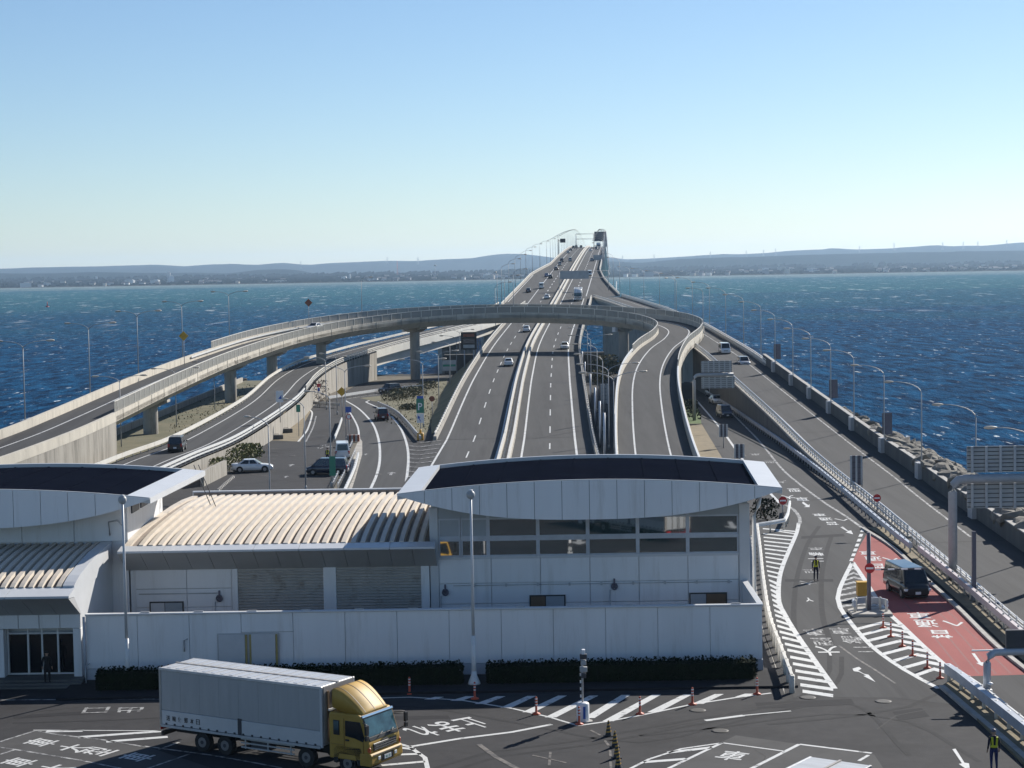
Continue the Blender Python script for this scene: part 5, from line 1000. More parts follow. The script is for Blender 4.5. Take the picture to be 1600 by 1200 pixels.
# ------------------------------------------------------------------ hedges and shrubs
def leaf_cloud(b, fn, n, s):
    for _ in range(n):
        c, nrm = fn(); u = Vector((R.uniform(-1, 1), R.uniform(-1, 1), R.uniform(-1, 1))).normalized(); v = u.orthogonal().normalized(); k = s * R.uniform(.6, 1.3)
        b.add([c + u * k, c + v * k * .6, c - u * k, c - v * k * .6], [(0, 1, 2, 3)])
def hedge(x0, x1, y, w, h, label, mt='leaf_dark', n=None):
    t = thing('hedge', label, 'hedge', ((x0 + x1) / 2, y, .1)); L = x1 - x0; b = MB()
    def fn():
        f_ = R.random(); x = R.uniform(-L / 2, L / 2)
        if f_ < .45: return Vector((x, -w / 2 + R.uniform(-.06, .1), R.uniform(0, h))), 0
        if f_ < .9: return Vector((x, R.uniform(-w / 2, w / 2), h + R.uniform(-.12, .08))), 0
        return Vector((R.choice((-L / 2, L / 2)) + R.uniform(-.1, .1), R.uniform(-w / 2, w / 2), R.uniform(0, h))), 0
    leaf_cloud(b, fn, n or int(L * 210), .085); b.build('foliage', mt, t); MB().bb(-L / 2 + .1, L / 2 - .1, -w / 2 + .12, w / 2 - .1, -.15, h - .12).build('branch_core', mt, t); return t
hedge(-22.2, -2.95, 100.9, 1.2, 1.02, 'dark clipped hedge behind the yellow truck'); hedge(-1.55, 12.6, 100.9, 1.2, 1.02, 'dark clipped hedge right of the globe lamp')
def shrub(px, py, r, h, label, mt, n=260, s=.22, group=None):
    c = P(px, py); t = thing('shrub', label, 'shrub', (c.x, c.y, 0), 0, group); b = MB()
    def fn():
        a = R.uniform(0, 6.283); q = math.sqrt(R.random()); z = R.random() ** .7; k = r * q * math.sqrt(max(0, 1 - (z - .25) ** 2)) * (.75 + .5 * fbm(a * 1.2 + px, z * 2, 2)); return Vector((k * math.cos(a), k * math.sin(a), z * h)), 0
    leaf_cloud(b, fn, n, s); b.build('foliage', mt, t); sb = MB()
    for _ in range(7): a = R.uniform(0, 6.28); sb.tube([(0, 0, 0), (r * .5 * math.cos(a), r * .5 * math.sin(a), h * .75)], .04, 4, .02)
    sb.build('stems', 'leaf_bare', t); return t
for i, (px, py, r, h) in enumerate(((330, 738, 2.6, 1.6), (352, 727, 2.6, 1.9), (372, 720, 2.4, 2.0), (390, 714, 1.9, 1.6))): shrub(px, py, r, h, 'olive shrub against the car park retaining wall, %s from the left' % ORD[i], 'leaf_olive', 700, .17, 'olive shrubs by the car park')
for i, (px, py, r, h) in enumerate(((616, 625, 2.4, 1.5), (634, 622, 2.8, 1.8), (652, 617, 2.2, 1.5), (668, 607, 2.2, 1.3), (640, 640, 1.6, .9))): shrub(px, py, r, h, 'dry scrub bush on the bank left of the expressway, %s of its group' % ORD[i], 'leaf_scrub', 380, .2, 'scrub bushes on the bank')
for i, (px, py, r, h) in enumerate(((940, 590, 2.6, 3.4), (951, 583, 3.4, 3.8), (962, 584, 2.4, 2.6), (934, 600, 1.6, 2.6))): shrub(px, py, r, h, 'olive brown bush in the gap below the loop ramp, %s from the left' % ORD[(1, 2, 3, 0)[i]], 'leaf_scrub', 420, .26, 'bushes in the gap below the loop')
shrub(500, 634, 1.8, 4.2, 'bare brown shrub beside the thick loop pier', 'leaf_bare', 300, .16); shrub(1073, 655, 2.2, 2.8, 'round green bush on the grass patch by the right retaining wall', 'leaf_dark', 500, .2); shrub(1196, 812, 1.3, 1.8, 'dark bush behind the corner of the glazed hall', 'leaf_dark', 300, .16)
# loose tufts on the dry banks
tb = MB()
for _ in range(2200):
    px, py = R.choice(((R.uniform(600, 700), R.uniform(600, 672)), (R.uniform(265, 420), R.uniform(600, 690))))
    c = P(px, py, .8 if px < 500 else 0); k = R.uniform(.1, .26)
    if px < 500 and not (-52.5 < c.x < -42.5): continue
    if 600 < px < 700 and py > 660 - (700 - px) * .2 + 20: continue
    a = R.uniform(0, 3.14); u = Vector((math.cos(a), math.sin(a), 0)) * k * .5; tb.add([c - u, c + u, c + u * .4 + Vector((0, 0, k))], [(0, 1, 2)])
tag(tb.build('grass_tufts', 'leaf_scrub'), 'dry grass tufts scattered over the banks', 'grass', kind='stuff')
# ------------------------------------------------------------------ vehicles
CARC = {}
KIND = {  # length, half width, stations (x, zlow, zhigh, halfwidth); cabin: belt z, roof z, xf bottom, xf top, xr top, xr bottom, half width belt / roof; axle positions, wheel radius
 'sedan': dict(st=[(-2.33, .38, .86, .66), (-2.22, .27, .97, .80), (-1.7, .22, 1.0, .85), (-.8, .2, .95, .865), (.7, .2, .92, .865), (1.5, .2, .86, .85), (2.1, .22, .76, .79), (2.33, .3, .62, .62)], cab=(.9, 1.43, 1.15, .3, -.85, -1.75, .80, .60), ax=(-1.35, 1.40), wr=.32),
 'suv': dict(st=[(-2.2, .45, .95, .74), (-2.12, .32, 1.05, .84), (-1.0, .28, 1.05, .88), (.8, .28, 1.03, .88), (1.6, .28, .98, .86), (2.1, .32, .86, .80), (2.25, .42, .72, .66)], cab=(1.0, 1.72, 1.2, .45, -1.8, -2.1, .83, .66), ax=(-1.32, 1.35), wr=.36),
 'hatch': dict(st=[(-1.85, .4, .85, .68), (-1.78, .28, .95, .78), (-.8, .22, .95, .83), (.6, .22, .93, .83), (1.3, .22, .88, .81), (1.75, .25, .76, .74), (1.9, .34, .62, .6)], cab=(.9, 1.50, 1.15, .4, -1.45, -1.78, .78, .60), ax=(-1.2, 1.2), wr=.29),
 'minivan': dict(st=[(-2.3, .42, .95, .74), (-2.24, .28, 1.02, .83), (-1.0, .22, 1.02, .86), (1.0, .22, .99, .86), (1.75, .22, .93, .84), (2.2, .26, .8, .78), (2.35, .36, .66, .64)], cab=(.97, 1.80, 1.75, .75, -2.0, -2.24, .82, .66), ax=(-1.35, 1.45), wr=.32),
 'van': dict(st=[(-2.42, .42, 1.0, .78), (-2.36, .28, 1.08, .845), (-1.0, .24, 1.08, .86), (1.2, .24, 1.05, .86), (2.0, .24, 1.02, .85), (2.28, .27, .96, .80), (2.38, .34, .74, .70)], cab=(1.0, 1.98, 2.20, 1.45, -2.25, -2.37, .84, .70), ax=(-1.3, 1.45), wr=.33)}
def car_meshes(kind):
    if kind in CARC: return CARC[kind]
    K = KIND[kind]; b = MB(); st = K['st']; ring = []
    for x, zl, zh, w in st: ring += [(x, s_ * q * w, zl + (zh - zl) * h) for s_, seq in ((-1, ((.80, 0), (.96, .12), (1.0, .42), (.985, .74), (.93, .92), (.80, 1.0))), (1, ((.80, 1.0), (.93, .92), (.985, .74), (1.0, .42), (.96, .12), (.80, 0)))) for q, h in seq]
    n = 12; b.add(ring, [(i * n + j, i * n + (j + 1) % n, (i + 1) * n + (j + 1) % n, (i + 1) * n + j) for i in range(len(st) - 1) for j in range(n)], True); b.f += [tuple(range(n))[::-1], tuple((len(st) - 1) * n + j for j in range(n))]; b.sm += [False] * 2; b.mi += [0] * 2
    zb, zr, xfb, xft, xrt, xrb, wb, wr_ = K['cab']; zb -= .06
    cb = MB(); cb.add([(xrb, -wb, zb), (xfb, -wb, zb), (xfb, wb, zb), (xrb, wb, zb), (xrt, -wr_, zr), (xft, -wr_, zr), (xft, wr_, zr), (xrt, wr_, zr)], [(3, 2, 1, 0), (4, 5, 6, 7), (0, 1, 5, 4), (1, 2, 6, 5), (2, 3, 7, 6), (3, 0, 4, 7)])
    def on(p00, p10, p11, p01, u0, u1, v0, v1, push):
        p00, p10, p11, p01 = map(Vector, (p00, p10, p11, p01)); nn = (p10 - p00).cross(p01 - p00).normalized() * push
        f_ = lambda u, v: (p00 * (1 - u) + p10 * u) * (1 - v) + (p01 * (1 - u) + p11 * u) * v + nn
        return [f_(u0, v0), f_(u1, v0), f_(u1, v1), f_(u0, v1)]
    V = [(xrb, -wb, zb), (xfb, -wb, zb), (xfb, wb, zb), (xrb, wb, zb), (xrt, -wr_, zr), (xft, -wr_, zr), (xft, wr_, zr), (xrt, wr_, zr)]
    def slab(q): 
        m_ = MB(); q = [Vector(v) for v in q]; nn = (q[1] - q[0]).cross(q[3] - q[0]).normalized() * -.03; m_.add(q + [v + nn for v in q], [(0, 1, 2, 3), (7, 6, 5, 4), (0, 4, 5, 1), (1, 5, 6, 2), (2, 6, 7, 3), (3, 7, 4, 0)]); return m_
    ws = slab(on(V[1], V[2], V[6], V[5], .07, .93, .14, .90, .02)).mesh('windshield', 'car_glass'); rw = slab(on(V[3], V[0], V[4], V[7], .1, .9, .2, .88, .02)).mesh('rear_window', 'car_glass'); sw_ = []
    cuts = ((.10, .47), (.52, .86)) if kind in ('sedan', 'hatch') else ((.05, .33), (.37, .66), (.70, .90))
    for u0, u1 in cuts: sw_ += [slab(on(V[0], V[1], V[5], V[4], u0, u1, .2, .88, .015)).mesh('side_window', 'car_glass'), slab(on(V[2], V[3], V[7], V[6], 1 - u1, 1 - u0, .2, .88, .015)).mesh('side_window', 'car_glass')]
    r_ = K['wr']; wh = MB(); wh.disc((0, 0, 0), r_, 'y', .21, 18); ty = wh.mesh('tyre', 'rubber', .02, 1); ri = MB().disc((0, 0, 0), r_ * .62, 'y', .225, 14).mesh('rim', 'rim', .01, 1)
    xf, xr = st[-1][0], st[0][0]; zf, zr2 = (st[-1][1] + st[-1][2]) / 2 + .06, st[0][2] - .1; wf = st[-1][3]; wrr = st[0][3]
    hl = MB().box((0, 0, 0), (.22, .34, .15)).mesh('headlight', 'head_lens', .04, 2); tl = MB().box((0, 0, 0), (.10, .24, .2 if kind in ('sedan',) else .38)).mesh('taillight', 'tail_lens', .03, 1); pl = MB().box((0, 0, 0), (.03, .36, .18)).mesh('licence_plate', 'plate'); gr = MB().box((0, 0, 0), (.06, wf * 1.1, .12)).mesh('grille', 'black_flat', .02, 1); mr = MB().box((0, 0, 0), (.12, .2, .14)).mesh('mirror', 'black_flat', .03, 1)
    un = MB().bb(xr + .25, xf - .25, -.7, .7, .14, .4).mesh('underbody', 'under'); ar = MB().disc((0, 0, 0), r_ * 1.16, 'y', .16, 18).mesh('wheel_arch', 'under')
    CARC[kind] = dict(b=b, cb=cb, ws=ws, rw=rw, sw=sw_, ty=ty, ri=ri, hl=hl, tl=tl, pl=pl, gr=gr, mr=mr, un=un, ar=ar, xf=xf, xr=xr, zf=zf, zr=zr2, wf=wf, wrr=wrr, K=K, body={}); return CARC[kind]
def car(kind, color, loc, heading, label, cat='car', group=None, tilt=0.0):
    M_ = car_meshes(kind); t = thing('parked_car' if False else kind.replace('hatch', 'hatchback').replace('suv', 'off_road_car'), label, cat, loc, heading, group)
    if tilt: t.rotation_euler = (0, -tilt, heading)
    if color not in M_['body']: M_['body'][color] = (M_['b'].mesh('body', color), M_['cb'].mesh('cabin', color, .07, 3))
    bo, cb = M_['body'][color]; inst('body', bo, t); inst('cabin', cb, t); inst('windshield', M_['ws'], t); inst('rear_window', M_['rw'], t); inst('underbody', M_['un'], t)
    for m_ in M_['sw']: inst('side_window', m_, t)
    K = M_['K']; w = max(s_[3] for s_ in K['st'])
    for x in K['ax']:
        for s_ in (-1, 1):
            inst('wheel_arch', M_['ar'], t, (x, s_ * (w - .075), K['wr'] + .03)); wl_ = inst('wheel', M_['ty'], t, (x, s_ * (w - .09), K['wr'])); inst('rim', M_['ri'], wl_)
    for s_ in (-1, 1):
        inst('headlight', M_['hl'], t, (M_['xf'] - .12, s_ * (M_['wf'] + .02), M_['zf'] + .05)); inst('taillight', M_['tl'], t, (M_['xr'] + .05, s_ * (M_['wrr'] - .06), M_['zr'])); inst('mirror', M_['mr'], t, (K['cab'][2] - .35, s_ * (w + .09), K['cab'][0] + .1))
    inst('licence_plate', M_['pl'], t, (M_['xf'] + .01, 0, .45)); inst('licence_plate', M_['pl'], t, (M_['xr'] - .01, 0, .6)); inst('grille', M_['gr'], t, (M_['xf'] - .02, 0, M_['zf'] + .05)); return t
def gcar(kind, color, px, py, heading, label, z=0.0, cat='car', group=None, tilt=0.0): q = P(px, py, z); return car(kind, color, (q.x, q.y, z), heading, label, cat, group, tilt)
H = math.pi / 2
v = gcar('van', 'car_black', 1421, 928, -H + .12, 'black van coming down the red lane')
v.location.x -= .2
gcar('sedan', 'car_white', 394, 737, .12, 'white saloon parked side on in the car park'); gcar('minivan', 'car_navy', 512, 741, math.pi - .12, 'dark blue car parked behind the green sign pole'); gcar('van', 'car_white', 535, 716, H + .1, 'white van parked against the planting strip'); gcar('minivan', 'car_red', 596, 656, H + .18, 'dark red minivan driving away with its brake lights on')
gcar('suv', 'car_black', 609, 614, -H - .75, 'black car coming out from behind the shrub bank with headlights on'); gcar('minivan', 'car_black', 277, 705, H + .06, 'dark minivan climbing the left ramp', 2.0)
gcar('van', 'car_white', 1132, 553, -H, 'white van coming down the outer road beside the loop', 6.45); gcar('suv', 'car_silver', 1162, 573, -H + .03, 'silver off road car following down the outer road', 5.2)
gcar('minivan', 'car_silver', 1113, 620, -H + .1, 'silver car, rearmost of three coming along the inner road'); gcar('sedan', 'car_white', 1119, 631, -H + .1, 'white car, middle of three coming along the inner road'); gcar('minivan', 'car_navy', 1132, 652, -H + .1, 'dark car, foremost of three coming along the inner road')
def main_hit(px, py):
    d = _ray(px, py); best = None; y = 200.0
    while y < 1420:
        z = CAMH + d.z / d.y * y
        if z <= mz(y): return Vector((d.x / d.y * y, y, mz(y)))
        y += 1.0
    return None
mcars = [('sedan', 'car_white', 795, 572, 1, 'white car on the expressway just short of the loop shadow'), ('sedan', 'car_white', 823, 518.5, 1, 'white car driving away below the loop ramp'), ('sedan', 'car_navy', 826, 457, 1, 'dark blue car driving away, first beyond the loop in the outer lane'), ('van', 'car_white', 846, 451, 1, 'white van driving away beyond the loop'), ('sedan', 'car_white', 855, 467, 1, 'white car driving away right behind the loop parapet'),
         ('sedan', 'car_blue', 854.5, 432.5, 1, 'pale blue car driving away beside a dark one on the bridge'), ('sedan', 'car_black', 860.5, 435, 1, 'dark car driving away beside a pale blue one on the bridge'), ('sedan', 'car_red', 869, 422, 1, 'dark red car driving away up the bridge'), ('suv', 'car_silver', 875, 415, 1, 'silver car driving away above the dark red one'), ('minivan', 'car_navy', 878, 409.5, 1, 'dark minivan driving up the left lane of the bridge'), ('minivan', 'car_silver', 891, 408.5, 1, 'grey silver minivan driving up the right lane of the bridge'),
         ('sedan', 'car_silver', 888, 396, 1, 'silver car near the crest of the bridge'), ('sedan', 'car_black', 892, 392, 1, 'black car just ahead of the silver one near the crest'), ('minivan', 'car_black', 896, 388.5, 1, 'dark car at the crest, left of a pair'), ('van', 'car_black', 900.5, 387.5, 1, 'dark van at the crest, right of a pair'), ('minivan', 'car_grey', 908, 387.5, 1, 'grey car alone at the crest in the right lane'),
         ('sedan', 'car_white', 882.5, 545.5, -1, 'white car coming towards the viewer below the loop ramp'), ('van', 'car_white', 921.5, 430.5, -1, 'white van coming down the bridge beside the overhead sign'), ('sedan', 'car_grey', 925, 408, -1, 'grey car coming down the bridge by the small green board'), ('sedan', 'car_white', 923, 392.5, -1, 'white car coming over the crest of the bridge'), ('minivan', 'car_black', 932, 389.8, -1, 'dark car coming over the crest beside a lorry')]
for kind, col, px, py, dr_, lab in mcars:
    q = main_hit(px, py)
    if q is None: continue
    dz_ = (mz(q.y + 5) - mz(q.y - 5)) / 10; h_ = math.atan2(10, mx_(q.y + 5) - mx_(q.y - 5)); car(kind, col, (q.x, q.y, q.z + .03), h_ if dr_ > 0 else h_ + math.pi, lab, tilt=dz_ * dr_)
car('sedan', 'car_white', (LOOP[int(nl * .60)].x - 1.2, LOOP[int(nl * .60)].y + .9, LOOP[int(nl * .60)].z), math.atan2(LOOP[int(nl * .60) + 1].y - LOOP[int(nl * .60)].y, LOOP[int(nl * .60) + 1].x - LOOP[int(nl * .60)].x), 'white car on the loop ramp half hidden by the parapet')
# box lorries
def wheel_big(t, x, y, r=.45):
    k = 'bigwheel'
    if k not in CARC: CARC[k] = (MB().disc((0, 0, 0), r, 'y', .32, 22).mesh('tyre', 'rubber', .03, 2), MB().disc((0, 0, 0), r * .56, 'y', .33, 16).mesh('rim', 'rim', .02, 1), MB().disc((0, 0, 0), r * .2, 'y', .36, 10).mesh('hub', 'dark_metal'))
    a, b, c = CARC[k]; w = inst('wheel', a, t, (x, y, r)); inst('rim', b, w); inst('hub', c, w)
def lorry(name, label, loc, hd, cabm, cabm2, L=9.45, W=2.4, zt=3.74, detail=True):
    t = thing(name, label, 'truck', loc, hd); h = W / 2; rr, rf = 0.06, .0
    # box body
    MB().bb(.05, L - .05, -h + .04, h - .04, 1.06, zt - .10).build('box_core', 'alu_side', t)
    npan = 8; xs = frange(.14, L - .12, npan)
    for s_ in (-1, 1):
        sd = MB().bb(.1, L - .1, s_ * h - .02, s_ * h + .02, 1.76, zt - .14).build('side_wall', 'alu_side', t)
        for a, b in zip(xs, xs[1:]): MB().bb(a + .012, b - .012, s_ * (h + .012) - .014, s_ * (h + .012) + .014, 1.80, zt - .16).build('panel', 'alu_side', sd)
        gt = MB().bb(.12, L * .495, s_ * h - .04, s_ * h + .045, 1.08, 1.74).build('drop_side', 'alu_gate', t, .015, 1); gt2 = MB().bb(L * .515, L - .12, s_ * h - .04, s_ * h + .045, 1.08, 1.74).build('drop_side', 'alu_gate', t, .015, 1)
        MB().bb(L * .494, L * .516, s_ * h - .06, s_ * h + .06, .98, 1.82).build('centre_post', 'dark_metal', t)
        MB().bb(.0, .12, s_ * h - .05, s_ * h + .05, 1.0, zt - .02).build('corner_post', 'alu_front', t, .01, 1); MB().bb(L - .12, L, s_ * h - .05, s_ * h + .05, 1.0, zt - .02).build('corner_post', 'alu_gate', t, .01, 1)
        MB().bb(.0, L, s_ * h - .06, s_ * h + .03, zt - .13, zt - .01).build('roof_rail', 'alu_roof', t, .015, 1)
        lk = MB()
        for x in frange(.4, L - .4, 17): lk.box((x, s_ * (h + .05), 1.10), (.09, .05, .12))
        lk.build('latches', 'dark_metal', t); MB().bb(.1, L - .1, s_ * h - .10, s_ * h - .02, .96, 1.07).build('side_sill', 'galvanised', t)
        sg_ = MB()
        for z in (.46, .66, .84): sg_.bb(4.7, 7.75, s_ * (h - .12) - .02, s_ * (h - .12) + .02, z, z + .06)
        for x in (4.9, 6.2, 7.5): sg_.bb(x, x + .06, s_ * (h - .15) - .02, s_ * (h - .15) + .02, .42, 1.0)
        sg_.build('side_guard', 'galvanised', t)
        MB().bb(5.2, 6.3, s_ * (h - .45) - .25, s_ * (h - .45) + .25, .45, .95).build('fuel_tank', 'dark_metal', t, .05, 2)
        for x in (2.46, 3.80, 8.45, 10.72): wheel_big(t, x, s_ * (h - .2))
        MB().extr([(L + .55, .45), (L + .55, 1.05), (L + .75, 1.2), (L + 2.0, 1.2), (L + 2.1, 1.0), (L + 2.1, .45), (L + 1.85, .42), (L + 1.7, .86), (L + .85, .86), (L + .7, .42)], 'y', s_ * (h - .3), s_ * (h - .02)).build('mudguard', 'under', t)
    for s_, a, b in ((-1, -h + .02, -.05), (1, .05, h - .02)):
        rp = MB().bb(.06, L - .06, a, b, zt - .1, zt - .015).build('roof_panel', 'alu_roof', t, .01, 1)
        for x in (frange(.5, L - .5, 16) if detail else []): MB().bb(x - .11, x + .11, a + .1, b - .1, zt - .016, zt + .004).build('roof_stiffener', 'alu_gate', rp)
    MB().bb(.0, L, -.05, .05, zt - .08, zt + .02).build('roof_ridge', 'alu_front', t)
    fr = MB().bb(L - .04, L + .02, -h + .1, h - .1, 1.1, zt - .04).build('front_wall', 'alu_front', t)
    for y in frange(-h + .35, h - .35, 4): MB().bb(L + .02, L + .09, y - .06, y + .06, 1.2, zt - .25).build('stiffener', 'brown_trim', fr)
    MB().bb(L + .09, L + .16, -h + .3, h - .3, 2.62, 2.70).build('handrail', 'white_metal', t)
    rd_ = MB().bb(-.05, .02, -h + .06, h - .06, 1.1, zt - .06).build('rear_door', 'alu_side', t)
    for y in (-.6, -.08, .08, .6): MB().tube([(-.09, y, 1.15), (-.09, y, zt - .2)], .025, 6).build('lock_rod', 'chrome', rd_)
    bpz = MB().bb(-.02, .14, -h + .05, h - .05, .52, .72).build('rear_bumper', 'black_flat', t); 
    for y in (-.95, .95): MB().bb(-.05, .0, y - .2, y + .2, .78, .95).build('taillight', 'tail_lens', t)
    MB().bb(.3, L + 1.9, -.42, .42, .55, .98).build('chassis', 'under', t)
    # cab
    x0, x1 = L + .32, L + 2.46; z0, z1, zb = .62, 2.66, 1.62; c = MB(); hw_ = h - .02
    prof_ = [(x0, z0), (x1 - .04, z0), (x1 + .02, 1.0), (x1, 1.45), (x1 - .08, 1.66), (x1 - .36, 2.52), (x1 - .52, z1), (x0 + .06, z1), (x0, z1 - .1)]
    c.extr(prof_, 'y', -hw_, hw_); cab = c.build('cab', cabm, t, .06, 3)
    nx, nz = (x1 - .36) - (x1 - .08), 2.52 - 1.66
    def on_screen(s0, s1, y0, y1, push, th, nm, mt, par, bev=.0):
        L_ = math.hypot(nx, nz); ox, oz = nz / L_ * push, -nx / L_ * push; a = (x1 - .08 + nx * s0 + ox, 1.66 + nz * s0 + oz); b = (x1 - .08 + nx * s1 + ox, 1.66 + nz * s1 + oz); c2, d2 = (b[0] - nz / L_ * th, b[1] + nx / L_ * th), (a[0] - nz / L_ * th, a[1] + nx / L_ * th)
        return MB().extr([a, b, c2, d2], 'y', y0, y1).build(nm, mt, par, bev, 2)
    on_screen(-.10, 1.02, -hw_ + .05, hw_ - .05, .012, .05, 'screen_surround', 'black_flat', t, .02); wsn = on_screen(.06, .95, -hw_ + .13, hw_ - .13, .03, .03, 'windshield', 'screen_glass', t)
    on_screen(-.16, .04, -hw_ + .1, hw_ - .1, .03, .05, 'wiper_panel', 'black_flat', t, .02); on_screen(1.0, 1.13, -hw_ + .02, hw_ - .02, .05, .10, 'sun_visor', 'chrome', t, .02)
    for y in (-.5, .35): MB().tube([(x1 + .0, y, 1.62), (x1 - .06, y + .45, 1.78)], .015, 5).build('wiper', 'black_flat', wsn)
    for s_ in (-1, 1):
        yy = s_ * (hw_ + .012)
        MB().extr([(x1 - .30, 1.50), (x1 - .22, 1.66), (x1 - .44, 2.36), (x1 - 1.25, 2.36), (x1 - 1.25, 1.68), (x1 - .75, 1.62)], 'y', yy - .02, yy + .02).build('side_window', 'car_glass', t, .01, 1)
        MB().bb(x0 + .24, x0 + .58, yy - .02, yy + .02, 1.68, 2.34).build('rear_side_window', 'black_flat', t, .02, 1); MB().bb(x0 + .28, x0 + .54, yy - .03, yy + .03, 1.90, 2.30).build('side_pane', 'screen_glass', t)
        dl = MB(); dl.bb(x1 - 1.33, x1 - 1.31, yy - .015, yy + .015, 1.0, 2.45); dl.bb(x1 - .3, x1 - .28, yy - .015, yy + .015, 1.0, 1.5); dl.bb(x0 + .1, x1 - 1.33, yy - .015, yy + .015, 1.26, 1.28); dl.build('door_gap', 'truck_dark_yellow', t); MB().bb(x1 - 1.25, x1 - 1.05, yy - .03, yy + .03, 1.46, 1.54).build('door_handle', 'black_flat', t, .01, 1)
        mi_ = MB(); mi_.tube([(x1 - .3, s_ * hw_, 2.35), (x1 + .12, s_ * (hw_ + .26), 2.36), (x1 + .14, s_ * (hw_ + .30), 1.75), (x1 - .1, s_ * hw_, 1.6)], .025, 6); ma = mi_.build('mirror_arm', 'black_flat', t)
        MB().box((x1 + .13, s_ * (hw_ + .32), 2.14), (.10, .24, .42)).build('mirror', 'black_flat', ma, .03, 2); MB().box((x1 + .13, s_ * (hw_ + .32), 1.78), (.10, .22, .22)).build('wide_mirror', 'black_flat', ma, .03, 2)
        MB().box((x1 + .03, s_ * (hw_ - .36), .78), (.08, .46, .18)).build('headlight', 'head_lens', t, .03, 2); MB().box((x1 - .02, s_ * (hw_ - .04), 1.16), (.16, .10, .22)).build('indicator', 'orange_plastic', t, .03, 1); MB().bb(x0 + .75, x0 + 1.35, s_ * (hw_ - .12) - .1, s_ * (hw_ - .12) + .1, .42, .52).build('step', 'under', t)
    bm_ = MB(); bm_.extr([(x1 - .5, .44), (x1 + .06, .44), (x1 + .14, .55), (x1 + .14, .92), (x1 + .06, 1.0), (x1 - .5, 1.0)], 'y', -hw_ - .01, hw_ + .01); bm_.build('bumper', cabm, t, .04, 2)
    MB().bb(x1 + .12, x1 + .165, -hw_ + .15, hw_ - .15, .90, .95).build('bumper_trim', 'chrome', t); MB().bb(x1 + .13, x1 + .17, -.24, .26, .62, .80).build('licence_plate', 'plate_green' if False else 'plate', t); MB().bb(x1 + .128, x1 + .15, -.45, .45, .56, .86).build('plate_recess', 'black_flat', t)
    for s_ in (-1, 1): MB().box((x1 + .155, s_ * .62, .74), (.04, .2, .16)).build('fog_lamp', 'head_lens', t, .02, 1)
    gr_ = MB().bb(x1 - .02, x1 + .045, -hw_ + .3, hw_ - .3, 1.06, 1.40).build('grille', 'black_flat', t, .02, 1)
    for z in (1.12, 1.22, 1.32): MB().bb(x1 + .03, x1 + .065, -hw_ + .34, hw_ - .34, z, z + .045).build('grille_bar', 'chrome', gr_)
    MB().bb(x1 - .03, x1 + .04, -.2, .2, 1.43, 1.50).build('badge', 'chrome', t)
    if detail:
        d = MB(); secs = [(x1 - .46 - 1.52 * u, 2.66 + .2 * max(0, u - .6) / .4, 2.70 + .98 * math.sin(u * 1.5) ** .95, .98 + .14 * u) for u in frange(0, 1, 12)]; vs = []; ns = len(secs)
        for x, za, zc, w in secs: vs += [(x, -w, za), (x, -w, max(za + .01, zc - .12)), (x, -w + .10, zc), (x, w - .10, zc), (x, w, max(za + .01, zc - .12)), (x, w, za)]
        d.add(vs, [(i * 6 + j, i * 6 + (j + 1) % 6, (i + 1) * 6 + (j + 1) % 6, (i + 1) * 6 + j) for i in range(ns - 1) for j in range(6)], True); d.f += [(0, 1, 2, 3, 4, 5), tuple(range(ns * 6 - 1, ns * 6 - 7, -1))]; d.sm += [False] * 2; d.mi += [0] * 2; df = d.build('wind_deflector', cabm, t)
        for y in (-.72, 0, .72):
            MB().add([(x, y + sgn * .022, zc + dz) for x, za, zc, w in secs for sgn, dz in ((-1, .012), (1, .012), (1, -.03), (-1, -.03))], [(i * 4 + j, i * 4 + (j + 1) % 4, (i + 1) * 4 + (j + 1) % 4, (i + 1) * 4 + j) for i in range(ns - 1) for j in range(4)]).build('deflector_groove', 'brown_trim', df)
        MB().bb(x0 + .0, x0 + .12, -hw_ + .05, hw_ - .05, .9, 2.5).build('cab_back', 'under', t)
    return t
truck = lorry('box_truck', 'yellow cab box truck with silver wing body turning in front of the building', (-16.08, 89.68, 0), rad(-31.2), 'truck_yellow', 'truck_dark_yellow')
for i, ch in enumerate('送輸便郵本日'): inst('lettering', text_mesh(ch, 'black_flat'), truck, (.52 + i * .36, -1.2 - .052, 1.40), 0, (.22, .25, 1), (math.pi / 2, 0, 0))
inst('lettering', text_mesh('46-28', 'sign_green'), truck, (9.45 + 2.46 + .172, .01, .71), 0, (.12, .12, 1), (math.pi / 2, 0, math.pi / 2))
t2 = lorry('box_truck', 'white box truck whose roof just shows at the bottom edge', (11.85, 69.68, 0), rad(-125.0), 'car_white', 'car_grey', detail=False); 
for c in t2.children_recursive:
    if c.name.startswith(('rear_bumper',)): c.data.materials.clear(); c.data.materials.append(MATS['sign_red'])
t3 = lorry('box_truck', 'lorry cresting the bridge below the big sign', (0, 0, 0), 0, 'car_white', 'car_grey'); q = main_hit(936.5, 388.5) or Vector((60, 1250, 35)); t3.location = q; t3.rotation_euler = (0, 0, -H - .06)
t3.location += Vector((0, 9, .05))
bus = lorry('box_truck', 'white lorry coming towards the loop on the expressway', (0, 0, 0), 0, 'car_white', 'car_grey'); q = main_hit(908, 471); bus.location = q + Vector((-.3, 12, .5)); bus.rotation_euler = (0, rad(2.2), -H - .055)

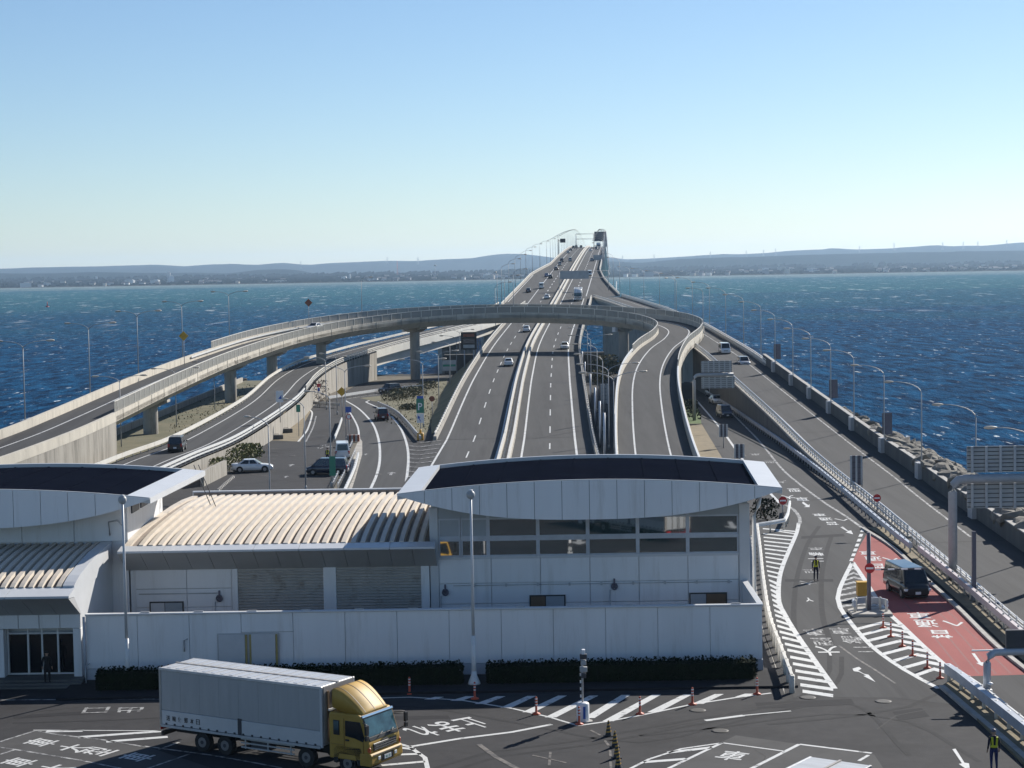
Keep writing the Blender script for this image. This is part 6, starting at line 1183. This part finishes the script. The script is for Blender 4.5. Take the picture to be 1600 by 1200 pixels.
# ------------------------------------------------------------------ people
def person(loc, rz, label, jacket='navy_cloth', trousers='navy_cloth', vest=True, hat='navy_cloth', h=1.72, arms=.16, shirt=None):
    t = thing('person', label, 'person', loc, rz); k = h / 1.72
    V = [((0, 0, .96), .145), ((0, .0, 1.12), .14), ((0, .0, 1.30), .165), ((0, .01, 1.43), .13), ((0, 0, 1.50), .055), ((0, .01, 1.56), .062), ((0, .02, 1.64), .092), ((0, .01, 1.70), .07)]; E_ = [(0, 1), (1, 2), (2, 3), (3, 4), (4, 5), (5, 6), (6, 7)]
    def chain(root, pts):
        prev = root
        for p, r in pts: V.append((p, r)); E_.append((prev, len(V) - 1)); prev = len(V) - 1
        return prev
    for s_ in (-1, 1):
        chain(0, [((s_ * .10, 0, .88), .105), ((s_ * .11, .01, .50), .072), ((s_ * .115, -.01, .28), .058), ((s_ * .12, -.03, .09), .045), ((s_ * .125, .10, .045), .045), ((s_ * .13, .17, .04), .035)])
        w = chain(3, [((s_ * .185, 0, 1.41), .068), ((s_ * (.21 + arms * .15), -.02, 1.14), .05), ((s_ * (.21 + arms * .25), .06, .90), .036)])
        pm_ = chain(w, [((s_ * (.215 + arms * .27), .085, .83), .034)])
        for f_, (dx, dy, ln) in enumerate(((-.028, .035, .06), (-.018, .02, .085), (-.004, .012, .095), (.010, .006, .088), (.022, 0, .07))):
            b0 = V[pm_][0]; chain(pm_, [((b0[0] + dx * s_, b0[1] + dy, b0[2] - ln * .5), .010), ((b0[0] + dx * s_ * 1.05, b0[1] + dy + .015, b0[2] - ln), .008)])
    me = bpy.data.meshes.new('body'); me.from_pydata([Vector(v[0]) * k for v in V], E_, []); o = bpy.data.objects.new('body', me); sc.collection.objects.link(o)
    md_ = o.modifiers.new('skin', 'SKIN'); me.skin_vertices[0].data[0].use_root = True
    for i, (p, r) in enumerate(V): me.skin_vertices[0].data[i].radius = (r * k, r * k * (.72 if i in (0, 1, 2, 3) else 1.0))
    md_.use_smooth_shade = True; sb = o.modifiers.new('sub', 'SUBSURF'); sb.levels = 1; sb.render_levels = 1
    dg = bpy.context.evaluated_depsgraph_get(); m2 = bpy.data.meshes.new_from_object(o.evaluated_get(dg)); bpy.data.objects.remove(o)
    for nm in (trousers, jacket, 'skin', 'black_cloth'): m2.materials.append(MATS[nm])
    for p in m2.polygons:
        c = p.center / k; hand = abs(c.x) > .2 and c.z < .92; p.material_index = 3 if c.z < .075 else 2 if (c.z > 1.49 or hand) else 1 if (c.z > .93 or abs(c.x) > .2) else 0
    inst('body', m2, t)
    hb = MB(); hb.lathe([(.075, 1.675), (.108, 1.66), (.106, 1.70), (.09, 1.755), (.045, 1.785), (.0, 1.79)], (0, .015, 0), 12); hb.bb(-.06, .06, .09, .17, 1.662, 1.675); o = hb.build('cap', hat, t); o.scale = (k, k, k)
    fb = MB(); fb.box((0, .115, 1.615), (.022, .03, .04)); fb.box((0, .105, 1.575), (.045, .01, .01)); [fb.box((s_ * .032, .106, 1.64), (.022, .008, .01)) for s_ in (-1, 1)]; [fb.box((s_ * .093, .015, 1.62), (.014, .03, .05)) for s_ in (-1, 1)]; o = fb.build('face', 'skin', t); o.scale = (k, k, k)
    if vest:
        vb = MB(); vb.lathe([(.162, 1.0), (.164, 1.10)], (0, 0, 0), 16)
        for s_ in (-1, 1): 
            for sy in (-1, 1): vb.add([(s_ * .05, sy * .128, 1.10), (s_ * .12, sy * .125, 1.10), (s_ * .15, sy * .13, 1.44), (s_ * .07, sy * .135, 1.45), (s_ * .05, sy * .105, 1.10), (s_ * .12, sy * .10, 1.10), (s_ * .15, sy * .06, 1.455), (s_ * .07, sy * .06, 1.465)], [(0, 1, 2, 3), (7, 6, 5, 4), (0, 4, 5, 1), (1, 5, 6, 2), (2, 6, 7, 3), (3, 7, 4, 0)])
        o = vb.build('safety_vest', 'vest_yellow', t); o.scale = (k, k, k)
        for v_ in o.data.vertices:
            if v_.co.z < 1.11: v_.co.y *= .82
    return t
q = P(1275, 908); person((q.x, q.y, .01), math.pi, 'guard in yellow vest standing on the grey lane by the hatched area'); q = P(1553, 1204); person((q.x, q.y, .01), .1, 'guard in yellow vest at the lower right corner beside the kerb', trousers='navy_cloth2', hat='purple_grey', h=1.75)
q = P(512, 723); person((q.x, q.y, .01), math.pi, 'attendant in dark uniform and vest standing in the car park', h=1.7); person((-25.3, 102.3, .14), 0, 'person in dark clothes standing before the glass entrance doors', jacket='black_cloth', trousers='black_cloth', vest=False, hat='black_cloth')
# ------------------------------------------------------------------ signs and street furniture
def pole(t, h, r=.05, mt='lamp_grey', x=0.0, z0=0.0): return MB().tube([(x, 0, z0), (x, 0, h)], r, 8).build('pole', mt, t)
def sign(px, py, base, label, shape, size, mt, cat='road sign', pole_mt='lamp_grey', bar=None, extra=None, r=.05, rim=None, yaw=0.0):
    "a plate centred where the photo shows it, at the distance of its pole foot `base` (px, py, z)"
    f_ = P(*base); c = PD(px, py, f_.y); t = thing('road_sign', label, cat, (c.x, f_.y, f_.z), yaw); zc = c.z - f_.z; pole(t, max(zc, .3), r, pole_mt)
    b = MB()
    if shape == 'disc': b.disc((0, -.09, zc), size / 2, 'y', .03, 24)
    elif shape == 'diamond': b.extr([(0, zc - size * .7), (size * .7, zc), (0, zc + size * .7), (-size * .7, zc)], 'y', -.11, -.08)
    else: b.bb(-size[0] / 2, size[0] / 2, -.11, -.08, zc - size[1] / 2, zc + size[1] / 2)
    pl = b.build('plate', mt, t)
    if bar: MB().box((0, -.115, zc), (bar[0], .012, bar[1])).build('bar', 'white_flat', pl)
    if extra: extra(t, pl, zc)
    return t
sign(1223, 782, (1224, 812, 0), 'round red no entry sign behind the corner of the glazed hall', 'disc', .72, 'sign_red', bar=(.52, .13)); sign(1370, 778, (1372, 806, 0), 'round red no entry sign at the edge of the outer road', 'disc', .68, 'sign_red', bar=(.48, .12))
# island with pole, arm and crash guard
q = P(1358, 957); t = thing('barrier_post', 'tall grey post with no entry sign on the chevron island', 'barrier post', (q.x, q.y, 0)); zt = PD(1357, 832, q.y).z; MB().tube([(0, 0, 0), (0, 0, zt)], .13, 10).build('post', 'purple_grey', t); zs = PD(1359, 887, q.y).z
d = MB().disc((.02, -.2, zs), .32, 'y', .03, 24).build('plate', 'sign_red', t); MB().box((.02, -.222, zs), (.46, .012, .12)).build('bar', 'white_flat', d)
for k in range(8): MB().bb(.35 + k * .42, .35 + k * .42 + .41, -.03, .03, zs - .17, zs - .08).build('arm_band', 'dark_metal' if k % 2 else 'white_flat', t)
ci = thing('crash_guard', 'curved pale crash guard rail round the foot of the grey post', 'crash guard', (q.x, q.y, 0)); arc = [Vector((1.05 * math.sin(a), -.35 + 1.15 * math.cos(a), 0)) for a in [rad(x) for x in range(-105, 106, 15)]]
MB().sweep(arc, [(-.05, .45), (-.09, .55), (-.05, .65), (-.09, .75), (-.05, .85), (.05, .85), (.05, .45)]).build('rail', 'rail_blue', ci)
for a in (-100, -50, 0, 50, 100): MB().lathe([(.09, 0), (.09, .88), (.05, .92)], (1.0 * math.sin(rad(a)), -.35 + 1.1 * math.cos(rad(a)), 0), 8).build('post', 'rail_white', ci)
tag(MB().prism([(q.x + a, q.y + b) for a, b in ((-1.3, -1.4), (1.2, -1.5), (1.3, .5), (.5, 1.2), (-.6, 1.2), (-1.3, .4))], -.1, .16).build('traffic_island', 'kerb'), 'kerbed concrete island under the grey post', 'traffic island')
q2 = P(1347, 935); t = thing('utility_cabinet', 'orange yellow cabinet behind the grey barrier post', 'cabinet', (q2.x, q2.y, 0)); MB().bb(-.34, .34, -.3, .3, .2, 1.05).build('housing', 'gold_box', t, .03, 2); MB().bb(-.38, .38, -.34, .34, 1.05, 1.12).build('lid', 'sign_yellow', t, .02, 1); MB().bb(-.3, .3, -.25, .25, 0, .2).build('plinth', 'kerb', t)
# delineator posts
def delineator_mesh():
    b = MB(); b.lathe([(.20, 0), (.20, .04), (.10, .08), (.055, .12), (.05, .80), (.03, .84)], (0, 0, 0), 12); w = MB()
    for z in (.42, .56, .70): w.lathe([(.054, z), (.054, z + .06)], (0, 0, 0), 12)
    return b.mesh('post', 'orange_red'), w.mesh('band', 'white_flat')
dm, db = delineator_mesh()
def delineator(px, py, label, group, s=1.0): q = P(px, py); t = thing('delineator_post', label, 'delineator', (q.x, q.y, 0), 0, group); inst('post', dm, t, scale=(s, s, s)); inst('bands', db, t, scale=(s, s, s))
for i, (px, py) in enumerate(((640, 1084), (742, 1092), (838, 1116), (905, 1132), (1000, 1116), (1082, 1101), (1183, 1085))): delineator(px, py, 'orange delineator post on the plaza hatching, %s from the left' % ORD[i], 'orange delineators on the plaza', 1.05)
for i, (px, py) in enumerate(((1380, 981), (1392, 995), (1410, 1010), (1426, 1025), (1449, 1044), (1469, 1060))): delineator(px, py, 'orange delineator post on the chevrons, %s from the grey post' % ORD[i], 'orange delineators on the chevron island', 1.05)
# black and yellow cones
cb_ = MB().lathe([(.16, .0), (.165, .06), (.15, .08), (.035, .72), (.02, .74)], (0, 0, 0), 14); cb_.box((0, 0, .02), (.42, .42, .04)); cm = cb_.mesh('cone', 'black_flat'); st_ = MB()
for k in range(4):
    for j in range(0, 10, 1):
        a0, a1 = 2 * math.pi * j / 10, 2 * math.pi * (j + 1) / 10; z0 = .12 + k * .16 + .10 * (j % 10) / 10; f_ = lambda z: .15 - (.115) * (z - .08) / .64 + .006
        z1 = z0 + .01; st_.add([(f_(z0) * math.cos(a0), f_(z0) * math.sin(a0), z0), (f_(z1) * math.cos(a1), f_(z1) * math.sin(a1), z1), (f_(z1 + .07) * math.cos(a1), f_(z1 + .07) * math.sin(a1), z1 + .07), (f_(z0 + .07) * math.cos(a0), f_(z0 + .07) * math.sin(a0), z0 + .07)], [(0, 1, 2, 3)])
smh = st_.mesh('stripes', 'gold_box')
for i, (px, py) in enumerate(((951, 1150), (961, 1167), (964, 1184), (966, 1201))): q = P(px, py); t = thing('traffic_cone', 'black and yellow striped cone, %s from the far end of the row' % ORD[i], 'cone', (q.x, q.y, 0), 0, 'striped cones on the plaza'); inst('cone', cm, t); inst('stripes', smh, t)
# camera post on a white drum
q = P(911, 1127); t = thing('camera_post', 'camera post standing in a white drum on the plaza hatching', 'camera post', (q.x, q.y, 0)); MB().lathe([(.30, 0), (.31, .06), (.31, .86), (.27, .92), (.12, .95)], (0, 0, 0), 20).build('drum', 'white_flat', t); MB().bb(.0, .12, -.325, -.30, .18, .78).build('drum_stripe', 'sign_blue', t); MB().lathe([(.34, 0), (.34, .05)], (.12, -.05, 0), 16).build('base_plate', 'kerb', t)
zt = PD(911, 1015, q.y).z; MB().tube([(0, 0, .9), (0, 0, zt)], .045, 8).build('mast', 'galvanised', t)
for z in (1.25, 1.6, 1.95, 2.3): MB().box((-.09, -.03, z), (.07, .06, .13)).build('reflector', 'white_flat', t)
for z, w, mt in ((zt - .1, .16, 'white_flat'), (zt - .32, .34, 'dark_metal'), (zt - .62, .26, 'sign_grey'), (zt - .95, .36, 'sign_grey'), (zt - 1.25, .24, 'dark_metal')): MB().box((.06, -.04, z), (w, .26, .24)).build('camera', mt, t, .03, 2)
# globe lamps on the plaza
for px, py, top, lab in ((200, 1076, (188, 776), 'tall white globe lamp at left in front of the pavilion'), (741, 1072, (733, 768), 'tall white globe lamp before the glazed hall')):
    q = P(px, py); zt = PD(top[0], top[1], q.y).z; t = thing('globe_lamp', lab, 'lamp post', (q.x, q.y, .1)); MB().tube([(0, 0, 0), (0, 0, 2.6)], .13, 12, .12).build('lower_pole', 'white_metal', t); MB().tube([(0, 0, 2.6), (0, 0, zt - .5)], .085, 12, .06).build('upper_pole', 'white_trim', t)
    MB().lathe([(.34, 0), (.30, .15), (.16, .5), (.13, .7)], (0, 0, 0), 14).build('base', 'white_metal', t); g = MB().lathe([(.06, 0), (.16, .05), (.22, .16), (.23, .25), (.20, .36), (.10, .45), (.0, .47)], (0, 0, zt - .5), 16).build('globe', 'sign_grey', t); MB().lathe([(.14, 0), (.10, .07), (0, .09)], (0, 0, zt - .08), 12).build('cap', 'white_trim', g)
# overhead sign gantries seen from behind
def sign_back(t, x0, x1, z0, z1, y, nv, nh, mt='sign_grey', name='sign_board'):
    b = MB().bb(x0, x1, y, y + .06, z0, z1).build(name, mt, t)
    for x in frange(x0 + (x1 - x0) * .06, x1 - (x1 - x0) * .06, nv): MB().bb(x - .09, x + .09, y - .12, y - .002, z0, z1).build('stiffener', 'galvanised', b)
    for z in frange(z0 + .1, z1 - .1, nh): MB().bb(x0, x1, y - .06, y - .003, z - .025, z + .025).build('rib', 'dark_metal', b)
q = P(1489, 905); D = q.y; t = thing('sign_gantry', 'big grey gantry with two boards seen from behind over the outer road', 'sign gantry', (q.x, D, 0)); lx = lambda px: PD(px, 700, D).x - q.x; lz = lambda py, px=1540: PD(px, py, D).z
zb = lz(748); MB().tube([(0, 0, 0), (0, 0, zb - .9), (.1, 0, zb - .35), (.4, 0, zb - .06), (.9, 0, zb), (8.6, 0, zb)], .31, 14).build('arm', 'lamp_grey', t)
MB().tube([(8.6, 0, 0), (8.6, 0, zb)], .3, 12).build('far_post', 'lamp_grey', t)
sign_back(t, lx(1513), lx(1513) + 5.6, lz(739), lz(698), .4, 5, 6); sign_back(t, lx(1513), lx(1513) + 5.6, lz(795), lz(756), .4, 5, 5)
q = P(1085, 657); D2 = q.y; t = thing('sign_gantry', 'grey cantilever gantry with two boards seen from behind by the loop', 'sign gantry', (q.x, D2, 0)); lx2 = lambda px: PD(px, 590, D2).x - q.x; lz2 = lambda py: PD(1115, py, D2).z; zb = lz2(585.5)
MB().tube([(0, 0, 0), (0, 0, zb - .8), (.1, 0, zb - .3), (.4, 0, zb - .05), (.9, 0, zb), (lx2(1146), 0, zb)], .24, 12).build('arm', 'lamp_grey', t); sign_back(t, lx2(1096), lx2(1144), lz2(582), lz2(564), .3, 5, 5); sign_back(t, lx2(1096), lx2(1148), lz2(607), lz2(589), .3, 5, 5)
q = P(1542, 1096); D3 = q.y; t = thing('toll_post', 'stout grey pipe post with a low arm at lower right', 'gantry post', (q.x, D3, .1)); zb = PD(1547, 1022, D3).z; MB().tube([(0, 0, 0), (.02, 0, zb - .55), (.12, 0, zb - .2), (.4, 0, zb - .02), (.9, 0, zb), (3.6, 0, zb)], .19, 12).build('pipe', 'rail_blue', t); MB().lathe([(.30, 0), (.28, .5), (.2, .55)], (0, 0, 0), 12).build('sleeve', 'lamp_grey', t); MB().bb(-.75, .6, -.06, .06, zb + .06, zb + .12).build('top_plate', 'white_flat', t); MB().lathe([(.12, 0), (.16, .06), (.08, .12)], (.1, -.25, .8), 10).build('lamp', 'white_flat', t); MB().bb(.95, 2.6, -.1, .1, zb + .2, zb + 1.1).build('sign_board', 'dark_metal', t)
# boards and signs, right side
for px, y0, y1, w, base, lab, mt in ((1338, 712, 758, 1.15, (1345, 770, 0), 'narrow dark board on a pole at the edge of the outer road', 'purple_grey'), (1130, 663, 683, 1.0, (1131, 700, 0), 'small grey board beside the inner road, farther of two', 'purple_grey'), (1155, 694, 716, 1.05, (1156, 736, 0), 'small grey board beside the inner road, nearer of two', 'purple_grey'), (944, 600, 631, 1.0, (946, 650, 0), 'pale gridded board in the gap right of the expressway', 'sign_grey')):
    f_ = P(*base); a, b = PD(px, y0, f_.y), PD(px, y1, f_.y); t = thing('sign_board', lab, 'sign board', (a.x, f_.y, 0)); pole(t, a.z, .06, 'lamp_grey', w * .45 if px == 1338 else 0); sign_back(t, -w / 2, w / 2, b.z, a.z, .1, 2, 5, mt, 'board')
f_ = P(1522, 938); t = thing('roadside_post', 'dark square post rising from the wire fence of the outer road', 'post', (f_.x, f_.y, 0)); zt = PD(1522, 830, f_.y).z; MB().bb(-.13, .13, -.1, .1, 0, zt).build('shaft', 'purple_grey', t, .02, 1); MB().bb(-.2, .2, -.16, .16, 0, .25).build('foot', 'kerb', t, .02, 1)
# left side signs
def p_sign(t, pl, zc):
    inst('letter', text_mesh('P', 'white_flat'), pl, (0, -.118, zc - .1), 0, (.55, .95, 1), (math.pi / 2, 0, 0)); MB().bb(-.42, .42, -.12, -.112, zc + .95, zc + 1.30).build('header', 'sign_blue', pl)
    b = MB().bb(-.48, .48, -.11, -.08, zc - 2.25, zc - 1.0).build('arrow_plate', 'white_flat', t); MB().extr([(-.05, zc - 2.0), (.1, zc - 2.1), (-.12, zc - 1.6), (.02, zc - 1.52), (-.34, zc - 1.25), (-.36, zc - 1.72), (-.25, zc - 1.66)], 'y', -.12, -.112).build('arrow', 'sign_blue', b)
sign(656.5, 634, (656.5, 684, 0), 'green parking sign with white letter P at the gore left of the expressway', 'rect', (1.0, 1.9), 'sign_green', extra=p_sign)
sign(675, 623, (675, 652, 0), 'round brown red sign on the bank beside the parking sign', 'disc', .85, 'sign_brown'); sign(534, 612, (533, 652, 0), 'yellow diamond warning sign over the left road', 'diamond', 1.05, 'sign_yellow'); sign(544.5, 640, (544, 690, 0), 'small blue square sign on the pole by the left road', 'rect', (.75, .75), 'sign_blue'); 
sign(545, 651, (546, 691, 0), 'round white sign with red rim below the blue square', 'disc', .7, 'sign_red', extra=lambda t, pl, zc: MB().disc((0, -.12, zc), .25, 'y', .012, 20).build('face', 'white_flat', pl))
sign(519.5, 728, (519.5, 764, 0), 'tall narrow green sign on a pole by the dark blue car', 'rect', (.62, 2.0), 'sign_green'); sign(437, 619.5, (437, 660, 2.3), 'white and blue plate beside the left ramp', 'rect', (.95, 1.5), 'white_flat', extra=lambda t, pl, zc: MB().extr([(-.2, zc - .3), (.25, zc - .35), (.25, zc + .2)], 'y', -.12, -.112).build('mark', 'sign_blue', pl)); sign(466, 638, (466, 682, 0), 'small green sign on a pole at the end of the car park', 'rect', (.55, 1.0), 'sign_green'); sign(498, 602, (498, 636, 0), 'small red round sign by the bare shrub', 'disc', .6, 'sign_red', extra=lambda t, pl, zc: MB().bb(-.2, .2, -.1, -.07, zc - 1.0, zc - .4).build('sub_plate', 'sign_blue', t))
sign(702, 571, (702, 603, 0), 'pale board with a green band on the bank below the steel ramp bridge', 'rect', (2.6, 2.0), 'sign_grey', extra=lambda t, pl, zc: MB().bb(-1.2, 1.2, -.12, -.112, zc - .2, zc + .2).build('band', 'sign_green', pl))
for px, py, mt, lab, j_ in ((482, 473, 'sign_brown', 'brown yellow diamond sign on the outer parapet of the loop ramp', .66), (287, 525, 'sign_yellow', 'yellow brown sign on the outer parapet of the left loop leg', .80)):
    j = min(range(nl // 2, nl), key=lambda k: abs(800 + 3000 * LO[k].x / LO[k].y - px)); qq = off(LO, .5)[j]; c = PD(px, py, qq.y); t = thing('road_sign', lab, 'road sign', (c.x, qq.y, qq.z)); zc = c.z - qq.z; pole(t, zc, .05); MB().extr([(0, zc - .75), (.75, zc), (0, zc + .75), (-.75, zc)], 'y', -.12, -.08).build('plate', mt, t)
# dark message board over the left verge of the expressway
D = 388.0; a, b = PD(720, 519, D), PD(745, 546, D); t = thing('message_board', 'dark electronic message board beside the expressway below the loop', 'message board', ((a.x + b.x) / 2, D, 0)); w = b.x - a.x
bd = MB().bb(-w / 2, w / 2, -.2, .2, b.z, a.z).build('board', 'black_flat', t, .04, 1); MB().bb(-w * .36, w * .36, -.23, -.21, a.z - .95, a.z - .35).build('red_row', 'sign_brown', bd); MB().bb(-w * .36, w * .36, -.23, -.21, b.z + .35, b.z + 1.0).build('pale_row', 'sign_grey', bd); MB().bb(-w * .36, w * .36, -.23, -.21, b.z + 1.3, a.z - 1.4).build('green_row', 'car_navy', bd)
for x in (-w * .3, w * .3): MB().tube([(x, 0, 0), (x, 0, b.z)], .12, 8).build('post', 'lamp_grey', t)
# crash cushions
q = P(657, 688); t = thing('crash_cushion', 'yellow crash cushion at the gore of the left exit', 'crash cushion', (q.x, q.y, 0)); MB().lathe([(.42, 0), (.45, .1), (.45, .9), (.40, .98)], (0, 0, 0), 14).build('drum', 'gold_box', t); MB().lathe([(.14, 0), (.12, .5)], (0, .2, .95), 8).build('beacon', 'sign_yellow', t)
q = P(552, 691); t = thing('crash_cushion', 'red and white banded crash cushion at the end of the planting strip', 'crash cushion', (q.x, q.y, 0))
for k in range(6): MB().bb(-.8 + k * .27, -.8 + k * .27 + .26, -.3, .3, .1, .95).build('band', 'sign_brown' if k % 2 else 'kerb', t)
for i, (px, py) in enumerate(((447, 676), (432, 686))): q = P(px, py); t = thing('concrete_block', ('upper' if i == 0 else 'lower') + ' concrete block lying at the end of the car park', 'concrete block', (q.x, q.y, 0), .1); MB().bb(-.9, .9, -.5, .5, 0, .55).build('block', 'concrete_dark', t, .04, 1); MB().tube([(-.3, 0, .55), (-.3, 0, .68), (.3, 0, .68), (.3, 0, .55)], .03, 5).build('lifting_bar', 'dark_metal', t)
# gantries up on the bridge
def bridge_gantry(y, x0, x1, zc0, zc1, label, board, posts=(-11.2, 12.2), th=.25):
    t = thing('sign_gantry', label, 'sign gantry', (mx_(y), y, mz(y))); 
    for x in posts: MB().tube([(x, 0, 0), (x, 0, zc1)], th, 6).build('post', 'lamp_grey', t)
    for z in (zc0 + .4, zc1 - .2): MB().tube([(posts[0], 0, z), (posts[-1], 0, z)], th * .7, 6).build('beam', 'lamp_grey', t)
    MB().bb(x0, x1, -.3, -.1, board[0], board[1]).build('board', board[2], t); return t
y = 640; z = mz(y); a, b = PD(875, 423.5, y), PD(920, 435.5, y); bridge_gantry(y, a.x - mx_(y), b.x - mx_(y), b.z - z, a.z - z, 'wide blue grey overhead sign seen from behind above the expressway', (b.z - z, a.z - z, 'sign_grey'), (a.x - mx_(y) - .3, b.x - mx_(y) + 6.5), .12)
y = 900; z = mz(y); a, b = PD(927, 398.5, y), PD(942, 406.5, y); bridge_gantry(y, a.x - mx_(y), b.x - mx_(y), b.z - z, a.z - z, 'small green grey board on the right side of the bridge', (b.z - z, a.z - z, 'sign_grey'), (b.x - mx_(y) - .2, b.x - mx_(y) + .6), .15)
y = 1190; z = mz(y); a, b = PD(928.5, 362, y), PD(947, 377, y); c = PD(900, 366, y); bridge_gantry(y, a.x - mx_(y), b.x - mx_(y), c.z - z - 3.4, c.z - z + .3, 'tall frame gantry with a big dark board at the bridge crest', (b.z - z, a.z - z, 'dark_metal'), (c.x - mx_(y), a.x - mx_(y) - .3), .22)
y = 1000; z = mz(y); a, b = PD(875, 373, y), PD(883.5, 379, y); t = thing('message_board', 'small dark board on a post left of the bridge crest', 'message board', (PD(872.6, 390, y).x, y, z)); MB().tube([(0, 0, 0), (0, 0, a.z - z)], .2, 6).build('post', 'dark_metal', t); MB().bb(a.x - t.location.x, b.x - t.location.x, -.2, .2, b.z - z, a.z - z).build('board', 'black_flat', t); MB().tube([(0, 0, (a.z + b.z) / 2 - z), (a.x - t.location.x, 0, (a.z + b.z) / 2 - z)], .12, 5).build('bracket', 'dark_metal', t)
